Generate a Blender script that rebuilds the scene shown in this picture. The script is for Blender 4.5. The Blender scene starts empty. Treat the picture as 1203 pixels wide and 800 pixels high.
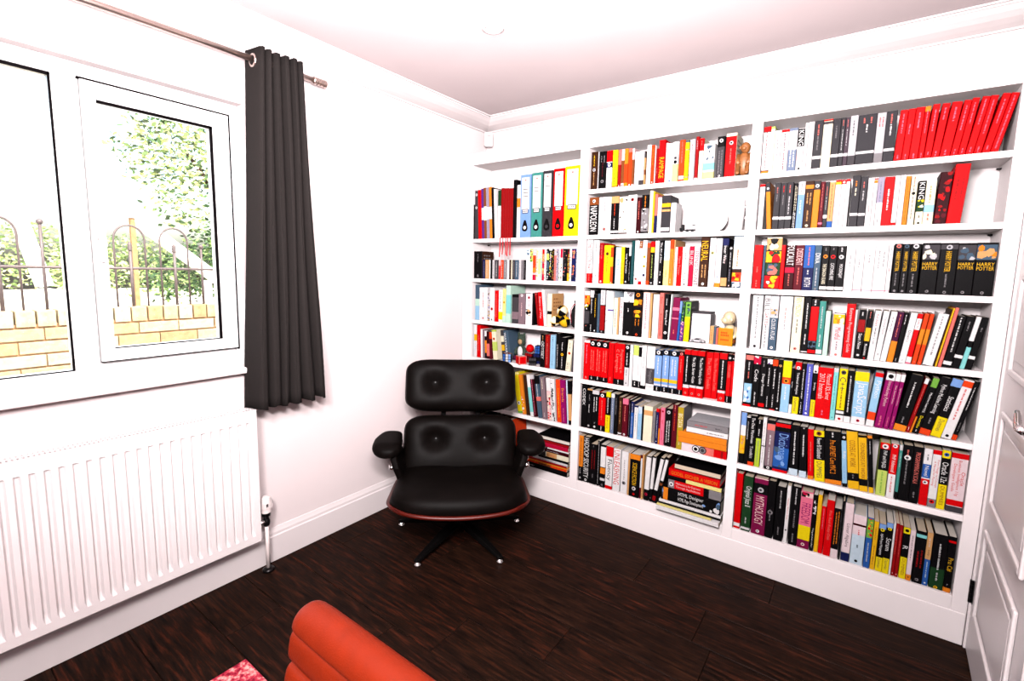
import bpy, bmesh, math, random
from mathutils import Vector, Matrix
random.seed(11)
R = math.radians
SC = bpy.context.scene
COL = SC.collection

# ------------------------------------------------------------------ camera
cd = bpy.data.cameras.new('camera')
cam = bpy.data.objects.new('camera', cd)
COL.objects.link(cam)
cd.sensor_fit = 'HORIZONTAL'
cd.sensor_width = 36.0
cd.lens = 562.214 * 36.0 / 1203.0
cd.shift_y = -14.016 / 1203.0
cd.clip_start = 0.02
cam.matrix_world = Matrix((
    (0.80583747, -0.0857335, 0.58589738, 2.19042512),
    (0.59179533, 0.08300971, -0.80180276, -2.65762562),
    (0.02010619, 0.99285404, 0.11762902, 1.40314095),
    (0, 0, 0, 1)))
SC.camera = cam

# ------------------------------------------------------------------ sky, sun, room lights and added fill, exposure
SC.view_settings.view_transform = 'Standard'
SC.view_settings.look = 'None'
SC.view_settings.gamma = 1.0
SC.view_settings.use_curve_mapping = False
SC.view_settings.exposure = -0.25
wd = bpy.data.worlds.new('sky')
SC.world = wd
wd.use_nodes = True
wn = wd.node_tree
wn.nodes.clear()
wo = wn.nodes.new('ShaderNodeOutputWorld')
wb = wn.nodes.new('ShaderNodeBackground')
ws = wn.nodes.new('ShaderNodeTexSky')
ws.sky_type = 'NISHITA'
ws.sun_disc = False
ws.sun_elevation = R(48)
ws.sun_rotation = R(100)
ws.air_density = 1.2
ws.dust_density = 6.0
ws.ozone_density = 0.6
wb.inputs['Strength'].default_value = 1.25
wn.links.new(ws.outputs[0], wb.inputs['Color'])
wn.links.new(wb.outputs[0], wo.inputs['Surface'])

def lamp(name, kind, loc, energy, col=(1, 1, 1), rot=None, size=None, size_y=None, target=None):
    d = bpy.data.lights.new(name, kind)
    d.energy = energy
    d.color = col
    if size is not None:
        if kind == 'AREA':
            d.shape = 'RECTANGLE'
            d.size = size
            d.size_y = size_y or size
        elif kind == 'SUN':
            d.angle = size
        else:
            d.shadow_soft_size = size
    o = bpy.data.objects.new(name, d)
    COL.objects.link(o)
    o.location = loc
    if target is not None:
        o.rotation_euler = (Vector(target) - Vector(loc)).to_track_quat('-Z', 'Y').to_euler()
    elif rot:
        o.rotation_euler = rot
    return o

lamp('sun', 'SUN', (6, -1, 8), 12.5, (1, .96, .88), size=R(1.0), target=(-2.2, -2.6, 0))
lamp('window_daylight', 'AREA', (-.16, -2.35, 1.52), 14, (.97, .98, 1.0), size=1.4, size_y=1.0, target=(2, -2.2, 1.1))
lamp('bounced_flash', 'AREA', (1.85, -2.35, 1.75), 390, (1, .93, .935), size=.35, target=(1.3, -1.7, 2.4))
lamp('added_front_fill', 'AREA', (2.05, -3.1, 2.12), 300, (1, .945, .945), size=.5, target=(1.2, -.3, .45))  # unseen fill light added behind the camera, not a fitting of the room

# ------------------------------------------------------------------ helpers
GAIN = 4.1
def lin(c):
    c = c / 255.0
    return c / 12.92 if c <= .04045 else ((c + .055) / 1.055) ** 2.4
MATS = {}
def M(name, rgb, rough=.5, spec=.5, metal=0.0, noise=0.0, nscale=40.0, bump=0.0, bscale=200.0, gain=GAIN, coat=0.0, emit=None, stretch=None):
    """procedural material: colour given as seen (sRGB), a little noise in colour and relief"""
    if name in MATS:
        return MATS[name]
    m = bpy.data.materials.new(name)
    m.use_nodes = True
    nt = m.node_tree
    b = nt.nodes['Principled BSDF']
    a = [min(.93, lin(v) / gain) for v in rgb]
    b.inputs['Base Color'].default_value = (*a, 1)
    b.inputs['Roughness'].default_value = rough
    b.inputs['Metallic'].default_value = metal
    b.inputs['Specular IOR Level'].default_value = spec
    b.inputs['Coat Weight'].default_value = coat
    if noise or bump:
        tc = nt.nodes.new('ShaderNodeTexCoord')
        src = tc.outputs['Object']
        if stretch:
            mp = nt.nodes.new('ShaderNodeMapping')
            mp.inputs['Scale'].default_value = stretch
            nt.links.new(src, mp.inputs[0])
            src = mp.outputs[0]
    if noise:
        n = nt.nodes.new('ShaderNodeTexNoise')
        n.inputs['Scale'].default_value = nscale
        n.inputs['Detail'].default_value = 6
        nt.links.new(src, n.inputs['Vector'])
        r = nt.nodes.new('ShaderNodeValToRGB')
        r.color_ramp.elements[0].position = .3
        r.color_ramp.elements[1].position = .7
        r.color_ramp.elements[0].color = (*[v * (1 - noise) for v in a], 1)
        r.color_ramp.elements[1].color = (*[min(.95, v * (1 + noise)) for v in a], 1)
        nt.links.new(n.outputs['Fac'], r.inputs[0])
        nt.links.new(r.outputs[0], b.inputs['Base Color'])
    if bump:
        n2 = nt.nodes.new('ShaderNodeTexNoise')
        n2.inputs['Scale'].default_value = bscale
        n2.inputs['Detail'].default_value = 4
        nt.links.new(src, n2.inputs['Vector'])
        bp = nt.nodes.new('ShaderNodeBump')
        bp.inputs['Strength'].default_value = bump
        bp.inputs['Distance'].default_value = .002
        nt.links.new(n2.outputs['Fac'], bp.inputs['Height'])
        nt.links.new(bp.outputs[0], b.inputs['Normal'])
    if emit:
        b.inputs['Emission Color'].default_value = (1, 1, 1, 1)
        b.inputs['Emission Strength'].default_value = emit
    MATS[name] = m
    return m

PAL = {'black': (14, 12, 14), 'charcoal': (58, 56, 60), 'dkgrey': (70, 66, 70), 'grey': (140, 135, 138), 'palegrey': (222, 218, 220), 'silver': (200, 198, 202), 'white': (250, 247, 247), 'cream': (253, 243, 214), 'pinkwhite': (252, 228, 232), 'palepink': (250, 205, 205), 'pink': (245, 120, 150), 'palered': (240, 120, 110), 'red': (228, 4, 12), 'crimson': (200, 16, 60), 'darkred': (160, 14, 18), 'maroon': (96, 14, 30), 'dkmaroon': (56, 6, 14), 'burgundy': (130, 20, 70), 'magenta': (150, 14, 100), 'purple': (100, 50, 140), 'dkpurple': (70, 16, 56), 'purpleblue': (88, 92, 190), 'redorange': (240, 70, 24), 'orange': (248, 140, 36), 'gold': (250, 192, 30), 'yellow': (252, 226, 20), 'lightyellow': (253, 240, 150), 'tan': (226, 170, 110), 'brown': (140, 74, 36), 'dkbrown': (62, 34, 20), 'olive': (190, 160, 40), 'lime': (205, 225, 110), 'limegreen': (190, 215, 60), 'green': (120, 180, 70), 'dkgreen': (30, 66, 36), 'darkteal': (24, 74, 74), 'teal': (70, 150, 140), 'aqua': (140, 222, 220), 'palegreen': (205, 240, 220), 'paleblue': (214, 234, 248), 'lightblue': (160, 208, 240), 'skyblue': (130, 170, 232), 'blue': (44, 96, 176), 'dkblue': (26, 32, 84), 'slate': (74, 96, 116), 'bluegrey': (120, 134, 160), 'greylav': (170, 160, 182), 'mauvegrey': (140, 116, 124), 'dkmauve': (78, 64, 74)}
def C(name, rough=.42):
    return M('print_' + name, PAL[name], .5, .025, noise=.06, nscale=60)

class MB:
    """collects geometry, then becomes one mesh object"""
    def __init__(s):
        s.v = []; s.f = []; s.m = []; s.mats = []
    def mi(s, mat):
        if mat not in s.mats: s.mats.append(mat)
        return s.mats.index(mat)
    def add(s, vs, fs, mat):
        k = len(s.v); i = s.mi(mat)
        s.v += [tuple(p) for p in vs]
        s.f += [tuple(k + q for q in f) for f in fs]
        s.m += [i] * len(fs)
    def box(s, a, b, mat, M4=None):
        x0, y0, z0 = a; x1, y1, z1 = b
        vs = [(x0,y0,z0),(x1,y0,z0),(x1,y1,z0),(x0,y1,z0),(x0,y0,z1),(x1,y0,z1),(x1,y1,z1),(x0,y1,z1)]
        if M4: vs = [M4 @ Vector(p) for p in vs]
        s.add(vs, [(0,3,2,1),(4,5,6,7),(0,1,5,4),(1,2,6,5),(2,3,7,6),(3,0,4,7)], mat)
    def prism(s, prof, z0, z1, mat, cap=True, closed=True, axis='z'):
        n = len(prof)
        def P(u, v, t):
            return (u, v, t) if axis == 'z' else ((t, u, v) if axis == 'x' else (u, t, v))
        vs = [P(u, v, z0) for u, v in prof] + [P(u, v, z1) for u, v in prof]
        fs = [(i, (i+1) % n, n + (i+1) % n, n + i) for i in range(n if closed else n-1)]
        if cap and closed:
            fs += [tuple(range(n))[::-1], tuple(range(n, 2*n))]
        s.add(vs, fs, mat)
    def tube(s, pts, r, mat, n=10, cap=True):
        pts = [Vector(p) for p in pts]
        rs = r if isinstance(r, (list, tuple)) else [r] * len(pts)
        vs = []; up = None
        for i, p in enumerate(pts):
            d = (pts[min(i+1, len(pts)-1)] - pts[max(i-1, 0)]).normalized()
            if up is None:
                up = Vector((0,0,1)) if abs(d.z) < .9 else Vector((1,0,0))
            a = d.cross(up).normalized(); b = a.cross(d).normalized(); up = b
            for k in range(n):
                t = 2*math.pi*k/n
                vs.append(p + (a*math.cos(t) + b*math.sin(t)) * rs[i])
        fs = []
        for i in range(len(pts)-1):
            for k in range(n):
                fs.append((i*n+k, i*n+(k+1)%n, (i+1)*n+(k+1)%n, (i+1)*n+k))
        if cap:
            fs.append(tuple(range(n))[::-1]); fs.append(tuple((len(pts)-1)*n + k for k in range(n)))
        s.add(vs, fs, mat)
    def lathe(s, prof, mat, c=(0,0,0), n=20, M4=None):
        vs = []; m = len(prof)
        for r, z in prof:
            for k in range(n):
                t = 2*math.pi*k/n
                p = Vector((r*math.cos(t), r*math.sin(t), z))
                if M4: p = M4 @ p
                vs.append(p + Vector(c))
        fs = [(i*n+k, i*n+(k+1)%n, (i+1)*n+(k+1)%n, (i+1)*n+k) for i in range(m-1) for k in range(n)]
        fs.append(tuple(range(n))[::-1]); fs.append(tuple((m-1)*n+k for k in range(n)))
        s.add(vs, fs, mat)
    def ball(s, c, r, mat, nu=16, nv=10, M4=None):
        rx, ry, rz = r if isinstance(r, (tuple, list)) else (r, r, r)
        vs = []
        for j in range(nv+1):
            ph = math.pi*(j/nv-.5)
            for k in range(nu):
                t = 2*math.pi*k/nu
                p = Vector((rx*math.cos(ph)*math.cos(t), ry*math.cos(ph)*math.sin(t), rz*math.sin(ph)))
                if M4: p = M4 @ p
                vs.append(p + Vector(c))
        fs = [(j*nu+k, j*nu+(k+1)%nu, (j+1)*nu+(k+1)%nu, (j+1)*nu+k) for j in range(nv) for k in range(nu)]
        s.add(vs, fs, mat)
    def build(s, name, parent=None, smooth=False, kind=None, bevel=0, seg=2, sub=0):
        me = bpy.data.meshes.new(name)
        me.from_pydata(s.v, [], s.f)
        for m in s.mats: me.materials.append(m)
        me.polygons.foreach_set('material_index', s.m)
        if smooth: me.polygons.foreach_set('use_smooth', [True]*len(s.f))
        me.validate(); me.update()
        o = bpy.data.objects.new(name, me)
        COL.objects.link(o)
        if parent: o.parent = parent
        if kind: o['kind'] = kind
        if bevel:
            md = o.modifiers.new('bevel', 'BEVEL'); md.width = bevel; md.segments = seg; md.limit_method = 'ANGLE'
        if sub:
            md = o.modifiers.new('sub', 'SUBSURF'); md.levels = sub; md.render_levels = sub
        return o

def root(name, loc, label, cat, group=None, rz=0.0):
    o = bpy.data.objects.new(name, None)
    o.empty_display_size = .05
    COL.objects.link(o)
    o.location = loc
    o.rotation_euler = (0, 0, rz)
    return tag(o, label, cat, group)
def tag(o, label, cat, group=None):
    o['label'] = label; o['category'] = cat
    if group: o['group'] = group
    return o
def box_obj(name, a, b, mat, parent=None, kind=None, bevel=0, smooth=False):
    m = MB(); m.box(a, b, mat)
    return m.build(name, parent, kind=kind, bevel=bevel, smooth=smooth)

# text: flat letters on a surface, converted to mesh
FONT_JOBS = []
def letters(text):
    cu = bpy.data.curves.new('lettering', 'FONT')
    cu.body = text
    cu.size = 1.0
    cu.resolution_u = 2
    cu.align_x = 'LEFT'
    cu.space_line = .95
    o = bpy.data.objects.new('lettering', cu)
    COL.objects.link(o)
    return o, cu
TEXTS = {}
def prepare_texts(strings):
    obs = {}
    for t in strings:
        obs[t] = letters(t)
    bpy.context.view_layer.update()
    dg = bpy.context.evaluated_depsgraph_get()
    for t, (o, cu) in obs.items():
        ev = o.evaluated_get(dg)
        me = ev.to_mesh()
        vs = [(v.co.x, v.co.y) for v in me.vertices]
        fs = [tuple(p.vertices) for p in me.polygons]
        ev.to_mesh_clear()
        xs = [a for a, _ in vs]; ys = [b for _, b in vs]
        x0, x1, y0, y1 = min(xs), max(xs), min(ys), max(ys)
        TEXTS[t] = ([(a - x0, b - y0) for a, b in vs], fs, x1 - x0, y1 - y0)
    for o, cu in obs.values():
        bpy.data.objects.remove(o)
        bpy.data.curves.remove(cu)
def put_text(mb, text, mat, place, L, W, bold=0.0, fit='c'):
    """text fitted in an L by W box; place(u, v) gives the 3-D point"""
    vs, fs, w, h = TEXTS[text]
    sx = L / w; sy = W / h
    if sx > sy * 1.25: sx = sy * 1.25
    if sy > sx * 2.2: sy = sx * 2.2
    ou = (L - sx*w) / 2 if fit == 'c' else 0
    ov = (W - sy*h) / 2
    mb.add([place(ou + a*sx, ov + b*sy) for a, b in vs], fs, mat)
    if bold:
        mb.add([place(ou + a*sx + bold, ov + b*sy + bold) for a, b in vs], fs, mat)

# ------------------------------------------------------------------ materials of the room
WALLM = M('wall_paint', (246, 233, 233), .75, .2, noise=.012, nscale=3, bump=.05, bscale=350, gain=3.0)
CEILM = M('ceiling_paint', (242, 226, 227), .8, .2, noise=.02, nscale=4, bump=.05, bscale=300, gain=3.0)
WOODW = M('white_gloss_paint', (250, 240, 240), .35, .4, noise=.01, nscale=6, gain=3.0)
SHELFM = M('white_shelf_paint', (250, 241, 241), .45, .35, noise=.012, nscale=5, gain=3.0)
UPVC = M('white_upvc', (252, 250, 250), .3, .4, noise=.008, nscale=8, gain=2.8)
RADM = M('radiator_enamel', (252, 244, 244), .3, .45, noise=.008, nscale=8, gain=2.8)
GASKET = M('black_gasket', (16, 12, 14), .8, .02, noise=.1)
CHROME = M('chrome', (225, 222, 222), .15, .5, metal=1.0, noise=.03, gain=1.1)
STEEL = M('brushed_steel', (190, 172, 165), .28, .5, metal=1.0, noise=.06, nscale=60, gain=1.1)
DARKM = M('dark_metal', (40, 36, 38), .35, .5, metal=.8, noise=.1)

# ------------------------------------------------------------------ room shell
XR_, YF_, H_ = 2.63, -3.45, 2.4
WT = .16
fl = box_obj('floor', (-.0, YF_, -.12), (XR_, 0, -.012), M('subfloor', (14, 8, 6), .8, noise=.2), kind='structure')
PLK = []
for k in range(5):
    m = bpy.data.materials.new('dark_oak_%d' % k); m.use_nodes = True
    nt = m.node_tree; b = nt.nodes['Principled BSDF']
    tc = nt.nodes.new('ShaderNodeTexCoord'); mp = nt.nodes.new('ShaderNodeMapping')
    mp.inputs['Scale'].default_value = (2.0, 22, 1); mp.inputs['Location'].default_value = (k*3.1, k*1.7, 0)
    n = nt.nodes.new('ShaderNodeTexNoise'); n.inputs['Scale'].default_value = 3.2; n.inputs['Detail'].default_value = 9; n.inputs['Roughness'].default_value = .65
    n.inputs['Distortion'].default_value = .35
    r = nt.nodes.new('ShaderNodeValToRGB')
    e = r.color_ramp.elements
    e[0].position = .34; e[0].color = (.0014, .0007, .0005, 1)
    e[1].position = .72; e[1].color = (.0210 + .003*k, .0074, .0036, 1)
    q = e.new(.52); q.color = (.0064, .0026, .0015, 1)
    nt.links.new(tc.outputs['Object'], mp.inputs[0]); nt.links.new(mp.outputs[0], n.inputs['Vector'])
    nt.links.new(n.outputs['Fac'], r.inputs[0]); nt.links.new(r.outputs[0], b.inputs['Base Color'])
    b.inputs['Roughness'].default_value = .55; b.inputs['Specular IOR Level'].default_value = .03
    bp = nt.nodes.new('ShaderNodeBump'); bp.inputs['Strength'].default_value = .12; bp.inputs['Distance'].default_value = .002
    nt.links.new(n.outputs['Fac'], bp.inputs['Height']); nt.links.new(bp.outputs[0], b.inputs['Normal'])
    PLK.append(m)
JOINT = {-4: 1.009, -3: 1.365, -2: .62, -1: 1.77, 0: 1.45, 1: 1.975, -5: .80, -6: .343, -7: 1.1}
row = 0
for k in range(-14, 4):
    y0 = -.653 + .2145*k; y1 = y0 + .2145
    if k == 1: pass
    if y0 < YF_: y0 = YF_
    y1 = min(y1, -.002)
    if y1 - y0 < .02: continue
    j = JOINT.get(k, random.uniform(.2, 1.3))
    xs = [j + 1.22*i for i in range(-3, 4)]
    xs = [0.0] + [x for x in xs if .08 < x < XR_-.08] + [XR_]
    for a, b2 in zip(xs, xs[1:]):
        m = MB(); w = .0011
        x0, x1, ya, yb = a + w*.7, b2 - w*.7, y0 + w, y1 - w
        q = .0016
        vs = [(x0, ya, -.012), (x1, ya, -.012), (x1, yb, -.012), (x0, yb, -.012),
              (x0, ya, -q), (x1, ya, -q), (x1, yb, -q), (x0, yb, -q),
              (x0+q, ya+q, 0), (x1-q, ya+q, 0), (x1-q, yb-q, 0), (x0+q, yb-q, 0)]
        fs = [(8,9,10,11)] + [(i, (i+1)%4, 4+(i+1)%4, 4+i) for i in range(4)] + [(4+i, 4+(i+1)%4, 8+(i+1)%4, 8+i) for i in range(4)]
        m.add(vs, fs, random.choice(PLK))
        m.build('plank', fl)

box_obj('ceiling', (-WT, YF_-WT, H_), (XR_+1.6, WT, H_+.2), CEILM, kind='structure')
box_obj('wall_back', (-WT, 0, -.12), (XR_+1.6, WT, H_), WALLM, kind='structure')
box_obj('wall_front', (-WT, YF_-WT, -.12), (XR_+1.6, YF_, H_), WALLM, kind='structure')
# left wall with the window opening
WY0, WY1, WZ0, WZ1 = -3.08, -1.63, .965, 2.085
m = MB()
m.box((-WT, YF_, -.12), (0, WY0, H_), WALLM)
m.box((-WT, WY1, -.12), (0, 0, H_), WALLM)
m.box((-WT, WY0, -.12), (0, WY1, WZ0), WALLM)
m.box((-WT, WY0, WZ1), (0, WY1, H_), WALLM)
m.build('wall_left', kind='structure')
# right wall with the doorway
DY0, DY1, DZ = -1.04, -.245, 2.01
m = MB()
m.box((XR_, YF_, -.12), (XR_+.12, DY0, H_), WALLM)
m.box((XR_, DY1, -.12), (XR_+.12, 0, H_), WALLM)
m.box((XR_, DY0, DZ), (XR_+.12, DY1, H_), WALLM)
m.build('wall_right', kind='structure')
m = MB()
m.box((XR_+1.45, YF_, -.12), (XR_+1.6, 0, H_), WALLM)
m.build('wall_hallway', kind='structure')
box_obj('floor_hallway', (XR_, YF_, -.12), (XR_+1.6, 0, -.004), M('hall_floor', (40, 24, 18), .5, noise=.2), kind='structure')

# coving: profile (distance from wall, height)
cp = [(0, 2.400), (0, 2.344), (.012, 2.344), (.016, 2.350), (.050, 2.356), (.085, 2.364), (.115, 2.375), (.140, 2.388), (.146, 2.388), (.146, 2.394), (.160, 2.394), (.160, 2.400)]
m = MB(); m.prism([(d, z) for d, z in cp], YF_, 0, WOODW, axis='y'); o = m.build('trim_1', kind='structure')
m = MB(); m.prism([(-d, z) for d, z in cp], 0.0, XR_, WOODW, axis='x'); o = m.build('trim_2', kind='structure')

# skirting on the left wall
m = MB()
bp_ = [(0, 0), (.017, 0), (.017, .122), (.013, .128), (.0125, .140), (.009, .150), (.006, .161), (0, .163)]
m.prism(bp_, YF_, -.239, WOODW, axis='y')
m.build('baseboard_left', kind='structure')
m = MB(); m.prism([(XR_-d, z) for d, z in bp_], YF_, DY0-.07, WOODW, axis='y'); m.build('baseboard_right', kind='structure')

# ------------------------------------------------------------------ window
XW = -.05
win = bpy.data.objects.new('window_1', None); COL.objects.link(win); win['kind'] = 'structure'
win.location = (XW, -2.35, WZ0)
win['label'] = 'white plastic framed window with a fixed pane and an opening casement'
def wbox(name, a, b, mat, bevel=.002):
    m = MB(); o_ = Vector(win.location)
    m.box(tuple(Vector(a)-o_), tuple(Vector(b)-o_), mat)
    return m.build(name, win, bevel=bevel)
FX0, FX1 = XW-.07, XW
wbox('frame_head', (FX0, WY0, 2.032), (FX1, WY1, WZ1), UPVC)
wbox('frame_sill', (FX0, WY0, WZ0), (FX1, WY1, 1.02), UPVC)
wbox('frame_rail', (FX0, -2.152, 1.02), (FX1-.012, -1.673, 1.056), UPVC)
wbox('frame_jamb', (FX0, -1.673, 1.02), (FX1, WY1, 2.032), UPVC)
wbox('frame_jamb', (FX0, WY0, 1.02), (FX1, -3.03, 2.032), UPVC)
wbox('mullion', (FX0, -2.222, 1.02), (FX1, -2.152, 2.032), UPVC)
GL = bpy.data.materials.new('window_glass'); GL.use_nodes = True
nt = GL.node_tree; nt.nodes.clear()
go = nt.nodes.new('ShaderNodeOutputMaterial'); gm = nt.nodes.new('ShaderNodeMixShader')
gt = nt.nodes.new('ShaderNodeBsdfTransparent'); gg = nt.nodes.new('ShaderNodeBsdfGlossy'); gf = nt.nodes.new('ShaderNodeFresnel')
gg.inputs['Roughness'].default_value = .02; gf.inputs['IOR'].default_value = 1.35
gt.inputs['Color'].default_value = (.97, .985, .98, 1)
nt.links.new(gf.outputs[0], gm.inputs[0]); nt.links.new(gt.outputs[0], gm.inputs[1]); nt.links.new(gg.outputs[0], gm.inputs[2]); nt.links.new(gm.outputs[0], go.inputs[0])
def gasket(y0, y1, z0, z1, x, t=.0042, tr=.006):
    a = Vector(win.location); m = MB()
    for p, q in (((x-.006, y1-tr, z0), (x, y1, z1)), ((x-.006, y0, z0), (x, y1, z0+t*.4)), ((x-.006, y0, z1-t), (x, y1, z1))):
        m.box(tuple(Vector(p)-a), tuple(Vector(q)-a), GASKET)
    return m.build('gasket', win)
wbox('pane', (XW-.040, -3.04, 1.01), (XW-.034, -2.215, 2.04), GL, 0)
gasket(-3.03, -2.222, 1.02, 2.032, XW-.004, .010)
# opening casement
SX = XW + .014
sy0, sy1, sz0, sz1 = -2.150, -1.675, 1.046, 2.031
gy0, gy1, gz0, gz1 = -2.110, -1.736, 1.090, 1.974
o_ = Vector(win.location)
m = MB()
for a, b in (((XW-.05, sy0, sz0), (SX, gy0, sz1)), ((XW-.05, gy1, sz0), (SX, sy1, sz1)), ((XW-.05, gy0, sz0), (SX, gy1, gz0)), ((XW-.05, gy0, gz1), (SX, gy1, sz1))):
    m.box(tuple(Vector(a)-o_), tuple(Vector(b)-o_), UPVC)
m.build('casement', win)
m = MB()
t = .0075
for a, b in (((XW, sy0-t, sz1), (XW+.012, sy1+t, sz1+t)), ((XW, sy1, sz0-t), (XW+.012, sy1+t, sz1)), ((XW, sy0, sz0-t*.5), (XW+.012, sy1, sz0))):
    m.box(tuple(Vector(a)-o_), tuple(Vector(b)-o_), GASKET)
m.build('casement_seal', win)
wbox('pane', (XW-.032, gy0-.01, gz0-.01), (XW-.026, gy1+.01, gz1+.01), GL, 0)
gasket(gy0, gy1, gz0, gz1, XW+.010, .010, .010)
m = MB()
m.box((SX-XW, -2.141+2.35, 1.49-WZ0), (SX-XW+.012, -2.121+2.35, 1.60-WZ0), UPVC)
m.box((SX-XW+.012, -2.139+2.35, 1.52-WZ0), (SX-XW+.034, -2.123+2.35, 1.54-WZ0), UPVC)
m.box((SX-XW+.026, -2.139+2.35, 1.41-WZ0), (SX-XW+.038, -2.123+2.35, 1.545-WZ0), UPVC)
m.build('window_handle', win, bevel=.003)
m = MB(); m.box((XW-.02-XW, WY0-.03+2.35, .940-WZ0), (.05-XW, -1.60+2.35, .966-WZ0), WOODW)
m.build('window_board', win, bevel=.006)

# ------------------------------------------------------------------ door, ajar
HX, HY = 2.622, -.252
dr = bpy.data.objects.new('door_1', None); COL.objects.link(dr); dr['kind'] = 'structure'
dr.location = (HX, HY, 0)
dr['label'] = 'white panelled door with a chrome lever handle, ajar beside the bookcase'
ang = math.atan2(.70, .09)          # leaf swings from the hinge into the room
dr.rotation_euler = (0, 0, 0)
u = Vector((-.04, -.9992, 0))       # along the leaf
nrm = Vector((-.9992, .04, 0))      # room side
Md = Matrix(((u.x, nrm.x, 0), (u.y, nrm.y, 0), (0, 0, 1)))
Md = Matrix.Translation((0, 0, 0)) @ Md.to_4x4()
DW, DH = .762, 1.985
m = MB(); m.box((.004, -.036, .008), (DW, 0, DH), WOODW, Md); m.build('door_leaf', dr)
def panel(a, b, z0, z1):
    m = MB()
    w = .022
    # raised moulding round a recessed field, then a raised centre
    for (p, q) in (((a, z0), (a+w, z1)), ((b-w, z0), (b, z1)), ((a+w, z0), (b-w, z0+w)), ((a+w, z1-w), (b-w, z1))):
        m.box((p[0], 0, p[1]), (q[0], .011, q[1]), WOODW, Md)
    m.build('panel_moulding', dr, bevel=.005)
    m = MB(); m.box((a+.055, 0, z0+.055), (b-.055, .006, z1-.055), WOODW, Md); m.build('panel_field', dr, bevel=.004)
for z0, z1 in ((.19, .53), (.62, .96), (1.09, 1.43), (1.53, 1.87)):
    panel(.105, .655, z0, z1)
m = MB()
m.box((.675, 0, .93), (.720, .008, 1.13), CHROME, Md)
m.tube([Md @ Vector(p) for p in ((.697, .006, 1.03), (.697, .05, 1.03))], .010, CHROME)
m.tube([Md @ Vector(p) for p in ((.700, .050, 1.03), (.670, .053, 1.028), (.63, .05, 1.030), (.59, .046, 1.046), (.565, .044, 1.052))], [.011, .010, .009, .008, .006], CHROME)
m.build('door_handle', dr, smooth=True)
for zz in (.235, 1.75):
    m = MB()
    for k in range(5):
        m.tube([Md @ Vector((-.002, .006, zz-.045+.018*k)), Md @ Vector((-.002, .006, zz-.045+.018*k+.0165))], .0065, DARKM, n=10)
    m.box((.001, -.001, zz-.045), (.014, .0015, zz+.045), DARKM, Md)
    m.build('hinge', dr)
m = MB()
m.box((XR_-.006, DY1-.004, 0), (XR_+.10, DY1+.006, DZ+.02), WOODW)
m.box((XR_-.012, DY0-.03, 0), (XR_+.10, DY0, DZ+.02), WOODW)
m.box((XR_-.012, DY0-.03, DZ-.004), (XR_+.10, DY1+.006, DZ+.02), WOODW)
m.box((2.6155, -.2505, 0), (2.66, -.2385, DZ+.02), WOODW)
m.build('trim_3', kind='structure')
m = MB()
m.box((XR_-.02, DY0-.09, 0), (XR_, DY0-.03, DZ+.09), WOODW); m.box((XR_-.02, DY0-.09, DZ+.02), (XR_, -.245, DZ+.09), WOODW)
m.build('trim_4', kind='structure')

# ------------------------------------------------------------------ bookcase
BF, BB = -.237, -.036
bc = root('bookcase', (1.3, -.13, 0), 'white built-in bookcase with three bays filling the end wall', 'bookcase')
bo = Vector(bc.location)
def bbox(name, a, b, mat=SHELFM, bevel=.0015):
    m = MB(); m.box(tuple(Vector(a)-bo), tuple(Vector(b)-bo), mat)
    return m.build(name, bc, bevel=bevel)
ZT, ZB = 2.082, 2.155
bbox('back_panel', (.004, BB, 0), (2.613, -.004, ZB-.01))
for x0, x1 in ((.002, .08), (.868, .917), (1.727, 1.771), (2.569, 2.615)):
    bbox('upright', (x0, BF, 0), (x1, BB, ZB))
for x0, x1 in ((.08, .868), (.917, 1.727), (1.771, 2.569)):
    bbox('top_rail', (x0, BF, ZT), (x1, BB, ZB))
    bbox('plinth', (x0, BF, 0), (x1, BB, .186))
m = MB(); m.box((.019-bo.x, -.243-bo.y, 0), (2.6135-bo.x, BF-bo.y, .130), SHELFM); m.build('skirting_board', bc, bevel=.003)
for x0, x1, zs in ((.08, .868, (1.612, 1.355, 1.080, .828, .507)), (.917, 1.727, (1.860, 1.614, 1.349, 1.073, .797, .514)), (1.771, 2.569, (1.860, 1.614, 1.349, 1.073, .797, .514))):
    for z in zs:
        bbox('shelf', (x0, BF, z-.0235), (x1, BB, z))
for x, z in ((2.5685, 1.826), (2.5685, 1.58), (.0815, 1.58)):
    s = 1 if x < 1 else -1
    m = MB(); m.tube([(x-bo.x, -.07-bo.y, z), (x+s*.014-bo.x, -.07-bo.y, z)], .004, DARKM); m.build('shelf_pin', bc)

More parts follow.
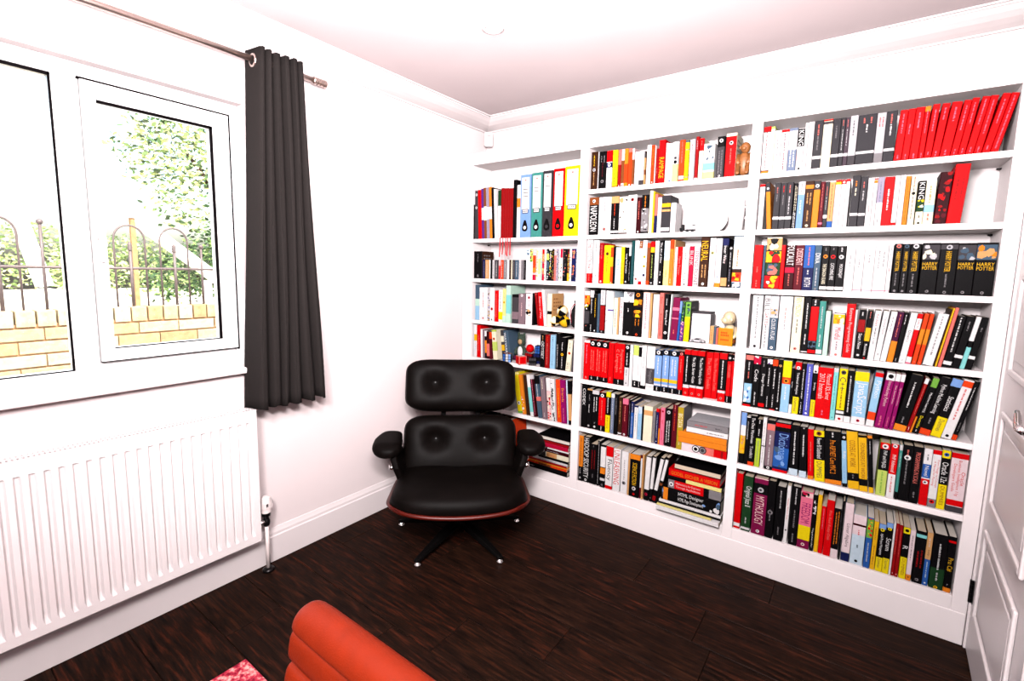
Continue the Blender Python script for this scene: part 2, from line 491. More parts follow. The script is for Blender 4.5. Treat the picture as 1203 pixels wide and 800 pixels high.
# ------------------------------------------------------------------ books
TABLE = '''@right|1.860|top shelf of the right bay
1.7730 0.0283 0.201 0.00 0.004 paperback maroon -|b:white:.12-.93 s:darkred:.12-.9 b:red:0-.1 b:orange:.95-1|maroon paperback with white panel left of lime green paperback, top shelf, right bay
1.8020 0.0161 0.198 0.00 0.004 paperback lime -|b:cream:.05-1 s:grey:.2-.8|lime green paperback with cream panel right of maroon paperback, top shelf, right bay
1.8188 0.0242 0.179 0.00 0.005 paperback white -|s:grey:.2-.6|white paperback with grey lettering right of lime green paperback, top shelf, right bay
1.8437 0.0287 0.179 0.00 0.006 paperback pinkwhite -|b:red:0-.06 s:maroon:.55-.95 s:grey:.1-.5|pinkish white paperback with red head right of white paperback, top shelf, right bay
1.8731 0.0324 0.180 0.00 0.004 hardback bluegrey -|b:palegrey:.06-.5 S:white:.1-.9|blue-grey hardback with pale grey panel right of pinkish white paperback, top shelf, right bay
1.9062 0.0252 0.173 0.00 0.006 paperback white -|b:black:0-.42 T:white:.04-.4:KING b:palepink:.5-.8 o:black:.95|white paperback with black panel right of blue-grey hardback, top shelf, right bay
1.9321 0.0118 0.193 0.00 0.000 paperback white -||white paperback, top shelf, right bay
1.9446 0.0194 0.195 0.00 0.003 paperback white -|s:palegrey:.1-.6|white paperback with pale grey lettering right of white paperback, top shelf, right bay
1.9647 0.0313 0.196 0.00 0.006 hardback charcoal -|b:white:.73-.79 s:palered:.08-.3 s:grey:.32-.6|charcoal hardback with white middle band right of white paperback, top shelf, right bay
1.9967 0.0322 0.196 0.00 0.004 hardback cream -|b:red:0-.035 b:dkgrey:.045-.1|cream hardback with red head right of charcoal hardback, top shelf, right bay
2.0296 0.0272 0.194 0.00 0.005 paperback charcoal -|b:white:.73-.79 s:grey:.15-.4|charcoal paperback with white middle band right of cream hardback, top shelf, right bay
2.0576 0.0153 0.193 0.00 0.001 paperback charcoal -|b:white:.73-.79 s:palered:.05-.2 s:palegrey:.24-.68|charcoal paperback with white middle band right of charcoal paperback, top shelf, right bay
2.0735 0.0144 0.192 0.00 0.003 paperback dkmauve -|b:white:.73-.79 s:palered:.05-.2 s:palegrey:.24-.6|dark mauve paperback with white middle band right of charcoal paperback, top shelf, right bay
2.0886 0.0256 0.195 0.00 0.001 paperback silver -|b:dkgrey:.8-1 s:grey:.1-.4|silver paperback with dark grey foot right of dark mauve paperback, top shelf, right bay
2.1149 0.0598 0.193 0.00 0.003 hardback charcoal -|b:white:.73-.78 S:palered:.06-.18 s:white:.2-.36|very thick charcoal hardback with white middle band right of silver paperback, top shelf, right bay
2.1754 0.0279 0.191 0.00 0.003 paperback silver -|b:grey:.8-1 S:palered:.08-.3|silver paperback with grey foot right of charcoal hardback, top shelf, right bay
2.2039 0.0339 0.192 0.00 0.000 hardback charcoal -|b:white:.73-.78 s:palered:.06-.24 s:white:.26-.5|charcoal hardback with white middle band right of silver paperback, top shelf, right bay
2.2386 0.0236 0.189 2.20 0.001 paperback red -|s:pink:.08-.45 s:pink:.88-.97|red paperback with pink lettering right of charcoal hardback, top shelf, right bay
2.2629 0.0216 0.190 2.17 0.002 paperback red -|s:pink:.3-.5 s:pink:.88-.97|second from left red paperback with pink lettering, top shelf, right bay
2.2852 0.0263 0.192 2.14 0.005 paperback red -|s:pink:.1-.4 s:pink:.88-.97|second from right red paperback with pink lettering, top shelf, right bay
2.3122 0.0163 0.192 2.11 0.005 paperback red -|b:orange:0-.1 s:pink:.08-.5 s:pink:.88-.97|red paperback with orange head and pink lettering right of red paperback, top shelf, right bay
2.3292 0.0207 0.194 3.23 0.001 paperback red -|s:pink:.1-.5 s:pink:.88-.97|rightmost red paperback with pink lettering, top shelf, right bay
2.3506 0.0225 0.193 4.87 0.005 paperback red -|s:pink:.08-.3 s:pink:.88-.97|leftmost right-leaning red paperback with pink lettering, top shelf, right bay
2.3738 0.0289 0.192 5.84 0.001 paperback red -|s:pink:.1-.35 s:pink:.88-.97|second from left right-leaning red paperback with pink lettering, top shelf, right bay
2.4035 0.0206 0.194 6.75 0.004 paperback red -|s:pink:.1-.55 s:pink:.88-.97|third from left right-leaning red paperback with pink lettering, top shelf, right bay
2.4247 0.0194 0.197 6.72 0.001 paperback red -|s:pink:.08-.45 s:pink:.88-.97|fourth from left right-leaning red paperback with pink lettering, top shelf, right bay
2.4448 0.0211 0.197 8.36 0.000 paperback red -|s:pink:.05-.5 s:pink:.88-.97|fourth from right right-leaning red paperback with pink lettering, top shelf, right bay
2.4667 0.0211 0.198 8.33 0.005 paperback red -|s:pink:.08-.65 s:pink:.88-.97|third from right right-leaning red paperback with pink lettering, top shelf, right bay
2.4884 0.0213 0.199 10.46 0.001 paperback red -|s:pink:.1-.5 s:pink:.88-.97|second from right right-leaning red paperback with pink lettering, top shelf, right bay
2.5104 0.0210 0.197 10.52 0.001 paperback red -|s:pink:.05-.95|rightmost right-leaning red paperback with pink lettering, top shelf, right bay
@right|1.614|second shelf of the right bay
1.7747 0.0208 0.201 0.00 0.006 paperback white -|b:red:0-.06|white paperback with red head left of orange paperback, second shelf, right bay
1.8141 0.0173 0.207 -4.88 0.005 paperback orange -|b:charcoal:0-.2 o:white:.13|left-leaning orange paperback with charcoal head right of white paperback, second shelf, right bay
1.8345 0.0238 0.201 0.00 0.002 paperback charcoal -|b:white:.73-.79 s:palered:.1-.22 s:grey:.25-.4|charcoal paperback with white middle band right of orange paperback, second shelf, right bay
1.8589 0.0225 0.199 0.00 0.006 paperback charcoal -|b:white:.73-.79 s:red:.06-.22 s:grey:.26-.5|charcoal paperback with white middle band and red lettering, second shelf, right bay
1.8821 0.0244 0.199 0.00 0.003 paperback charcoal -|b:white:.73-.79 s:palered:.06-.24 s:palegrey:.3-.7|charcoal paperback with white middle band left of black paperback, second shelf, right bay
1.9092 0.0161 0.193 0.00 0.004 paperback black -|S:cream:.05-.6 S:white:.62-.98|black paperback with cream lettering and white lettering right of charcoal paperback, second shelf, right bay
1.9260 0.0248 0.197 0.00 0.001 paperback skyblue -|b:white:0-.27 s:black:.04-.24 s:white:.4-.7|sky blue paperback with white head right of black paperback, second shelf, right bay
1.9515 0.0306 0.198 0.00 0.006 hardback dkbrown -|b:orange:.08-.16 S:tan:.25-.5 s:tan:.62-.85 o:cream:.94|dark brown hardback with orange middle band right of sky blue paperback, second shelf, right bay
1.9828 0.0234 0.197 0.00 0.004 paperback orange -|b:charcoal:0-.19 o:white:.11|orange paperback with charcoal head and white emblem left of maroon paperback, second shelf, right bay
2.0069 0.0158 0.191 0.00 0.006 paperback maroon -|s:palered:.05-.65 b:pink:.88-.92|maroon paperback with pink middle band right of orange paperback, second shelf, right bay
2.0233 0.0147 0.189 0.00 0.005 paperback charcoal -|b:white:.72-.79 s:palered:.1-.3 s:palegrey:.32-.6|charcoal paperback with white middle band right of maroon paperback, second shelf, right bay
2.0387 0.0193 0.185 0.00 0.002 paperback tan -|s:brown:.05-.8 b:blue:.86-1|tan paperback with blue foot and brown lettering right of charcoal paperback, second shelf, right bay
2.0588 0.0200 0.193 0.00 0.002 paperback white -|b:red:0-.045 b:gold:.045-.1|white paperback with red head right of tan paperback, second shelf, right bay
2.0795 0.0154 0.191 0.00 0.001 paperback white -|b:red:0-.09 o:white:.05|white paperback with red head and white emblem right of white paperback, second shelf, right bay
2.0956 0.0129 0.193 0.00 0.001 paperback white -|b:red:0-.05 b:pinkwhite:.05-.1|white paperback with red head left of charcoal paperback, second shelf, right bay
2.1158 0.0266 0.203 0.00 0.000 paperback charcoal -|b:white:.73-.78 s:orange:.1-.22 s:cream:.24-.4|charcoal paperback with white middle band right of white paperback, second shelf, right bay
2.1431 0.0239 0.197 0.00 0.002 paperback charcoal -|b:white:.73-.78 s:palered:.1-.25 s:palegrey:.28-.5|charcoal paperback with white middle band left of white paperback, second shelf, right bay
2.1683 0.0180 0.190 0.00 0.004 paperback white -|s:palered:.55-.72|white paperback with salmon red lettering right of charcoal paperback, second shelf, right bay
2.1870 0.0116 0.187 0.00 0.000 paperback white -|b:red:0-.03 b:orange:.04-.1|white paperback with red head and orange head right of white paperback, second shelf, right bay
2.1994 0.0207 0.191 0.00 0.004 paperback greylav -|b:white:.52-1 s:bluegrey:.1-.5 s:dkgrey:.86-.92|grey lavender paperback with white foot right of white paperback, second shelf, right bay
2.2207 0.0309 0.189 0.00 0.002 hardback red -|s:white:.25-.7|red hardback with white lettering right of grey lavender paperback, second shelf, right bay
2.2523 0.0156 0.191 0.00 0.002 paperback white -|b:red:.94-1 s:palegrey:.05-.8|white paperback with red foot right of red hardback, second shelf, right bay
2.2686 0.0169 0.192 0.00 0.005 paperback white -|s:palegrey:.05-.5|white paperback with pale grey lettering right of white paperback, second shelf, right bay
2.2862 0.0141 0.186 0.00 0.003 paperback orange -|s:brown:.05-.95|orange paperback with brown lettering right of white paperback, second shelf, right bay
2.3021 0.0194 0.187 0.00 0.002 paperback cream -|s:palered:.03-.2 s:grey:.2-.9 o:black:.36|cream paperback with black emblem right of orange paperback, second shelf, right bay
2.3245 0.0225 0.165 0.00 0.003 paperback cream -|b:black:0-.43 T:white:.04-.42:KING p:.43-.7:dkgreen,yellow,cream s:grey:.78-.84 o:black:.96|cream paperback with black panel and white title right of cream paperback, second shelf, right bay
2.3476 0.0298 0.163 0.00 0.004 paperback cream -|b:lightblue:.55-.72 s:orange:.12-.5 s:palered:.75-.9|cream paperback with light blue middle band right of cream paperback, second shelf, right bay
2.3789 0.0360 0.190 1.79 0.000 hardback dkmaroon -|p:0-1:dkmaroon,darkred,maroon,red|dark maroon hardback with picture right of cream paperback, second shelf, right bay
2.4155 0.0406 0.215 2.72 0.006 hardback red -|S:darkred:.2-.6|thick red hardback with dark red lettering right of dark maroon hardback, second shelf, right bay
@right|1.349|third shelf of the right bay
1.7730 0.0350 0.197 0.00 0.000 hardback red -|s:palered:.5-.65 s:palered:.8-.95|red hardback with salmon red lettering left of slate blue paperback, third shelf, right bay
1.8097 0.0104 0.196 0.00 0.004 paperback slate -||thin slate blue paperback right of red hardback, third shelf, right bay
1.8209 0.0607 0.230 0.00 0.005 hardback black -|b:cream:.0-.02 p:.02-.25:tan,black,cream p:.27-.48:gold,dkgreen,red p:.5-.72:dkgreen,palered,slate p:.74-.98:red,gold,cream|very thick black hardback with picture right of slate blue paperback, third shelf, right bay
1.8823 0.0150 0.195 0.00 0.000 paperback red -||red paperback right of black hardback, third shelf, right bay
1.8993 0.0368 0.195 0.00 0.005 hardback dkmaroon -|T:white:0-.45:FOUCAULT b:crimson:.5-.62 s:palered:.65-.9|dark maroon hardback with white title right of red paperback, third shelf, right bay
1.9368 0.0316 0.194 0.00 0.002 hardback maroon -|T:palepink:.08-.45:DISSIDENT s:palered:.5-.9|maroon hardback with pale pink title right of dark maroon hardback, third shelf, right bay
1.9691 0.0382 0.194 0.00 0.003 hardback dkblue -|b:blue:0-.5 s:palered:.05-.45 T:white:.72-.92:ROTH s:white:.55-.65|thick navy blue hardback with blue panel right of maroon hardback, third shelf, right bay
2.0080 0.0238 0.193 0.00 0.000 paperback slate -|T:white:.18-.4:DIVA s:palegrey:.5-.9 o:grey:.96|slate blue paperback with white title right of navy blue hardback, third shelf, right bay
2.0344 0.0259 0.191 0.00 0.000 paperback black -|s:grey:.05-.13 o:orange:.24 t:cream:.4-.85:THE_DRAGON_GUARD b:white:.9-.97|black paperback with cream title and white foot left of black paperback, third shelf, right bay
2.0610 0.0264 0.189 0.00 0.001 paperback black -|s:grey:.05-.13 o:red:.24 t:white:.38-.75:CATCHING_FIRE b:white:.9-.97|black paperback with white title and white foot left of black paperback, third shelf, right bay
2.0881 0.0298 0.188 0.00 0.006 paperback black -|s:palegrey:.03-.13 o:white:.24 t:white:.4-.7:MOCKINGJAY b:white:.9-.97|black paperback with white title and white foot left of white hardback, third shelf, right bay
2.1191 0.0308 0.189 0.00 0.001 hardback white -|s:palegrey:.2-.45|white hardback with pale grey lettering right of black paperback, third shelf, right bay
2.1506 0.0296 0.189 0.00 0.005 paperback white -|s:palegrey:.3-.5 b:pink:.95-.965|white paperback with pale grey lettering right of white hardback, third shelf, right bay
2.1810 0.0335 0.189 0.00 0.006 hardback white -|s:palegrey:.2-.4 b:pink:.95-.965|white hardback with pale grey lettering right of white paperback, third shelf, right bay
2.2152 0.0415 0.191 0.00 0.006 hardback white -|S:palegrey:.1-.5 b:pink:.95-.965|thick white hardback with pale grey lettering right of white hardback, third shelf, right bay
2.2573 0.0136 0.191 0.00 0.002 paperback white -|s:palered:.05-.6 b:pink:.95-.965|white paperback with salmon red lettering right of white hardback, third shelf, right bay
2.2745 0.0247 0.194 0.00 0.002 paperback black -|o:palered:.05 t:gold:.16-.55:HARRY_POTTER s:grey:.6-.85 o:grey:.95|black paperback with golden yellow title right of white paperback, third shelf, right bay
2.2998 0.0229 0.193 0.00 0.003 paperback black -|o:slate:.05 t:gold:.16-.55:HARRY_POTTER s:grey:.6-.85 o:grey:.95|black paperback with golden yellow title right of black paperback, third shelf, right bay
2.3234 0.0315 0.193 0.00 0.005 hardback black -|o:palegrey:.05 t:gold:.16-.55:HARRY_POTTER s:grey:.6-.85 o:grey:.95|black hardback with golden yellow title right of black paperback, third shelf, right bay
2.3596 0.0501 0.195 0.00 0.001 hardback black -|p:.04-.32:dkgrey,silver,cream h:gold:.36-.52:HARRY_POTTER o:grey:.94|leftmost very thick black hardback with golden yellow title, third shelf, right bay
2.4104 0.0506 0.194 0.00 0.004 hardback black -|b:dkgrey:.03-.12 o:silver:.08 t:gold:.16-.55:HARRY_POTTER s:grey:.6-.85 o:grey:.95|very thick black hardback with golden yellow title and dark grey head, third shelf, right bay
2.4617 0.0495 0.193 0.00 0.005 hardback black -|p:.04-.32:dkgrey,silver,slate h:gold:.36-.5:HARRY_POTTER o:grey:.94|thick black hardback with golden yellow title right of black hardback, third shelf, right bay
2.5119 0.0544 0.194 0.00 0.005 hardback black -|p:.04-.32:slate,orange,tan h:gold:.36-.52:HARRY_POTTER o:grey:.94|rightmost very thick black hardback with golden yellow title, third shelf, right bay
@right|1.073|fourth shelf of the right bay
1.7831 0.0426 0.246 0.00 0.000 hardback white -|s:grey:.03-.8 o:dkgrey:.95|thick white hardback with dark grey emblem left of white paperback, fourth shelf, right bay
1.8304 0.0264 0.246 0.00 0.006 paperback white -|T:dkgrey:.05-.3:BILL t:red:.3-.55:GATES s:grey:.55-.97|white paperback with dark grey title right of white hardback, fourth shelf, right bay
1.8576 0.0322 0.246 0.00 0.001 hardback slate -|b:palegrey:0-.4 p:.24-.36:silver,tan,slate t:white:.42-.8:CLOUD_ATLAS o:white:.95|slate blue hardback with pale grey panel right of white paperback, fourth shelf, right bay
1.8927 0.0507 0.246 0.00 0.002 hardback white -|s:pink:.2-.45 s:palegrey:.45-.6|very thick white hardback with pink lettering right of slate blue hardback, fourth shelf, right bay
1.9472 0.0365 0.246 0.00 0.004 hardback cream -|T:tan:.02-.35:BEN_MEZRICH s:grey:.4-.65 o:palered:.93|cream hardback with tan title right of white hardback, fourth shelf, right bay
1.9872 0.0249 0.245 0.00 0.006 paperback black -|s:white:.1-.55 s:white:.65-.85 b:palegrey:.96-.98|black paperback with white lettering right of cream hardback, fourth shelf, right bay
2.0128 0.0295 0.238 0.00 0.002 paperback black -|b:red:.13-.75 s:white:.01-.1 p:.76-.88:slate,grey,black b:red:.92-.98|black paperback with red panel and picture right of black paperback, fourth shelf, right bay
2.0430 0.0231 0.232 0.00 0.006 paperback teal -|s:palegrey:.1-.5 s:white:.62-.85 b:palegrey:.9-.98|teal paperback with pale grey foot right of black paperback, fourth shelf, right bay
2.0685 0.0176 0.191 0.00 0.003 paperback palegreen -||mint green paperback right of teal paperback, fourth shelf, right bay
2.0965 0.0399 0.183 0.00 0.002 hardback pinkwhite -|p:.02-.24:gold,orange,cream t:red:.32-.6:Mindful s:grey:.65-.85 o:palered:.95|thick pinkish white hardback with red title right of mint green paperback, fourth shelf, right bay
2.1396 0.0300 0.226 0.00 0.002 hardback red -|t:palepink:.08-.9:Extreme_Programming_Guide|red hardback with pale pink title right of pinkish white hardback, fourth shelf, right bay
2.1703 0.0079 0.203 0.00 0.001 paperback palegrey -||thin pale grey paperback right of red hardback, fourth shelf, right bay
2.1799 0.0239 0.204 1.04 0.000 paperback black -|b:darkred:.2-.45 s:white:.05-.12 t:white:.48-.8:Start_Now o:white:.92|black paperback with dark red middle band right of pale grey paperback, fourth shelf, right bay
2.2045 0.0178 0.202 2.39 0.001 paperback black -|b:gold:.35-.62 s:palered:.02-.15 t:white:.65-.95:Business o:red:.97|black paperback with golden yellow middle band right of black paperback, fourth shelf, right bay
2.2247 0.0209 0.203 3.13 0.004 paperback white -|t:red:.06-.32:Aardvark s:grey:.34-.7|white paperback with red title and grey lettering right of black paperback, fourth shelf, right bay
2.2464 0.0190 0.203 4.63 0.006 paperback white -|t:dkgrey:.05-.55:Patching_Faster s:grey:.85-.9|right-leaning white paperback with dark grey title right of white paperback, fourth shelf, right bay
2.2661 0.0194 0.203 5.84 0.001 paperback white -|s:palegrey:.1-.4|right-leaning white paperback with pale grey lettering right of white paperback, fourth shelf, right bay
2.2875 0.0198 0.203 5.61 0.000 paperback dkpurple -|b:orange:.58-1 s:palered:.05-.5|right-leaning dark purple paperback with orange foot right of white paperback, fourth shelf, right bay
2.3080 0.0151 0.202 5.58 0.006 paperback black -|s:white:.05-.25 s:palegrey:.92-.97|right-leaning black paperback with white lettering right of dark purple paperback, fourth shelf, right bay
2.3254 0.0203 0.202 6.31 0.003 paperback white -|t:dkgrey:.32-.6:Dawn's s:dkgrey:.93-.97|right-leaning white paperback with dark grey title right of black paperback, fourth shelf, right bay
2.3464 0.0160 0.201 6.41 0.002 paperback white -|b:red:0-.1 s:palered:.12-.28 b:red:.32-.86 b:pink:.97-1|right-leaning white paperback with red panel right of white paperback, fourth shelf, right bay
2.3650 0.0140 0.202 6.59 0.001 paperback redorange -|b:orange:.3-.6 o:palered:.95|right-leaning red-orange paperback with orange middle band right of white paperback, fourth shelf, right bay
2.3821 0.0126 0.202 6.40 0.004 paperback redorange -|b:orange:.3-.6 o:palered:.95|right-leaning red-orange paperback with orange middle band right of red-orange paperback, fourth shelf, right bay
2.3986 0.0307 0.204 8.46 0.005 hardback white -|s:palegrey:.05-.8|right-leaning white hardback with pale grey lettering right of red-orange paperback, fourth shelf, right bay
2.4306 0.0036 0.224 8.27 0.003 paperback dkbrown -||right-leaning thin dark brown paperback right of white hardback, fourth shelf, right bay
2.4350 0.0055 0.229 8.24 0.003 paperback gold -||right-leaning thin golden yellow paperback right of dark brown paperback, fourth shelf, right bay
2.4430 0.0104 0.231 7.76 0.000 paperback palered -||right-leaning thin salmon red paperback right of golden yellow paperback, fourth shelf, right bay
2.4559 0.0245 0.199 7.82 0.005 paperback black -|s:white:.03-.7 b:white:.88-.95|right-leaning black paperback with white middle band right of salmon red paperback, fourth shelf, right bay
2.4811 0.0232 0.200 7.80 0.000 paperback black -|s:grey:.1-.3 b:white:.74-.8|second from left right-leaning black paperback with white middle band, fourth shelf, right bay
2.5050 0.0140 0.201 8.43 0.003 paperback black -|b:white:0-.46 s:palegrey:.1-.4 b:aqua:.58-1|right-leaning black paperback with white panel right of black paperback, fourth shelf, right bay
2.5197 0.0188 0.200 8.40 0.005 paperback black -|b:white:.74-.8 s:grey:.2-.3|rightmost right-leaning black paperback with white middle band, fourth shelf, right bay
@right|0.797|fifth shelf of the right bay
1.7730 0.0328 0.243 0.00 0.001 hardback black -|b:palered:0-.09 s:palegrey:.13-.3 s:palered:.32-.45 p:.55-.92:lightblue,blue,white b:red:.96-1|black hardback with picture and salmon red head left of black paperback, fifth shelf, right bay
1.8065 0.0298 0.241 0.00 0.004 paperback black -|p:0-.15:crimson,white,crimson t:white:.2-.55:Code s:palegrey:.7-.95|black paperback with white title and picture right of black hardback, fifth shelf, right bay
1.8370 0.0253 0.238 0.00 0.006 paperback black -|t:white:.32-.75:Design_Patterns b:red:.9-.97 s:grey:.06-.2|black paperback with white title and red foot right of black paperback, fifth shelf, right bay
1.8630 0.0210 0.241 0.00 0.004 paperback black -|p:.03-.12:white,purple,white s:white:.2-.55 s:palegrey:.75-.95|black paperback with picture and white lettering right of black paperback, fifth shelf, right bay
1.8847 0.0219 0.239 0.00 0.005 paperback black -|b:redorange:.02-.14 s:white:.2-.6 s:palegrey:.7-.95 b:red:.98-1|black paperback with red-orange head and white lettering right of black paperback, fifth shelf, right bay
1.9074 0.0186 0.238 0.00 0.001 paperback black -|o:tan:.12 s:white:.25-.85 o:white:.95|black paperback with tan emblem and white emblem right of black paperback, fifth shelf, right bay
1.9274 0.0335 0.236 0.00 0.003 hardback lightblue -|b:yellow:0-.32 b:redorange:.32-.45 o:orange:.39 s:white:.5-.75|light blue hardback with yellow head right of black paperback, fifth shelf, right bay
1.9617 0.0117 0.206 0.00 0.001 paperback black -|t:white:.02-.7:Algorithms b:white:.8-1|black paperback with white foot and white title left of black paperback, fifth shelf, right bay
1.9741 0.0242 0.235 0.00 0.005 paperback black -|b:red:0-.14 o:white:.11 t:white:.2-.62:Technical_Analysis b:yellow:.67-1 t:dkgrey:.7-.95:Dummies|black paperback with red head and yellow foot right of black paperback, fifth shelf, right bay
1.9990 0.0177 0.232 0.00 0.002 paperback black -|s:white:.12-.68 s:palegrey:.75-.97|black paperback with white lettering right of black paperback, fifth shelf, right bay
2.0173 0.0240 0.232 0.00 0.003 paperback purpleblue -|s:white:.05-.9 o:white:.95|violet blue paperback with white emblem right of black paperback, fifth shelf, right bay
2.0428 0.0172 0.229 0.00 0.006 paperback black -|b:white:0-.15 o:black:.12 t:white:.3-.52:DevOps b:yellow:.67-1 t:dkgrey:.7-.95:Dummies|black paperback with white head and yellow foot left of red hardback, fifth shelf, right bay
2.0605 0.0560 0.224 0.02 0.005 hardback red -|t:palepink:.12-.62:Microsoft_SQL_Server/2012_Internals s:pink:.84-.95|very thick red hardback with pale pink title right of black paperback, fifth shelf, right bay
2.1172 0.0171 0.227 0.00 0.006 paperback aqua -|b:palegrey:0-.08 s:teal:.15-.8 o:teal:.95|aqua paperback with pale grey head right of red hardback, fifth shelf, right bay
2.1372 0.0286 0.228 0.00 0.003 paperback yellow -|o:dkgrey:.07 T:dkgrey:.16-.4:C++ s:brown:.4-.75 b:black:.78-.8 b:white:.8-1 b:black:.85-.88 o:red:.95|yellow paperback with white foot right of aqua paperback, fifth shelf, right bay
2.1665 0.0232 0.223 0.00 0.003 paperback black -|s:white:.1-.8 s:palegrey:.2-.5 b:white:.88-1|black paperback with white foot and white lettering right of yellow paperback, fifth shelf, right bay
2.1922 0.0475 0.224 0.00 0.004 hardback lightblue -|b:yellow:0-.18 T:white:.2-.8:JavaScript b:white:.86-1 o:crimson:.93|thick light blue hardback with yellow head right of black paperback, fifth shelf, right bay
2.2428 0.0262 0.228 4.10 0.003 paperback lightblue -|b:red:0-.08 T:white:.12-.5:Python b:redorange:.73-.88 b:white:.88-1|right-leaning light blue paperback with red-orange middle band left of magenta paperback, fifth shelf, right bay
2.2714 0.0281 0.232 5.93 0.002 paperback magenta -|b:white:0-.13 o:black:.06 t:palepink:.15-.6:Introducing_Python s:pink:.78-.95|right-leaning magenta paperback with white head right of light blue paperback, fifth shelf, right bay
2.3011 0.0159 0.232 5.83 0.002 paperback magenta -|b:white:0-.13 t:palepink:.15-.6:Data_Science_Python s:pink:.78-.95|right-leaning magenta paperback between magenta paperback and magenta paperback, fifth shelf, right bay
2.3191 0.0129 0.232 5.51 0.001 paperback magenta -|b:white:0-.13 t:palepink:.15-.65:High_Performance_Python s:pink:.75-.92|right-leaning magenta paperback with white head left of black hardback, fifth shelf, right bay
2.3324 0.0390 0.236 9.24 0.002 hardback black -|b:orange:.89-1 s:white:.13-.58 s:grey:.75-.86|right-leaning thick black hardback with orange foot right of magenta paperback, fifth shelf, right bay
2.3721 0.0118 0.229 10.78 0.006 paperback darkred -|b:white:0-.1 s:palered:.12-.65 s:white:.9-.96|right-leaning dark red paperback with white head right of black hardback, fifth shelf, right bay
2.3852 0.0058 0.221 11.14 0.006 paperback black -|b:orange:.68-1|right-leaning thin black paperback with orange foot right of dark red paperback, fifth shelf, right bay
2.3918 0.0194 0.233 11.07 0.004 paperback black -|b:green:0-.16 t:white:.22-.65:Machine_Learning t:yellow:.68-.9:Dummies s:palegrey:.93-.98|right-leaning black paperback with green head right of black paperback, fifth shelf, right bay
2.4119 0.0338 0.239 11.00 0.003 hardback black -|b:redorange:.9-1 t:white:.12-.62:Python_Machine_Learning s:grey:.7-.8|right-leaning black hardback with white title right of black paperback, fifth shelf, right bay
2.4464 0.0312 0.238 10.93 0.002 hardback black -|b:skyblue:0-.13 t:white:.3-.55:Statistics b:yellow:.66-1 t:dkgrey:.7-.9:Dummies|right-leaning black hardback with sky blue head right of black hardback, fifth shelf, right bay
2.4782 0.0293 0.239 10.86 0.001 paperback white -|b:redorange:.02-.12 s:palered:.15-.7 o:black:.95|right-leaning white paperback with red-orange head right of black hardback, fifth shelf, right bay
2.5083 0.0144 0.238 10.79 0.002 paperback black -|b:redorange:.91-1 s:white:.1-.48 s:grey:.7-.85|right-leaning black paperback with red-orange foot right of white paperback, fifth shelf, right bay
@right|0.514|sixth shelf of the right bay
1.7730 0.0228 0.251 0.00 0.005 paperback gold -|b:skyblue:0-.25 b:white:.25-.45 p:.45-.78:gold,orange,tan b:black:.8-1|golden yellow paperback with sky blue head left of black paperback, sixth shelf, right bay
1.7965 0.0160 0.234 0.00 0.005 paperback black -|b:white:0-.02 s:palegrey:.1-.5|black paperback with pale grey lettering right of golden yellow paperback, sixth shelf, right bay
1.8132 0.0259 0.242 0.00 0.002 paperback black -|t:white:.04-.55:The_Data_Warehouse t:palegrey:.6-.85:Toolkit b:redorange:.92-1|black paperback with white title right of black paperback, sixth shelf, right bay
1.8417 0.0211 0.230 0.00 0.005 paperback black -|s:white:.02-.1 s:white:.2-.35 b:limegreen:.4-1 s:grey:.45-.9|black paperback with yellow-green foot and white lettering right of black paperback, sixth shelf, right bay
1.8661 0.0154 0.243 0.00 0.005 paperback white -|s:palegrey:.1-.9 b:dkgrey:.55-.57|white paperback with pale grey lettering right of black paperback, sixth shelf, right bay
1.8840 0.0329 0.236 0.00 0.004 hardback mauvegrey -|b:black:0-.07 b:palered:.08-.2 s:white:.3-.5 s:palegrey:.55-.9 b:black:.93-1 o:white:.96|mauve grey hardback with salmon red middle band right of white paperback, sixth shelf, right bay
1.9176 0.0609 0.233 0.00 0.004 hardback dkblue -|b:black:0-.18 b:red:.02-.09 p:.5-.9:blue,skyblue,slate T:skyblue:.22-.75:Dictionary b:red:.95-1|very thick navy blue hardback with black head left of black hardback, sixth shelf, right bay
1.9847 0.0345 0.232 -1.39 0.005 hardback black -|s:white:.13-.78 b:paleblue:.87-1|black hardback with pale blue foot right of navy blue hardback, sixth shelf, right bay
2.0253 0.0280 0.232 -2.74 0.002 paperback black -|s:white:.02-.04 s:white:.16-.6 b:paleblue:.87-1|black paperback with pale blue foot right of black hardback, sixth shelf, right bay
2.0592 0.0223 0.226 -4.10 0.004 paperback red -|s:palered:.25-.85 b:orange:.93-1|left-leaning red paperback with orange foot right of black paperback, sixth shelf, right bay
2.0850 0.0381 0.227 -4.83 0.002 hardback black -|b:yellow:0-.12 o:brown:.06 t:white:.15-.55:Power_BI_Dashboard b:yellow:.58-1 t:dkgrey:.61-.93:DUMMIES|left-leaning black hardback with yellow foot right of red paperback, sixth shelf, right bay
2.1238 0.0601 0.233 -4.85 0.003 hardback black -|s:palegrey:.02-.12 t:orange:.17-.8:Pro_ASP.NET_Core_MVC_2 b:orange:.92-1|left-leaning very thick black hardback with orange title right of black hardback, sixth shelf, right bay
2.1869 0.0177 0.233 -5.43 0.005 paperback lightblue -|b:black:0-.13 o:white:.07 T:white:.2-.6:Ruby s:skyblue:.6-.85 b:black:.93-1|left-leaning light blue paperback with black head right of black hardback, sixth shelf, right bay
2.2071 0.0388 0.247 -5.91 0.004 hardback gold -|t:brown:.15-.62:CODERS_AT_WORK b:black:.72-.86 b:gold:.87-1 s:grey:.75-.82|left-leaning thick golden yellow hardback right of light blue paperback, sixth shelf, right bay
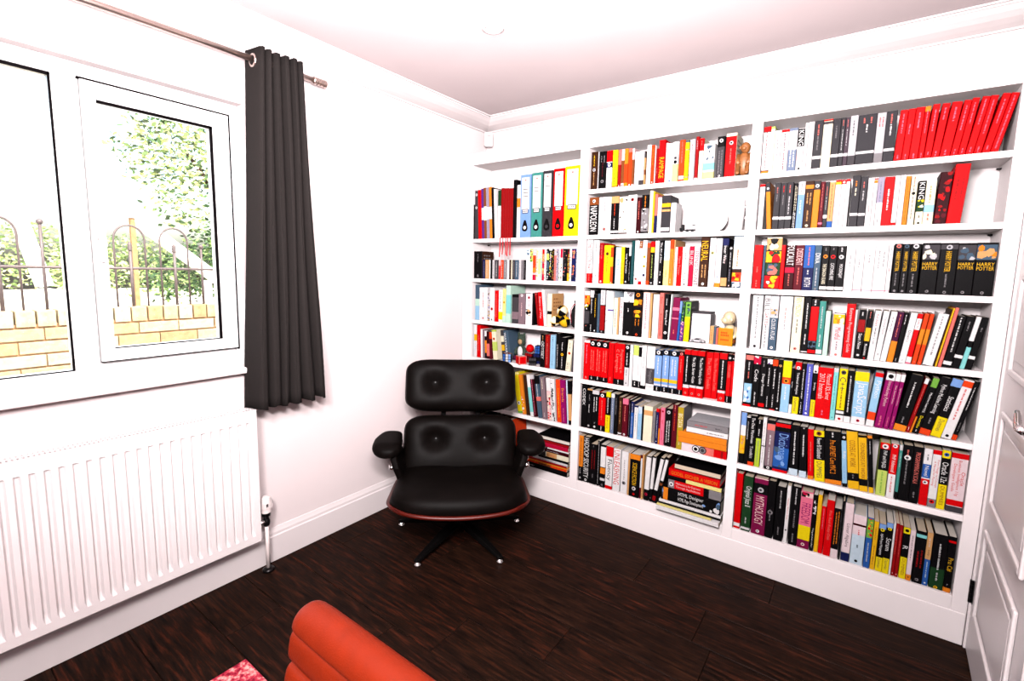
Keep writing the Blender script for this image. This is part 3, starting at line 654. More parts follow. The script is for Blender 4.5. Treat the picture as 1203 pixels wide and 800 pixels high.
2.2466 0.0286 0.240 -5.76 0.002 paperback gold -|b:black:0-.04 t:brown:.14-.78:FOUNDERS_AT_WORK b:black:.78-.9|left-leaning golden yellow paperback with brown title right of golden yellow hardback, sixth shelf, right bay
2.2788 0.0164 0.244 -5.95 0.006 paperback black -|b:orange:0-.05 s:palegrey:.1-.35 b:gold:.9-1|left-leaning black paperback with orange head right of golden yellow paperback, sixth shelf, right bay
2.3002 0.0319 0.226 0.00 0.004 hardback lime -|b:red:0-.12 b:black:.12-.52 t:white:.15-.48:PHP_and_MySQL s:green:.55-.95 o:white:.07|lime green hardback with black panel right of black paperback, sixth shelf, right bay
2.3348 0.0244 0.228 0.00 0.003 paperback white -|b:red:.0-.56 t:white:.2-.52:PHP_Advanced s:palered:.6-.9 o:white:.04|white paperback with red panel and white title left of teal paperback, sixth shelf, right bay
2.3613 0.0102 0.230 0.00 0.000 paperback teal -|b:black:.86-1 b:palegrey:0-.1 s:white:.15-.4|thin teal paperback with black foot right of white paperback, sixth shelf, right bay
2.3723 0.0328 0.232 0.00 0.003 hardback black -|s:palered:.08-.2 o:white:.22 s:grey:.25-.7|black hardback with white emblem right of teal paperback, sixth shelf, right bay
2.4057 0.0290 0.233 0.00 0.002 paperback black -|t:palered:.1-.65:PROGRAMMING_IN_SCALA s:grey:.8-.9|black paperback with salmon red title right of black hardback, sixth shelf, right bay
2.4375 0.0254 0.232 0.00 0.004 paperback white -|s:grey:.1-.22 b:blue:.27-.51 t:white:.3-.48:Novel b:red:.53-1 o:white:.59|white paperback with blue middle band right of black paperback, sixth shelf, right bay
2.4636 0.0253 0.234 0.00 0.003 paperback white -|b:red:0-.08 t:red:.1-.72:From_Design_to_Concept/A_Manual_for_Planning b:grey:.85-1 o:red:.9|white paperback with grey foot and red title right of white paperback, sixth shelf, right bay
2.4903 0.0249 0.238 0.00 0.005 paperback black -|b:yellow:0-.13 o:blue:.07 T:white:.2-.55:Oracle_12c b:yellow:.58-1 t:brown:.61-.93:DUMMIES|black paperback with yellow head and yellow foot right of white paperback, sixth shelf, right bay
2.5182 0.0481 0.236 0.00 0.004 hardback pinkwhite -|b:red:0-.09 t:red:.12-.72:Oracle/Business_Intelligence_11g/Developers_Guide b:dkgrey:.9-1 b:red:.79-.89|thick pinkish white hardback with red title right of black paperback, sixth shelf, right bay
@right|0.186|bottom shelf of the right bay
1.7730 0.0283 0.277 0.00 0.005 hardback red -|b:white:.9-.96|red hardback with white foot left of dark green hardback, bottom shelf, right bay
1.8062 0.0396 0.274 0.00 0.002 hardback dkgreen -|T:white:.18-.55:Original_Jazz_II s:palegrey:.75-.86 b:palegrey:.93-.97|thick dark green hardback with white title right of red hardback, bottom shelf, right bay
1.8511 0.0576 0.280 0.00 0.004 hardback burgundy -|b:black:.1-.28 o:silver:.21 b:palepink:.0-.02 T:palepink:.32-.82:MYTHOLOGY o:white:.94|very thick burgundy hardback with black middle band left of black hardback, bottom shelf, right bay
1.9094 0.0327 0.279 0.00 0.004 hardback black -|s:grey:.5-.7 o:grey:.55|black hardback with grey emblem and grey lettering right of burgundy hardback, bottom shelf, right bay
1.9457 0.0368 0.262 0.00 0.005 hardback black -|s:white:.08-.4 s:grey:.1-.4 s:grey:.75-.9|black hardback with white lettering and grey lettering right of black hardback, bottom shelf, right bay
1.9871 0.0145 0.276 0.00 0.002 paperback white -|t:red:.12-.68:Agile_Data_Warehouse_Design o:black:.77|white paperback with red title and black emblem right of black hardback, bottom shelf, right bay
2.0060 0.0347 0.279 0.00 0.005 hardback black -|s:palegrey:.03-.3 s:grey:.4-.7 s:grey:.8-.95|black hardback with pale grey lettering right of white paperback, bottom shelf, right bay
2.0415 0.0467 0.268 0.00 0.005 hardback pink -|p:.02-.1:palepink,black,crimson T:magenta:.2-.55:FREEDOM b:yellow:.6-.85 b:burgundy:.85-1 o:palepink:.93|thick pink hardback with yellow middle band right of black hardback, bottom shelf, right bay
2.0898 0.0154 0.263 0.00 0.004 paperback black -|p:.1-.35:black,white,white t:white:.55-.97:Taking_the_Road_to_Mars|black paperback with white title and picture right of pink hardback, bottom shelf, right bay
2.1068 0.0157 0.268 0.00 0.006 paperback gold -||golden yellow paperback right of black paperback, bottom shelf, right bay
2.1230 0.0169 0.220 0.03 0.006 paperback red -|s:pink:.05-.5|red paperback with pink lettering right of golden yellow paperback, bottom shelf, right bay
2.1415 0.0271 0.256 0.00 0.003 paperback red -|t:palered:.15-.75:Pro_Red_Ruby_Oak|red paperback with salmon red title right of red paperback, bottom shelf, right bay
2.1693 0.0258 0.227 0.00 0.003 paperback black -|S:orange:.03-.72 b:pinkwhite:.82-1|black paperback with pinkish white foot right of red paperback, bottom shelf, right bay
2.1971 0.0065 0.268 0.00 0.001 paperback black -||thin black paperback right of black paperback, bottom shelf, right bay
2.2068 0.0302 0.263 0.00 0.005 hardback slate -|b:pinkwhite:.0-.85 t:dkgrey:.35-.75:Linear_Algebra b:dkblue:.86-1|slate blue hardback with pinkish white panel right of black paperback, bottom shelf, right bay
2.2386 0.0451 0.221 0.00 0.006 hardback paleblue -|b:pinkwhite:0-.4 b:dkmaroon:.18-.22 s:palered:.3-.4 s:black:.6-.66 o:black:.93|thick pale blue hardback with pinkish white panel left of blue paperback, bottom shelf, right bay
2.2860 0.0217 0.223 0.00 0.003 paperback blue -|p:.02-.4:green,gold,red b:blue:.42-1 s:palegrey:.5-.9|blue paperback with picture right of pale blue hardback, bottom shelf, right bay
2.3096 0.0155 0.213 0.00 0.004 paperback gold -|t:brown:.12-.38:CASSANDRA s:brown:.5-.9|golden yellow paperback with brown title right of blue paperback, bottom shelf, right bay
2.3266 0.0228 0.209 0.00 0.004 paperback black -|b:skyblue:0-.1 o:yellow:.12 t:white:.2-.65:Agile_Project_Management b:yellow:.7-1 t:dkgrey:.72-.92:Dummies|black paperback with yellow foot and white title left of black paperback, bottom shelf, right bay
2.3501 0.0217 0.222 0.00 0.004 paperback black -|b:skyblue:0-.1 o:yellow:.12 T:white:.3-.55:Scrum b:yellow:.7-1 t:dkgrey:.72-.92:Dummies|black paperback with yellow foot and white title right of black paperback, bottom shelf, right bay
2.3723 0.0066 0.230 0.03 0.001 paperback white -|s:palegrey:.1-.4 s:palered:.7-.9|thin white paperback with pale grey lettering right of black paperback, bottom shelf, right bay
2.3796 0.0109 0.227 0.00 0.005 paperback darkred -|s:palered:.1-.6 o:white:.95|thin dark red paperback with white emblem right of white paperback, bottom shelf, right bay
2.3912 0.0113 0.225 0.00 0.003 paperback darkred -|s:palered:.1-.6 o:white:.95|dark red paperback with white emblem right of dark red paperback, bottom shelf, right bay
2.4044 0.0217 0.221 0.00 0.004 paperback black -|b:yellow:0-.12 o:black:.06 T:white:.33-.45:R b:yellow:.58-1 t:brown:.61-.93:DUMMIES|black paperback with yellow foot right of dark red paperback, bottom shelf, right bay
2.4268 0.0162 0.216 0.00 0.003 paperback pinkwhite -|s:dkgrey:.1-.6 b:orange:.88-1 o:black:.93|pinkish white paperback with orange foot right of black paperback, bottom shelf, right bay
2.4457 0.0318 0.220 0.00 0.004 hardback black -|b:aqua:.06-.12 S:darkred:.35-.7 o:grey:.93|black hardback with aqua middle band right of pinkish white paperback, bottom shelf, right bay
2.4783 0.0173 0.223 0.00 0.005 paperback tan -|t:dkgrey:.3-.45:Entity b:blue:.5-1 s:palegrey:.1-.28 s:paleblue:.55-.85 o:white:.95|tan paperback with blue foot right of black hardback, bottom shelf, right bay
2.4982 0.0425 0.227 0.00 0.004 hardback black -|s:white:.17-.6 s:white:.3-.65 b:dkgreen:.62-1 s:palegrey:.7-.85 o:gold:.97|thick black hardback with dark green foot right of tan paperback, bottom shelf, right bay
2.5414 0.0225 0.230 0.00 0.004 paperback black -|b:red:.07-.11 T:gold:.38-.62:Pro_C# s:grey:.85-.9 b:orange:.92-1|black paperback with golden yellow title right of black hardback, bottom shelf, right bay
@middle|1.860|top shelf of the middle bay
0.9289 0.0374 0.199 0.00 0.000 hardback dkbrown -|s:gold:.1-.4 o:silver:.48 s:tan:.55-.9|dark brown hardback with silver emblem left of pale grey paperback, top shelf, middle bay
0.9691 0.0044 0.197 0.00 0.001 paperback palegrey -||thin pale grey paperback right of dark brown hardback, top shelf, middle bay
0.9750 0.0429 0.196 0.00 0.003 hardback black -|S:grey:.1-.3 s:maroon:.3-.7 o:grey:.8|thick black hardback with grey emblem right of pale grey paperback, top shelf, middle bay
1.0186 0.0310 0.196 0.00 0.004 hardback white -|b:red:0-.3 b:dkblue:.32-.45 o:white:.38|white hardback with red head right of black hardback, top shelf, middle bay
1.0548 0.0277 0.194 0.00 0.001 paperback yellow -|s:brown:.35-.9 b:orange:.95-1|yellow paperback with orange foot and brown lettering right of white hardback, top shelf, middle bay
1.0848 0.0173 0.193 0.00 0.004 paperback darkred -|b:palered:0-.4 o:white:.96|dark red paperback with salmon red panel right of yellow paperback, top shelf, middle bay
1.1028 0.0180 0.193 0.00 0.004 paperback palepink -|b:brown:.3-.9 o:black:.96|pale pink paperback with brown panel right of dark red paperback, top shelf, middle bay
1.1215 0.0202 0.192 0.00 0.000 paperback orange -|b:redorange:.4-.9|orange paperback with red-orange panel right of pale pink paperback, top shelf, middle bay
1.1424 0.0200 0.191 0.00 0.003 paperback redorange -|b:palered:0-.1 o:white:.96|red-orange paperback with salmon red head right of orange paperback, top shelf, middle bay
1.1631 0.0125 0.189 0.00 0.001 paperback palepink -|b:brown:.3-.95|pale pink paperback with brown panel right of red-orange paperback, top shelf, middle bay
1.1793 0.0230 0.169 0.00 0.000 paperback white -|s:dkgrey:.15-.3 s:palered:.5-.65|white paperback with dark grey lettering right of pale pink paperback, top shelf, middle bay
1.2031 0.0243 0.168 0.00 0.001 paperback white -|s:dkgrey:.1-.4 b:dkgrey:.85-1|white paperback with dark grey foot right of white paperback, top shelf, middle bay
1.2288 0.0068 0.168 0.00 0.002 paperback tan -|b:dkgrey:0-.2 b:brown:.55-.7|thin tan paperback with dark grey head right of white paperback, top shelf, middle bay
1.2419 0.0216 0.194 0.00 0.001 paperback white -|s:grey:.35-.8|white paperback with grey lettering right of tan paperback, top shelf, middle bay
1.2650 0.0177 0.191 0.00 0.001 paperback redorange -|s:orange:.1-.5 o:white:.95|red-orange paperback with white emblem and orange lettering right of white paperback, top shelf, middle bay
1.2834 0.0059 0.188 0.00 0.000 paperback palepink -||thin pale pink paperback right of red-orange paperback, top shelf, middle bay
1.2903 0.0124 0.172 0.00 0.003 paperback darkred -|s:palered:.55-.7|dark red paperback with salmon red lettering right of pale pink paperback, top shelf, middle bay
1.3034 0.0310 0.210 0.00 0.002 hardback red -|T:gold:.4-.88:RAMPAGE|red hardback with golden yellow title right of dark red paperback, top shelf, middle bay
1.3372 0.0125 0.193 0.00 0.004 paperback palepink -|b:cream:.75-1|pale pink paperback with cream foot right of red hardback, top shelf, middle bay
1.3504 0.0232 0.189 0.00 0.004 paperback white -|t:bluegrey:.03-.32:FOUND o:blue:.96|white paperback with blue-grey title and blue emblem left of white paperback, top shelf, middle bay
1.3743 0.0276 0.192 0.00 0.001 paperback white -|b:lightyellow:.55-1 o:grey:.4 o:black:.5|white paperback with pale yellow foot right of white paperback, top shelf, middle bay
1.4049 0.0256 0.197 0.00 0.005 paperback redorange -|s:palered:.04-.55 b:palepink:.86-.95|red-orange paperback with pale pink middle band right of white paperback, top shelf, middle bay
1.4335 0.0184 0.191 0.00 0.000 paperback yellow -|b:slate:0-.05 b:grey:.22-.24 b:grey:.9-.92|yellow paperback with slate blue head right of red-orange paperback, top shelf, middle bay
1.4548 0.0235 0.192 0.00 0.002 paperback pinkwhite -|s:palered:.1-.4|pinkish white paperback with salmon red lettering right of yellow paperback, top shelf, middle bay
1.4820 0.0150 0.202 0.00 0.002 paperback darkred -|s:palepink:.1-.3 b:palegrey:.95-1|dark red paperback with pale grey foot right of pinkish white paperback, top shelf, middle bay
1.4992 0.0200 0.191 0.00 0.002 paperback cream -|b:red:0-.3 s:palepink:.06-.2|cream paperback with red head right of dark red paperback, top shelf, middle bay
1.5209 0.0500 0.162 0.00 0.001 hardback white -|p:.05-.5:white,slate,white b:aqua:.55-.75 b:lightyellow:.8-1|very thick white hardback with aqua middle band right of cream paperback, top shelf, middle bay
1.5799 0.0325 0.188 0.00 0.005 hardback dkgrey -|b:black:0-.25 o:white:.1 S:grey:.3-.9 o:palegrey:.95|dark grey hardback with black head right of white hardback, top shelf, middle bay
1.6187 0.0448 0.195 0.00 0.002 hardback red cream|b:cream:0-.07 o:palepink:.22 s:palered:.35-.7|thick red hardback with cream head right of dark grey hardback, top shelf, middle bay
@middle|1.614|second shelf of the middle bay
0.9275 0.0553 0.203 0.00 0.000 hardback black -|b:brown:0-.2 o:white:.1 T:white:.23-.9:NAPOLEON|very thick black hardback with brown head left of white hardback, second shelf, middle bay
0.9835 0.0724 0.201 0.00 0.004 hardback white -|s:dkgrey:.05-.4 o:palered:.85|very thick white hardback with salmon red emblem right of black hardback, second shelf, middle bay
1.0566 0.0445 0.200 0.00 0.001 hardback black -|b:tan:0-.18 s:redorange:.2-.5 s:palegrey:.58-.85 b:palegrey:.9-.96|thick black hardback with tan head right of white hardback, second shelf, middle bay
1.1032 0.0473 0.199 0.00 0.003 hardback dkbrown -|p:.02-.96:white,dkbrown,tan,cream|thick dark brown hardback with picture right of black hardback, second shelf, middle bay
1.1513 0.0486 0.200 0.00 0.002 hardback white -|o:darkred:.12 s:palegrey:.5-.9|thick white hardback with dark red emblem right of dark brown hardback, second shelf, middle bay
1.2006 0.0238 0.185 0.00 0.003 paperback dkmaroon -|s:palered:.1-.6 o:white:.95|dark maroon paperback with white emblem right of white hardback, second shelf, middle bay
1.2250 0.0388 0.196 0.00 0.006 hardback black -|s:orange:.03-.35 p:.35-.95:grey,black,silver|thick black hardback with picture and orange lettering left of cream paperback, second shelf, middle bay
1.2668 0.0172 0.214 0.00 0.005 paperback cream -||cream paperback right of black hardback, second shelf, middle bay
1.2847 0.0091 0.209 0.00 0.003 paperback gold -||thin golden yellow paperback right of cream paperback, second shelf, middle bay
1.2954 0.0139 0.195 0.00 0.005 paperback palered -|b:dkblue:.55-1|salmon red paperback with navy blue foot right of golden yellow paperback, second shelf, middle bay
1.3113 0.0190 0.177 0.00 0.004 paperback white -||white paperback right of salmon red paperback, second shelf, middle bay
1.3323 0.0441 0.184 0.00 0.002 hardback charcoal charcoal|b:gold:.21-.31 b:tan:.37-.43 b:white:.86-.95|thick charcoal hardback with golden yellow middle band right of white paperback, second shelf, middle bay
1.3798 0.0255 0.145 0.00 0.001 paperback white -||white paperback right of charcoal hardback, second shelf, middle bay
@middle|1.349|third shelf of the middle bay
0.9230 0.0319 0.239 0.00 0.004 hardback white -|T:red:.06-.7:THE_TOYOTA_WAY b:red:.77-1 s:palepink:.8-.95|white hardback with red foot and red title left of white hardback, third shelf, middle bay
0.9611 0.0345 0.236 0.00 0.003 hardback white -|s:grey:.05-.35 s:grey:.8-.87|white hardback with grey lettering right of white hardback, third shelf, middle bay
0.9972 0.0268 0.221 0.00 0.006 paperback red -|b:darkred:0-.3 s:palered:.05-.4 o:white:.95|red paperback with dark red head right of white hardback, third shelf, middle bay
1.0256 0.0384 0.208 0.00 0.006 hardback yellow -|s:brown:.3-.7 o:brown:.22|thick yellow hardback with brown emblem right of red paperback, third shelf, middle bay
1.0647 0.0151 0.206 0.00 0.004 paperback gold -|b:redorange:.05-.3 b:redorange:.55-.98 o:palepink:.96|golden yellow paperback with red-orange head right of yellow hardback, third shelf, middle bay
1.0822 0.0080 0.202 0.00 0.002 paperback black -||thin black paperback right of golden yellow paperback, third shelf, middle bay
1.0940 0.0308 0.196 0.00 0.005 hardback paleblue -|t:teal:.33-.62:REMOTE s:palegrey:.85-.95|pale blue hardback with teal title right of black paperback, third shelf, middle bay
1.1267 0.0193 0.197 0.00 0.000 paperback gold -|b:yellow:0-.4|golden yellow paperback with yellow panel right of pale blue hardback, third shelf, middle bay
1.1468 0.0225 0.195 0.00 0.001 paperback black -|t:white:.12-.75:Long_Tail_Lantern o:white:.93|black paperback with white title and white emblem left of black paperback, third shelf, middle bay
1.1708 0.0098 0.198 0.00 0.003 paperback black -|b:white:0-.24 s:palegrey:.4-.9|thin black paperback with white head right of black paperback, third shelf, middle bay
1.1825 0.0172 0.229 0.00 0.004 paperback darkteal -|s:slate:.1-.9|dark teal paperback with slate blue lettering right of black paperback, third shelf, middle bay
1.2029 0.0231 0.229 0.00 0.001 paperback white -|s:palegrey:.1-.8 o:palered:.87|white paperback with salmon red emblem right of dark teal paperback, third shelf, middle bay
1.2267 0.0160 0.226 0.00 0.004 paperback pinkwhite -|p:.0-.16:brown,tan,palepink s:greylav:.25-.8 b:red:.92-1|pinkish white paperback with picture and red foot right of white paperback, third shelf, middle bay
1.2434 0.0231 0.230 0.00 0.005 paperback white -|o:yellow:.37 o:gold:.58 o:dkblue:.78|white paperback with yellow emblem right of pinkish white paperback, third shelf, middle bay
1.2688 0.0157 0.216 0.00 0.002 paperback redorange -|b:brown:.1-.9|red-orange paperback with brown panel right of white paperback, third shelf, middle bay
1.2871 0.0203 0.223 0.00 0.003 paperback black -|b:red:0-.13 b:gold:.13-.25 s:lime:.3-.85 o:white:.95|black paperback with red head right of red-orange paperback, third shelf, middle bay
1.3112 0.0188 0.226 0.00 0.001 paperback white -|s:greylav:.3-.75 o:grey:.96|white paperback with grey emblem right of black paperback, third shelf, middle bay
1.3335 0.0194 0.226 0.00 0.002 paperback black -|t:white:.04-.5:The_Art_of_Now s:white:.68-.78 o:white:.93|black paperback with white title and white emblem right of white paperback, third shelf, middle bay
1.3572 0.0280 0.225 0.00 0.006 paperback lightyellow -|b:paleblue:0-.43 s:grey:.65-.8|pale yellow paperback with pale blue panel right of black paperback, third shelf, middle bay
1.3871 0.0178 0.230 0.00 0.002 paperback orange -|s:dkgrey:.25-.75 b:redorange:0-.2 s:cream:.85-.95|orange paperback with red-orange head right of pale yellow paperback, third shelf, middle bay
1.4060 0.0052 0.228 0.00 0.006 paperback tan -||thin tan paperback right of orange paperback, third shelf, middle bay
1.4126 0.0121 0.193 0.00 0.005 paperback white -|s:palered:.1-.9|white paperback with salmon red lettering right of tan paperback, third shelf, middle bay
1.4254 0.0236 0.194 0.00 0.004 paperback red -|t:palered:.25-.72:New_Power|red paperback with salmon red title right of white paperback, third shelf, middle bay
1.4505 0.0320 0.193 0.00 0.002 hardback white -|s:grey:.15-.45 s:grey:.65-.9 o:grey:.95|white hardback with grey emblem and grey lettering right of red paperback, third shelf, middle bay
1.4832 0.0207 0.196 0.00 0.006 paperback crimson -|T:palepink:.04-.55:BLINK|crimson paperback with pale pink title right of white hardback, third shelf, middle bay
1.5064 0.0256 0.194 0.00 0.003 paperback pinkwhite -|T:crimson:.03-.5:TIPPING T:dkgrey:.55-.97:POINT|pinkish white paperback with crimson title right of crimson paperback, third shelf, middle bay
1.5356 0.0389 0.239 0.00 0.002 hardback dkbrown -|T:gold:.08-.48:NEURAL S:tan:.55-.82 o:white:.94|thick dark brown hardback with golden yellow title left of white paperback, third shelf, middle bay
1.5781 0.0278 0.233 0.00 0.002 paperback white -|o:lightyellow:.3|white paperback with pale yellow emblem right of dark brown hardback, third shelf, middle bay
1.6067 0.0253 0.231 0.00 0.006 paperback white -|s:blue:.6-.85 b:orange:.91-1|white paperback with orange foot and blue lettering right of white paperback, third shelf, middle bay
1.6341 0.0277 0.230 0.00 0.003 paperback black -|b:dkblue:0-.14 t:white:.15-.5:Inner_Wine s:palepink:.35-.5 b:tan:.8-.97|black paperback with navy blue head right of white paperback, third shelf, middle bay
1.6643 0.0174 0.193 0.00 0.002 paperback black -|o:white:.05 s:white:.15-.5 s:greylav:.55-.85 o:palepink:.95|black paperback with white emblem right of black paperback, third shelf, middle bay
1.6838 0.0405 0.238 0.00 0.003 hardback paleblue -|b:cream:.2-.62 s:palered:.25-.6 b:dkbrown:.63-.7 p:.7-.88:redorange,gold,red p:.89-1:slate,black,white|thick pale blue hardback with cream panel right of black paperback, third shelf, middle bay
@middle|1.073|fourth shelf of the middle bay
0.9190 0.0298 0.237 0.00 0.001 paperback black -|b:white:.02-.12 p:.13-.34:orange,gold,red p:.34-.5:black,white,yellow b:dkgrey:.5-.8 s:palered:.84-.87|black paperback with dark grey middle band left of black paperback, fourth shelf, middle bay
0.9518 0.0217 0.236 0.00 0.004 paperback black -|b:palegrey:0-.17 s:white:.2-.55 s:white:.82-.97|black paperback with pale grey head right of black paperback, fourth shelf, middle bay
0.9743 0.0233 0.214 0.00 0.003 paperback black -|s:gold:.1-.6 o:white:.95|black paperback with white emblem right of black paperback, fourth shelf, middle bay
0.9997 0.0131 0.219 0.00 0.002 paperback slate -||slate blue paperback right of black paperback, fourth shelf, middle bay
1.0157 0.0265 0.240 0.00 0.005 paperback black -|b:palegrey:.0-.34 s:grey:.03-.3 b:darkred:.36-.93 o:grey:.96|black paperback with pale grey head right of slate blue paperback, fourth shelf, middle bay
1.0488 0.0137 0.238 0.00 0.005 paperback white -|s:black:.02-.22 o:grey:.7|white paperback with grey emblem and black lettering right of black paperback, fourth shelf, middle bay
1.0632 0.0321 0.234 0.00 0.000 hardback paleblue -|b:white:0-.4 b:purple:.42-.45|pale blue hardback with white panel right of white paperback, fourth shelf, middle bay
1.0965 0.0234 0.201 0.00 0.003 paperback cream -|s:grey:.3-.8|cream paperback with grey lettering right of pale blue hardback, fourth shelf, middle bay
1.1214 0.0071 0.204 0.00 0.002 paperback tan -||thin tan paperback right of cream paperback, fourth shelf, middle bay
1.1306 0.0196 0.205 0.00 0.006 paperback white -|T:crimson:.02-.55:YOUR_BEST s:grey:.6-.95|white paperback with crimson title and grey lettering right of tan paperback, fourth shelf, middle bay
1.1517 0.0578 0.238 0.00 0.005 hardback black -|p:.01-.24:white,grey,white s:white:.38-.45 o:white:.93|very thick black hardback with picture right of white paperback, fourth shelf, middle bay
1.2102 0.0469 0.236 0.00 0.001 hardback black -|o:orange:.06 p:.16-.32:dkbrown,orange,gold p:.4-.56:dkbrown,gold,orange S:orange:.6-.75 o:redorange:.95|thick black hardback with picture and orange emblem right of black hardback, fourth shelf, middle bay
1.2619 0.0358 0.238 0.00 0.002 hardback pinkwhite -|s:palered:.03-.8 b:tan:.0-.01|pinkish white hardback with salmon red lettering right of black hardback, fourth shelf, middle bay
1.3004 0.0093 0.234 0.00 0.001 paperback tan -||thin tan paperback right of pinkish white hardback, fourth shelf, middle bay
1.3144 0.0310 0.229 0.00 0.006 hardback white -||white hardback right of tan paperback, fourth shelf, middle bay
1.3492 0.0208 0.238 0.00 0.002 paperback palered -|t:dkmaroon:.02-.3:Dare t:black:.45-.93:RULES_OF_POWER|salmon red paperback with dark maroon title right of white hardback, fourth shelf, middle bay
1.3736 0.0243 0.234 0.00 0.004 paperback black -|s:palegrey:.1-.25 t:white:.28-.75:Barking_Bad o:white:.85|black paperback with white title and white emblem left of white paperback, fourth shelf, middle bay
1.3997 0.0068 0.233 1.62 0.003 paperback white -||thin white paperback right of black paperback, fourth shelf, middle bay
1.4095 0.0343 0.217 2.47 0.004 hardback burgundy -|b:pink:.23-.3 b:pink:.47-.5 s:palered:.75-.85|burgundy hardback with pink middle band right of white paperback, fourth shelf, middle bay
1.4446 0.0108 0.201 2.44 0.004 paperback blue -|b:skyblue:0-.3|thin blue paperback with sky blue head right of burgundy hardback, fourth shelf, middle bay
1.4584 0.0168 0.199 1.76 0.004 paperback dkgreen -|p:.0-.5:dkgreen,slate,green p:.5-1:purple,palepink,pink|dark green paperback with picture right of blue paperback, fourth shelf, middle bay
1.4790 0.0257 0.202 0.85 0.001 paperback green black|b:dkgreen:0-.02 p:.02-.36:green,slate,dkgreen p:.38-1:yellow,gold,yellow|green paperback with picture right of dark green paperback, fourth shelf, middle bay
@middle|0.797|fifth shelf of the middle bay
0.9253 0.0362 0.228 0.00 0.005 hardback red -|b:white:0-.06 s:pink:.12-.6 o:palered:.94|red hardback with white head left of red hardback, fifth shelf, middle bay
0.9632 0.0361 0.232 0.00 0.002 hardback red -|b:black:0-.16 o:white:.08 S:palered:.2-.75 b:black:.88-1 s:white:.89-.98|leftmost red hardback with black head, fifth shelf, middle bay
0.9999 0.0365 0.231 0.00 0.003 hardback red -|b:black:0-.16 o:white:.08 S:palered:.2-.75 b:black:.88-1 s:white:.89-.98|rightmost red hardback with black head, fifth shelf, middle bay
1.0371 0.0393 0.230 0.00 0.002 hardback red -|b:black:0-.16 o:white:.08 S:palered:.2-.75 b:black:.88-1 s:white:.89-.98|thick red hardback with black head right of red hardback, fifth shelf, middle bay
1.0800 0.0300 0.228 0.00 0.002 paperback red -|s:darkred:.05-.3 s:palered:.85-.92|red paperback with dark red lettering right of red hardback, fifth shelf, middle bay
1.1130 0.0589 0.229 0.00 0.003 hardback red -|t:palered:.14-.7:Programming_in/C_Languages b:black:.86-1 s:white:.88-.98|very thick red hardback with black foot right of red paperback, fifth shelf, middle bay
1.1750 0.0260 0.229 0.00 0.003 paperback palegrey -|b:black:0-.55 o:white:.07 s:white:.2-.5 s:grey:.6-.75 o:grey:.93|pale grey paperback with black panel right of red hardback, fifth shelf, middle bay
1.2039 0.0157 0.230 0.00 0.002 paperback white -||white paperback right of pale grey paperback, fifth shelf, middle bay
1.2221 0.0290 0.230 0.00 0.004 paperback white -|b:lime:0-.24 b:black:.83-1 s:white:.86-.97|white paperback with lime green head right of white paperback, fifth shelf, middle bay
1.2518 0.0162 0.227 0.00 0.004 paperback white -|b:black:.02-.25 b:black:.84-1 s:white:.86-.97|white paperback with black head and black foot right of white paperback, fifth shelf, middle bay
1.2701 0.0249 0.233 0.00 0.000 paperback white -|s:palegrey:.25-.55 b:black:.92-1|white paperback with black foot right of white paperback, fifth shelf, middle bay
1.2978 0.0426 0.232 0.00 0.002 hardback white -|b:dkgrey:.5-.86 t:palegrey:.53-.83:MongoDB b:grey:.92-.93|thick white hardback with dark grey middle band right of white paperback, fifth shelf, middle bay
1.3410 0.0360 0.218 0.03 0.003 hardback skyblue -|b:black:0-.13 o:white:.06 s:white:.18-.6 b:gold:.68-.76 b:palegrey:.82-.86 b:black:.87-1 s:white:.89-.98|sky blue hardback with black head right of white hardback, fifth shelf, middle bay
1.3810 0.0334 0.223 0.00 0.005 hardback skyblue -|b:black:0-.13 o:white:.06 s:white:.18-.6 b:gold:.68-.76 b:palegrey:.82-.86 b:black:.87-1 s:white:.89-.98|sky blue hardback with black head right of sky blue hardback, fifth shelf, middle bay
1.4188 0.0411 0.222 0.00 0.005 hardback skyblue -|b:black:0-.13 o:white:.06 S:white:.18-.6 b:gold:.68-.76 b:palegrey:.82-.86 b:black:.87-1 s:white:.89-.98|thick sky blue hardback with black head right of sky blue hardback, fifth shelf, middle bay
1.4643 0.0239 0.225 0.00 0.003 paperback red -|b:black:0-.1 o:palered:.06 s:palered:.18-.5 b:black:.88-1 s:white:.89-.98|red paperback with black head right of sky blue hardback, fifth shelf, middle bay
1.4916 0.0294 0.237 0.00 0.000 paperback red -|b:black:.1-.75 s:white:.14-.68 b:palegrey:.75-.82 o:palered:.93|red paperback with black panel right of red paperback, fifth shelf, middle bay
1.5222 0.0312 0.236 0.00 0.005 hardback red -|b:black:.1-.75 t:white:.14-.7:The_SQL_Server_Guide b:palegrey:.75-.8 o:palered:.93|red hardback with black panel and white title right of red paperback, fifth shelf, middle bay
1.5550 0.0341 0.236 0.00 0.003 hardback red -|b:black:.1-.75 t:white:.14-.7:The_Data_Modeling_Guide b:palegrey:.75-.8 o:palered:.93|red hardback with black panel and white title right of red hardback, fifth shelf, middle bay
1.5896 0.0314 0.231 0.02 0.033 hardback red -|t:palered:.12-.8:The_MDX_Toolkit|red hardback with salmon red title right of red hardback, fifth shelf, middle bay
1.6217 0.0261 0.233 0.00 0.034 paperback red -|t:palered:.12-.82:The_Data_Warehouse_Toolkit|red paperback with salmon red title right of red hardback, fifth shelf, middle bay
1.6569 0.0345 0.238 0.00 0.004 hardback red -|b:black:.12-.76 s:white:.15-.72 b:palegrey:.77-.82 o:palered:.93|red hardback with black panel left of red paperback, fifth shelf, middle bay
1.6941 0.0185 0.238 0.00 0.003 paperback red -|b:black:0-.15 o:white:.08 S:palered:.2-.5 b:black:.86-1 s:white:.88-.98|red paperback with black head and black foot right of red hardback, fifth shelf, middle bay
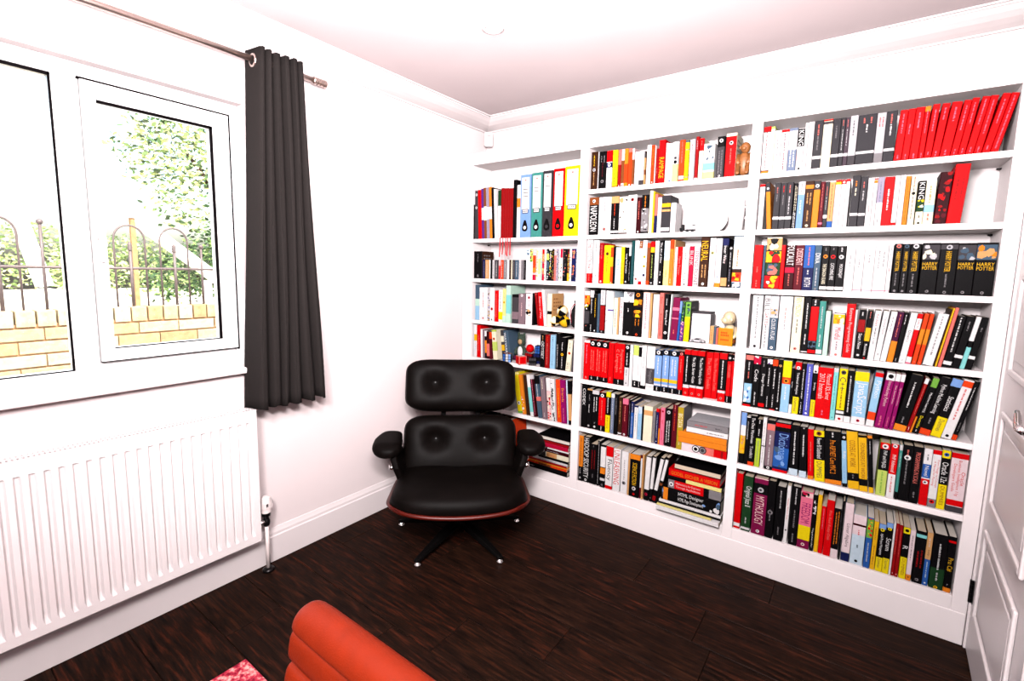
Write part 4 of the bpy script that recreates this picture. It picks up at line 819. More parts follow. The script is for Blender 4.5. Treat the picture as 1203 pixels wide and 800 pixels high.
1.7133 0.0110 0.236 0.00 0.005 paperback red -|b:black:0-.13 o:white:.08 b:black:.86-1|red paperback with black head and black foot right of red paperback, fifth shelf, middle bay
@middle|0.514|sixth shelf of the middle bay
0.9225 0.0342 0.255 0.00 0.002 hardback black -|t:white:.1-.48:CODEX|black hardback with white title left of black hardback, sixth shelf, middle bay
0.9589 0.0301 0.234 0.00 0.002 hardback black -|b:tan:0-.04 s:grey:.15-.3 s:white:.4-.6 o:palegrey:.93|black hardback with tan head right of black hardback, sixth shelf, middle bay
0.9897 0.0407 0.229 0.00 0.005 hardback black -|b:palegrey:0-.1 S:white:.15-.55 s:palegrey:.82-.86 o:white:.93|thick black hardback with pale grey head right of black hardback, sixth shelf, middle bay
1.0336 0.0404 0.225 0.00 0.001 hardback red -|b:black:0-.13 o:white:.08 s:palered:.2-.7 b:black:.85-1 s:white:.87-.98|thick red hardback with black head right of black hardback, sixth shelf, middle bay
1.0767 0.0257 0.235 0.00 0.002 paperback black -|b:yellow:0-.13 s:white:.15-.52 b:yellow:.57-1 s:brown:.62-.9|black paperback with yellow head and yellow foot right of red hardback, sixth shelf, middle bay
1.1060 0.0200 0.228 0.00 0.005 paperback bluegrey -|b:white:0-.1 s:palegrey:.15-.9|blue-grey paperback with white head right of black paperback, sixth shelf, middle bay
1.1281 0.0217 0.230 0.00 0.000 paperback black -|s:grey:.1-.5|black paperback with grey lettering right of blue-grey paperback, sixth shelf, middle bay
1.1520 0.0206 0.216 0.00 0.005 paperback dkbrown -|s:tan:.1-.7 b:palegrey:.93-.97|dark brown paperback with pale grey foot right of black paperback, sixth shelf, middle bay
1.1756 0.0310 0.213 0.00 0.004 hardback maroon -|b:pink:0-.15 s:palered:.2-.6 o:white:.95|maroon hardback with pink head and white emblem left of black paperback, sixth shelf, middle bay
1.2120 0.0104 0.211 0.00 0.003 paperback black -|s:greylav:.1-.95|thin black paperback with grey lavender lettering right of maroon hardback, sixth shelf, middle bay
1.2249 0.0158 0.204 0.00 0.002 paperback dkblue -|b:blue:.3-1 s:white:.06-.3 s:palegrey:.4-.9|navy blue paperback with blue panel right of black paperback, sixth shelf, middle bay
1.2432 0.0193 0.187 0.00 0.005 paperback white -|b:dkblue:0-.06 s:greylav:.1-.8|white paperback with navy blue head right of navy blue paperback, sixth shelf, middle bay
1.2641 0.0222 0.182 0.00 0.005 paperback paleblue -|b:lightblue:.2-1 s:skyblue:.1-.9|pale blue paperback with light blue panel right of white paperback, sixth shelf, middle bay
1.2875 0.0082 0.189 0.00 0.001 paperback black -||thin black paperback right of pale blue paperback, sixth shelf, middle bay
1.2973 0.0473 0.195 0.00 0.003 hardback cream -|b:tan:.12-.26|thick cream hardback with tan middle band right of black paperback, sixth shelf, middle bay
1.3468 0.0134 0.176 0.00 0.003 paperback grey -|o:tan:.95 s:dkgrey:.2-.8|grey paperback with tan emblem right of cream hardback, sixth shelf, middle bay
1.3635 0.0153 0.192 0.00 0.003 paperback dkblue -|b:red:0-.1 s:palegrey:.2-.85 o:white:.93|navy blue paperback with red head right of grey paperback, sixth shelf, middle bay
1.3800 0.0075 0.193 0.00 0.002 paperback darkred -|b:orange:.55-1|thin dark red paperback with orange foot right of navy blue paperback, sixth shelf, middle bay
1.3892 0.0207 0.202 0.00 0.001 paperback pink -|o:crimson:.1 t:crimson:.2-.55:Agile s:crimson:.6-.9|pink paperback with crimson title and crimson emblem left of black hardback, sixth shelf, middle bay
1.4131 0.0325 0.202 0.00 0.004 hardback black -|o:silver:.1 S:white:.3-.9|black hardback with silver emblem and white lettering right of pink paperback, sixth shelf, middle bay
1.4483 0.0250 0.228 0.00 0.005 hardback maroon -|s:palered:.02-.15 s:redorange:.2-.6|maroon hardback with salmon red lettering right of black hardback, sixth shelf, middle bay
1.4770 0.0286 0.221 0.00 0.000 paperback olive grey|T:cream:.15-.48:BIG_DATA s:cream:.6-.9|olive paperback with cream title and cream lettering right of maroon hardback, sixth shelf, middle bay
@middle|0.186|bottom shelf of the middle bay
0.9190 0.0267 0.274 0.00 0.001 paperback orange -|t:brown:.05-.65:PROGRAMMING b:black:.68-1 s:palegrey:.72-.85 o:white:.93|orange paperback with black foot and brown title left of black hardback, bottom shelf, middle bay
0.9464 0.0405 0.274 0.00 0.005 hardback black -|T:white:.03-.9:HADOOP_SECURITY o:white:.95|thick black hardback with white title right of orange paperback, bottom shelf, middle bay
0.9896 0.0431 0.240 0.00 0.005 hardback black -|S:darkred:.12-.62 s:grey:.03-.08 s:grey:.75-.85|thick black hardback with dark red lettering right of black hardback, bottom shelf, middle bay
1.0375 0.0155 0.267 0.00 0.004 paperback black -|s:palegrey:.02-.95|black paperback with pale grey lettering right of black hardback, bottom shelf, middle bay
1.0591 0.0300 0.253 0.00 0.000 paperback black -|b:white:.05-.52 b:orange:.54-.68 b:palegrey:.78-.84 o:grey:.94|black paperback with white panel left of white hardback, bottom shelf, middle bay
1.0911 0.0406 0.251 0.00 0.004 hardback white -|b:red:0-.24 s:palered:.03-.2 T:black:.3-.8:Fluency b:red:.92-1|thick white hardback with red head right of black paperback, bottom shelf, middle bay
1.1356 0.0424 0.246 0.00 0.006 hardback white -|T:red:.03-.84:UNLEASHING|thick white hardback with red title right of white hardback, bottom shelf, middle bay
1.1832 0.0390 0.242 0.00 0.006 hardback white -|s:palegrey:.2-.7 o:grey:.75|thick white hardback with grey emblem right of white hardback, bottom shelf, middle bay
1.2236 0.0099 0.240 0.00 0.004 paperback tan -||thin tan paperback right of white hardback, bottom shelf, middle bay
1.2360 0.0558 0.243 0.00 0.000 hardback black -|b:orange:0-.12 t:gold:.2-.72:SCIENCE_FICTION o:palegrey:.8 o:red:.93|very thick black hardback with golden yellow title right of tan paperback, bottom shelf, middle bay
1.2937 0.0090 0.248 0.00 0.005 paperback white -|b:maroon:.75-1 b:maroon:0-.08|thin white paperback with maroon foot right of black hardback, bottom shelf, middle bay
1.3046 0.0101 0.254 0.00 0.001 paperback tan -|S:brown:.05-.95|thin tan paperback with brown lettering right of white paperback, bottom shelf, middle bay
1.3190 0.0255 0.250 1.37 0.004 paperback black -|b:white:.02-.75 o:crimson:.86|black paperback with white panel and crimson emblem right of tan paperback, bottom shelf, middle bay
1.3476 0.0158 0.256 2.71 0.006 paperback black -|b:white:.03-.72 o:grey:.92|black paperback with white panel and grey emblem right of black paperback, bottom shelf, middle bay
1.3641 0.0180 0.261 8.25 0.004 paperback black -|b:white:.03-.72 b:darkred:.85-.95|right-leaning black paperback with white panel left of black paperback, bottom shelf, middle bay
1.3828 0.0155 0.272 10.04 0.001 paperback black -|b:white:.05-.5 b:brown:.55-.6|right-leaning black paperback with white panel and brown middle band, bottom shelf, middle bay
@left|1.612|top shelf of the left bay
0.0820 0.0039 0.223 0.00 0.002 file black -||black magazine file left of dark grey paperback, top shelf, left bay
0.0885 0.0269 0.316 0.00 0.006 paperback dkgrey -|b:palegrey:0-.02 o:white:.1 o:white:.36|dark grey paperback with white emblem right of black magazine file, top shelf, left bay
0.1270 0.0247 0.312 -2.03 0.001 paperback red -||red paperback right of dark grey paperback, top shelf, left bay
0.1542 0.0200 0.318 -2.38 0.004 paperback purple -|b:white:.38-.62|purple paperback with white middle band right of red paperback, top shelf, left bay
0.1758 0.0207 0.322 -2.56 0.002 paperback cream -|b:brown:0-.36 b:white:.38-.62 b:brown:.64-1|cream paperback with brown middle band right of purple paperback, top shelf, left bay
0.1971 0.0205 0.322 -2.58 0.001 paperback greylav -|b:white:.38-.62|grey lavender paperback with white middle band right of cream paperback, top shelf, left bay
0.2192 0.0212 0.324 -2.61 0.004 paperback orange -|b:white:.38-.62|orange paperback with white middle band right of grey lavender paperback, top shelf, left bay
0.2429 0.0184 0.318 -2.67 0.000 paperback black -||black paperback right of orange paperback, top shelf, left bay
0.2620 0.0200 0.307 -2.69 0.001 paperback white -||white paperback left of dark green paperback, top shelf, left bay
0.2827 0.0215 0.297 0.00 0.002 paperback dkgreen -|b:white:.32-1 s:grey:.34-.98|dark green paperback with white foot right of white paperback, top shelf, left bay
0.3100 0.0205 0.308 0.00 0.000 note darkred -||dark red notebook right of dark green paperback, top shelf, left bay
0.3312 0.0169 0.306 0.00 0.000 note darkred -||second from left dark red notebook, top shelf, left bay
0.3488 0.0176 0.305 0.00 0.003 note darkred -||third from left dark red notebook, top shelf, left bay
0.3672 0.0159 0.303 0.00 0.004 note darkred -||second from right dark red notebook, top shelf, left bay
0.3837 0.0174 0.302 0.00 0.005 note darkred -||dark red notebook left of black paperback, top shelf, left bay
0.4035 0.0238 0.350 0.00 0.001 paperback black -||black paperback right of dark red notebook, top shelf, left bay
0.4304 0.0251 0.317 0.00 0.003 paperback white -|b:orange:.25-.42 s:palegrey:.5-.9|white paperback with orange middle band right of black paperback, top shelf, left bay
0.4560 0.0762 0.373 0.02 0.002 binder skyblue -||sky blue lever arch file right of white paperback, top shelf, left bay
0.5361 0.0753 0.377 0.00 0.004 binder teal -||teal lever arch file right of sky blue lever arch file, top shelf, left bay
0.6164 0.0658 0.380 0.00 0.003 binder charcoal -||charcoal lever arch file right of teal lever arch file, top shelf, left bay
0.6869 0.0738 0.385 0.00 0.006 binder red -||red lever arch file right of charcoal lever arch file, top shelf, left bay
0.7654 0.0981 0.389 0.00 0.002 binder yellow -||yellow lever arch file right of red lever arch file, top shelf, left bay
@left|1.355|second shelf of the left bay
0.0907 0.0697 0.178 0.00 0.000 hardback black dkbrown|s:grey:.1-.4 o:grey:.9|very thick black hardback left of navy blue disc case, second shelf, left bay
0.1630 0.0246 0.122 0.00 0.004 disc dkblue -||navy blue disc case right of black hardback, second shelf, left bay
0.1883 0.0284 0.122 0.00 0.001 disc tan -||tan disc case right of navy blue disc case, second shelf, left bay
0.2174 0.0104 0.122 0.00 0.004 disc white -||white disc case right of tan disc case, second shelf, left bay
0.2285 0.0148 0.122 0.00 0.003 disc black -||black disc case right of white disc case, second shelf, left bay
0.2439 0.0177 0.122 0.00 0.005 disc palegrey -||pale grey disc case right of black disc case, second shelf, left bay
0.2624 0.0328 0.122 0.00 0.003 disc dkgrey -||dark grey disc case right of pale grey disc case, second shelf, left bay
0.2958 0.0174 0.122 0.00 0.004 disc palepink -|b:red:.3-1|pale pink disc case with red panel left of red-orange disc case, second shelf, left bay
0.3139 0.0211 0.122 0.00 0.002 disc redorange -||red-orange disc case right of pale pink disc case, second shelf, left bay
0.3357 0.0276 0.122 0.00 0.003 disc grey -||grey disc case right of red-orange disc case, second shelf, left bay
0.3641 0.0144 0.122 0.00 0.002 disc white -||white disc case right of grey disc case, second shelf, left bay
0.3792 0.0156 0.122 0.00 0.005 disc dkbrown -||dark brown disc case right of white disc case, second shelf, left bay
0.3954 0.0097 0.122 0.00 0.003 disc cream -||cream disc case right of dark brown disc case, second shelf, left bay
0.4058 0.0199 0.122 0.00 0.001 disc dkgrey -||dark grey disc case right of cream disc case, second shelf, left bay
0.4264 0.0287 0.122 0.00 0.001 disc slate -||slate blue disc case right of dark grey disc case, second shelf, left bay
0.4558 0.0155 0.122 0.00 0.002 disc palegrey -||pale grey disc case right of slate blue disc case, second shelf, left bay
0.4720 0.0194 0.122 0.00 0.004 disc grey -||grey disc case right of pale grey disc case, second shelf, left bay
0.4921 0.0157 0.122 0.00 0.001 disc black -||black disc case right of grey disc case, second shelf, left bay
0.5082 0.0260 0.188 0.05 0.004 dvd paleblue -|b:white:.2-1|pale blue film case with white panel right of black disc case, second shelf, left bay
0.5349 0.0232 0.187 0.02 0.004 dvd lime -|b:white:.4-1 o:green:.38|lime green film case right of pale blue film case, second shelf, left bay
0.5588 0.0233 0.186 0.00 0.001 dvd palepink -|b:redorange:.2-.6 b:orange:.6-.75 b:crimson:.82-1|pale pink film case right of lime green film case, second shelf, left bay
0.5828 0.0155 0.186 0.00 0.004 dvd cream -|s:grey:.2-.6|cream film case with grey lettering right of pale pink film case, second shelf, left bay
0.5990 0.0150 0.186 0.00 0.001 dvd white -|b:lightyellow:.3-.8|white film case with pale yellow panel right of cream film case, second shelf, left bay
0.6146 0.0092 0.186 0.00 0.001 dvd palegreen -|s:green:.2-.9|mint green film case with green lettering right of white film case, second shelf, left bay
0.6245 0.0167 0.185 0.00 0.004 dvd palered -|b:red:.0-.15 b:crimson:.45-.6 b:crimson:.8-1|salmon red film case with red head left of white film case, second shelf, left bay
0.6419 0.0113 0.185 0.00 0.001 dvd white -||white film case right of salmon red film case, second shelf, left bay
0.6539 0.0183 0.187 0.00 0.005 dvd black -|b:lime:.15-.35 b:slate:.4-.6|black film case with lime green middle band, second shelf, left bay
0.6730 0.0219 0.187 0.00 0.003 dvd black -|b:white:0-.05 s:white:.1-.65 o:orange:.6|black film case with white head right of black film case, second shelf, left bay
0.6956 0.0118 0.186 0.00 0.002 dvd black -|b:brown:.85-.95|black film case with brown middle band right of black film case, second shelf, left bay
0.7080 0.0157 0.186 0.00 0.005 dvd pinkwhite -|s:black:.05-.15 b:palered:.2-1|pinkish white film case right of black film case, second shelf, left bay
0.7245 0.0135 0.186 0.00 0.000 dvd greylav -|s:white:.1-.9 o:black:.1|grey lavender film case with black emblem left of white film case, second shelf, left bay
0.7386 0.0119 0.186 0.00 0.004 dvd white -||white film case right of grey lavender film case, second shelf, left bay
0.7513 0.0165 0.186 0.00 0.000 dvd white -|b:crimson:0-.27|white film case with crimson head right of white film case, second shelf, left bay
0.7685 0.0270 0.186 0.00 0.001 dvd black -|s:dkgrey:.1-.8|black film case with dark grey lettering right of white film case, second shelf, left bay
0.7962 0.0141 0.186 0.00 0.006 dvd dkbrown -|s:tan:.3-.9 b:gold:.75-1|dark brown film case right of black film case, second shelf, left bay
0.8110 0.0143 0.185 0.00 0.004 dvd white -||white film case right of dark brown film case, second shelf, left bay
0.8260 0.0288 0.185 0.00 0.001 dvd dkblue -|s:orange:.5-.8 o:tan:.12|navy blue film case with tan emblem right of white film case, second shelf, left bay
0.8555 0.0098 0.185 0.00 0.001 dvd paleblue -|s:grey:.1-.8|pale blue film case right of navy blue film case, second shelf, left bay
@left|1.080|third shelf of the left bay
0.1006 0.0342 0.233 0.00 0.006 hardback slate -|b:palegreen:.4-.6 b:lightblue:.6-1|slate blue hardback with mint green middle band left of white hardback, third shelf, left bay
0.1386 0.0668 0.217 0.00 0.004 hardback white -|s:palered:.15-.6 o:red:.93|very thick white hardback with red emblem right of slate blue hardback, third shelf, left bay
0.2081 0.0201 0.195 0.00 0.005 paperback palegrey -|p:0-1:palegrey,black,gold,purple|pale grey paperback with picture right of white hardback, third shelf, left bay
0.2304 0.0341 0.217 0.00 0.001 hardback white -|o:red:.63 o:grey:.95|white hardback with red emblem and grey emblem left of red hardback, third shelf, left bay
0.2680 0.0302 0.201 0.00 0.004 hardback red -|s:palered:.1-.85|red hardback with salmon red lettering right of white hardback, third shelf, left bay
0.3018 0.0308 0.208 0.00 0.002 hardback white -|s:grey:.05-.6 b:yellow:.68-.92|white hardback with yellow middle band right of red hardback, third shelf, left bay
0.3343 0.0248 0.215 0.00 0.001 paperback lightyellow -|s:teal:.1-.35 o:gold:.4 b:palegreen:.8-1|pale yellow paperback with mint green foot right of white hardback, third shelf, left bay
0.3607 0.0356 0.236 0.00 0.002 hardback palegreen -|b:aqua:.25-.75|mint green hardback with aqua panel right of pale yellow paperback, third shelf, left bay
0.4067 0.0495 0.183 0.00 0.004 hardback dkgrey -|b:black:0-.1 b:mauvegrey:.6-.85|thick dark grey hardback right of mint green hardback, third shelf, left bay
0.4592 0.0494 0.190 0.00 0.002 hardback mauvegrey -|s:palepink:.3-.75 o:white:.06|thick mauve grey hardback with white emblem right of dark grey hardback, third shelf, left bay
0.5139 0.0467 0.191 0.00 0.002 hardback white -|o:crimson:.12 s:palered:.2-.4 p:.5-.7:white,black,tan|thick white hardback with picture and crimson emblem left of black paperback, third shelf, left bay
0.5632 0.0110 0.197 0.00 0.001 paperback black -||thin black paperback right of white hardback, third shelf, left bay
0.6020 0.0137 0.201 -7.85 0.005 paperback darkred -|b:palered:.05-.06|left-leaning dark red paperback right of black paperback, third shelf, left bay
0.6173 0.0269 0.205 -5.15 0.004 paperback red -|t:palepink:.08-.85:Riders_of_War|left-leaning red paperback with pale pink title right of dark red paperback, third shelf, left bay
0.6487 0.0190 0.221 -6.22 0.005 paperback white -|s:slate:.05-.8 o:grey:.95|left-leaning white paperback with grey emblem right of red paperback, third shelf, left bay
0.6703 0.0309 0.198 0.00 0.003 hardback cream tan|b:black:.52-.62|cream hardback with black middle band right of white paperback, third shelf, left bay
@left|0.828|fourth shelf of the left bay
0.0824 0.0130 0.220 -0.38 0.005 paperback palegrey -||pale grey paperback left of white paperback, fourth shelf, left bay
0.0973 0.0231 0.219 -0.70 0.003 paperback white -|b:gold:.3-.5 s:skyblue:.5-.9|white paperback with golden yellow middle band right of pale grey paperback, fourth shelf, left bay
0.1212 0.0319 0.217 -0.73 0.004 hardback red -|s:palered:.3-.8|red hardback with salmon red lettering right of white paperback, fourth shelf, left bay
0.1571 0.0160 0.192 -1.75 0.003 paperback white -||white paperback right of red hardback, fourth shelf, left bay
0.1738 0.0175 0.191 -1.78 0.004 paperback mauvegrey -||mauve grey paperback right of white paperback, fourth shelf, left bay
0.1937 0.0169 0.185 -2.33 0.002 paperback black -|b:white:0-.2 b:orange:.35-.8|black paperback with white head right of mauve grey paperback, fourth shelf, left bay
0.2112 0.0233 0.182 -2.36 0.001 paperback dkmaroon -|b:palered:.45-.9|dark maroon paperback with salmon red panel right of black paperback, fourth shelf, left bay
0.2352 0.0198 0.180 -2.39 0.000 paperback maroon -|b:redorange:0-.25|maroon paperback with red-orange head right of dark maroon paperback, fourth shelf, left bay
0.2665 0.0344 0.196 -5.83 0.001 hardback cream -|b:limegreen:0-.06 o:redorange:.3 b:lime:.4-.7|left-leaning cream hardback with lime green middle band right of maroon paperback, fourth shelf, left bay
0.3037 0.0193 0.193 -6.48 0.050 paperback dkgrey -|b:cream:.2-.4 b:gold:.5-.7|left-leaning dark grey paperback with cream middle band right of cream hardback, fourth shelf, left bay
0.3316 0.0227 0.192 -8.81 0.055 paperback slate -|T:white:.05-.9:WAYWARD|left-leaning slate blue paperback with white title right of dark grey paperback, fourth shelf, left bay
0.3591 0.0158 0.196 -10.05 0.053 paperback slate -||left-leaning slate blue paperback right of slate blue paperback, fourth shelf, left bay
0.6262 0.0368 0.205 0.00 0.005 hardback black -|s:tan:.05-.2 t:white:.22-.75:ODYSSEY|black hardback with white title right of slate blue paperback, fourth shelf, left bay
0.6655 0.0303 0.203 0.00 0.000 hardback darkred -|s:redorange:.05-.2 s:palered:.25-.9|dark red hardback with red-orange lettering right of black hardback, fourth shelf, left bay
0.6992 0.0344 0.204 0.00 0.003 hardback lightblue -|s:dkgrey:.05-.2 s:bluegrey:.22-.9|light blue hardback with dark grey lettering right of dark red hardback, fourth shelf, left bay
0.7379 0.0237 0.217 0.00 0.005 paperback black -|s:palegrey:.3-.95|black paperback with pale grey lettering right of light blue hardback, fourth shelf, left bay
0.7623 0.0400 0.197 0.00 0.004 hardback black -|s:white:.15-.4 o:gold:.52 s:palegrey:.6-.95|thick black hardback with golden yellow emblem right of black paperback, fourth shelf, left bay
0.8073 0.0312 0.185 4.48 0.003 hardback cream -|s:black:.08-.3 o:redorange:.42 S:grey:.7-.95|right-leaning cream hardback with red-orange emblem right of black hardback, fourth shelf, left bay
0.8469 0.0129 0.186 2.01 0.003 paperback dkgrey -||dark grey paperback right of cream hardback, fourth shelf, left bay
@left|0.507|fifth shelf of the left bay
0.0862 0.0884 0.141 0.00 0.001 hardback tan -||very thick tan hardback left of red-orange hardback, fifth shelf, left bay
0.1818 0.0638 0.171 0.00 0.001 hardback redorange -||very thick red-orange hardback right of tan hardback, fifth shelf, left bay
0.2527 0.0435 0.156 0.00 0.001 hardback white -||thick white hardback right of red-orange hardback, fifth shelf, left bay
0.2994 0.0587 0.174 0.00 0.002 hardback dkbrown -||very thick dark brown hardback right of white hardback, fifth shelf, left bay
0.3612 0.0453 0.188 0.00 0.002 hardback palegrey -||thick pale grey hardback right of dark brown hardback, fifth shelf, left bay
0.4713 0.0365 0.260 -9.78 0.005 hardback yellow -|b:lightyellow:.0-.05 o:white:.75 b:green:.95-1|left-leaning yellow hardback with pale yellow head right of pale grey hardback, fifth shelf, left bay
0.5108 0.0246 0.252 -9.49 0.001 paperback orange -|p:.5-.95:orange,white,gold|left-leaning orange paperback with picture right of yellow hardback, fifth shelf, left bay
0.5407 0.0265 0.256 -8.29 0.002 paperback dkbrown -||left-leaning dark brown paperback right of orange paperback, fifth shelf, left bay
0.5702 0.0240 0.260 -8.80 0.002 paperback white -|b:aqua:.3-.9|left-leaning white paperback with aqua panel right of dark brown paperback, fifth shelf, left bay
0.5949 0.0260 0.264 -8.82 0.001 paperback dkmaroon -|b:palegrey:0-.1 s:pink:.1-.95|left-leaning dark maroon paperback with pale grey head right of white paperback, fifth shelf, left bay
0.6282 0.0300 0.264 -9.00 0.002 paperback slate -|b:black:0-.2 s:white:.2-.5 b:palered:.5-.6|left-leaning slate blue paperback with black head right of dark maroon paperback, fifth shelf, left bay
0.6621 0.0307 0.259 -6.91 0.001 hardback mauvegrey -|s:cream:.05-.3 s:palegrey:.85-.95|left-leaning mauve grey hardback with cream lettering right of slate blue paperback, fifth shelf, left bay
0.6978 0.0281 0.260 -5.23 0.003 paperback white -|p:.3-1:palepink,red,black,cream|left-leaning white paperback with picture right of mauve grey hardback, fifth shelf, left bay
0.7266 0.0278 0.260 -4.55 0.000 paperback palegrey -|p:0-1:white,black,grey|left-leaning pale grey paperback with picture right of white paperback, fifth shelf, left bay
0.7613 0.0325 0.259 -4.59 0.006 hardback redorange -|s:gold:.2-.9|left-leaning red-orange hardback with golden yellow lettering right of pale grey paperback, fifth shelf, left bay
0.7946 0.0341 0.264 -4.61 0.002 hardback magenta -|t:orange:.1-.6:Brands s:pink:.65-.95|left-leaning magenta hardback with orange title right of red-orange hardback, fifth shelf, left bay
0.8314 0.0094 0.267 -4.15 0.006 paperback paleblue -||left-leaning thin pale blue paperback right of magenta hardback, fifth shelf, left bay
0.8426 0.0225 0.264 -4.39 0.004 paperback black -|b:tan:.3-.9|left-leaning black paperback with tan panel right of pale blue paperback, fifth shelf, left bay'''
PAGE = M('page_edges', (236, 216, 190), .8, .1, noise=.16, nscale=900, stretch=(8, 1, .2))
PAGEW = M('page_edges_white', (246, 236, 224), .8, .1, noise=.10, nscale=900, stretch=(8, 1, .2))
RIB = M('red_ribbon', (226, 16, 34), .5, .3, noise=.08)
def spine_prof(w, off, back):
    h = w / 2; r = min(.0016, w*.22)
    q = min(off, .00012)
    return [(-h-q, back), (-h-q, r), (-h+r, -off), (h-r, -off), (h+q, r), (h+q, back)]
def parse(spec):
    out = []
    for s in spec.split():
        p = s.split(':')
        k = p[0]
        if k == 'o': out.append((k, p[1], float(p[2]), float(p[2]), None))
        elif k == 'p':
            a, b = map(float, p[1].split('-')); out.append((k, p[2].split(','), a, b, None))
        else:
            a, b = map(float, p[2].split('-')); out.append((k, p[1], a, b, p[3].replace('_', ' ').split('/') if len(p) > 3 else None))
    return out
ENTRIES = []
rown = None
for ln in TABLE.strip().split('\n'):
    if ln[0] == '@':
        rown = ln[1:].split('|'); continue
    a, spec, label = ln.split('|')
    q = a.split()
    ENTRIES.append((rown, [float(v) for v in q[:5]], q[5], q[6], q[7], parse(spec), label))
ALL_TXT = set(['GODEL ESCHER A VISION', 'HTML Designer', 'HTML Page Development', 'Mathematics for Engineers', 'Through Applications'])
for e in ENTRIES:
    for s in e[5]:
        if s[4]: ALL_TXT.update(s[4][0].split(' ') if s[0] == 'h' else s[4])
prepare_texts(sorted(ALL_TXT))

LIGHT = {'white', 'cream', 'pinkwhite', 'palepink', 'paleblue', 'palegreen', 'silver', 'palegrey', 'lightyellow'}
DARKER = {'palegrey': 'grey', 'grey': 'dkgrey', 'palered': 'red', 'pink': 'palered', 'greylav': 'slate', 'bluegrey': 'slate', 'palepink': 'palered'}
def spine_art(spec, w, h, par, rnd, base=''):
    """bands, pictures, emblems and lettering printed on the spine"""
    off = .00030
    flat = w - 2*min(.0016, w*.22)
    for k, c, a, b, tx in spec:
        z1, z0 = h*(1-a), h*(1-b)
        lab = MB()
        if k == 'b':
            off += .00012
            pr = spine_prof(w, off, .012)
            lab.prism(pr, max(z0, .0004), min(z1, h-.0004), C(c), cap=False, closed=False)
        elif k == 'p':
            off += .00012
            lab.prism(spine_prof(w, off, .012), max(z0, .0004), min(z1, h-.0004), C(c[0]), cap=False, closed=False)
            n = max(6, int((z1-z0)/flat*3.5))
            for i in range(n):
                off += .00002
                cx = rnd.uniform(-.5, .5)*flat*.8; cz = rnd.uniform(z0, z1)
                rx = flat*rnd.uniform(.10, .34); rz = rx*rnd.uniform(.6, 1.5)
                q = 7; ph = rnd.random()*6
                pts = []
                for t in range(q):
                    rr = rnd.uniform(.6, 1.15); t2 = ph + 6.283*t/q
                    pts.append((max(-flat/2, min(flat/2, cx + rx*rr*math.cos(t2))), -off, max(z0, min(z1, cz + rz*rr*math.sin(t2)))))
                lab.add(pts, [tuple(range(q))], C(c[rnd.randrange(1, len(c))]))
        if lab.f: lab.build('colour_band' if k == 'b' else 'spine_picture', par)
    off += .00012
    for k, c, a, b, tx in spec:
        z1, z0 = h*(1-a), h*(1-b)
        let = MB()
        if base in LIGHT and k in 'stS': c = DARKER.get(c, c)
        if k == 'o':
            cz = h*(1-a); r = min(flat*.36, h*.045)*(.6 if a > .9 else 1)
            pts = [(r*math.cos(t*.5236), -off, cz + r*math.sin(t*.5236)) for t in range(12)]
            let.add(pts, [tuple(range(12))], C(c))
            if r > .005:
                pts = [(r*.5*math.cos(t*.5236)-r*.1, -off-.0001, cz + r*.45*math.sin(t*.5236)) for t in range(12)]
                let.add(pts, [tuple(range(12))], C('dkgrey' if c in ('white', 'palegrey', 'silver', 'cream', 'palered') else 'black'))
        elif k in 'tT':
            n = len(tx); W = flat*(.86 if k == 'T' else .56)
            if n > 1: W = flat*.88/n
            for i, t in enumerate(tx):
                if n == 1: u0 = -W/2
                else: u0 = flat*.44 - W*(i+1) + W*.1
                put_text(let, t, C(c), lambda p, q, u0=u0: (u0 + q, -off, z1 - p), z1 - z0, W*(.86 if n > 1 else 1), bold=.0 if k == 't' else 0.0)
        elif k == 'h':
            ws_ = tx[0].split(' '); H = (z1-z0)/len(ws_)
            for i, t in enumerate(ws_):
                put_text(let, t, C(c), lambda p, q, i=i: (-flat*.46 + p, -off, z1 - H*(i+1) + q), flat*.92, H*.85)
        elif k in 'sS':
            rows = [0.0] if k == 's' else [flat*.22, -flat*.18]
            hh = min(.006, flat*(.24 if k == 's' else .2))
            for u0 in rows:
                z = z1 - (0 if k == 's' else rnd.uniform(0, .1)*(z1-z0))
                while z > z0 + .003:
                    L = min(rnd.uniform(.004, .016), z - z0)
                    # one word as a run of small strokes
                    p = z
                    while p > z - L + .0008:
                        g = rnd.uniform(.0009, .0021)
                        q0 = u0 - hh/2; q1 = u0 + hh/2*rnd.uniform(.3, 1)
                        let.add([(q0, -off, p), (q1, -off, p), (q1, -off, p-g), (q0, -off, p-g)], [(0, 1, 2, 3)], C(c))
                        p -= g + .0006
                    z -= L + rnd.uniform(.002, .004)
        if let.f: let.build({'o': 'emblem', 't': 'title', 'T': 'title', 'h': 'title'}.get(k, 'small_print'), par)

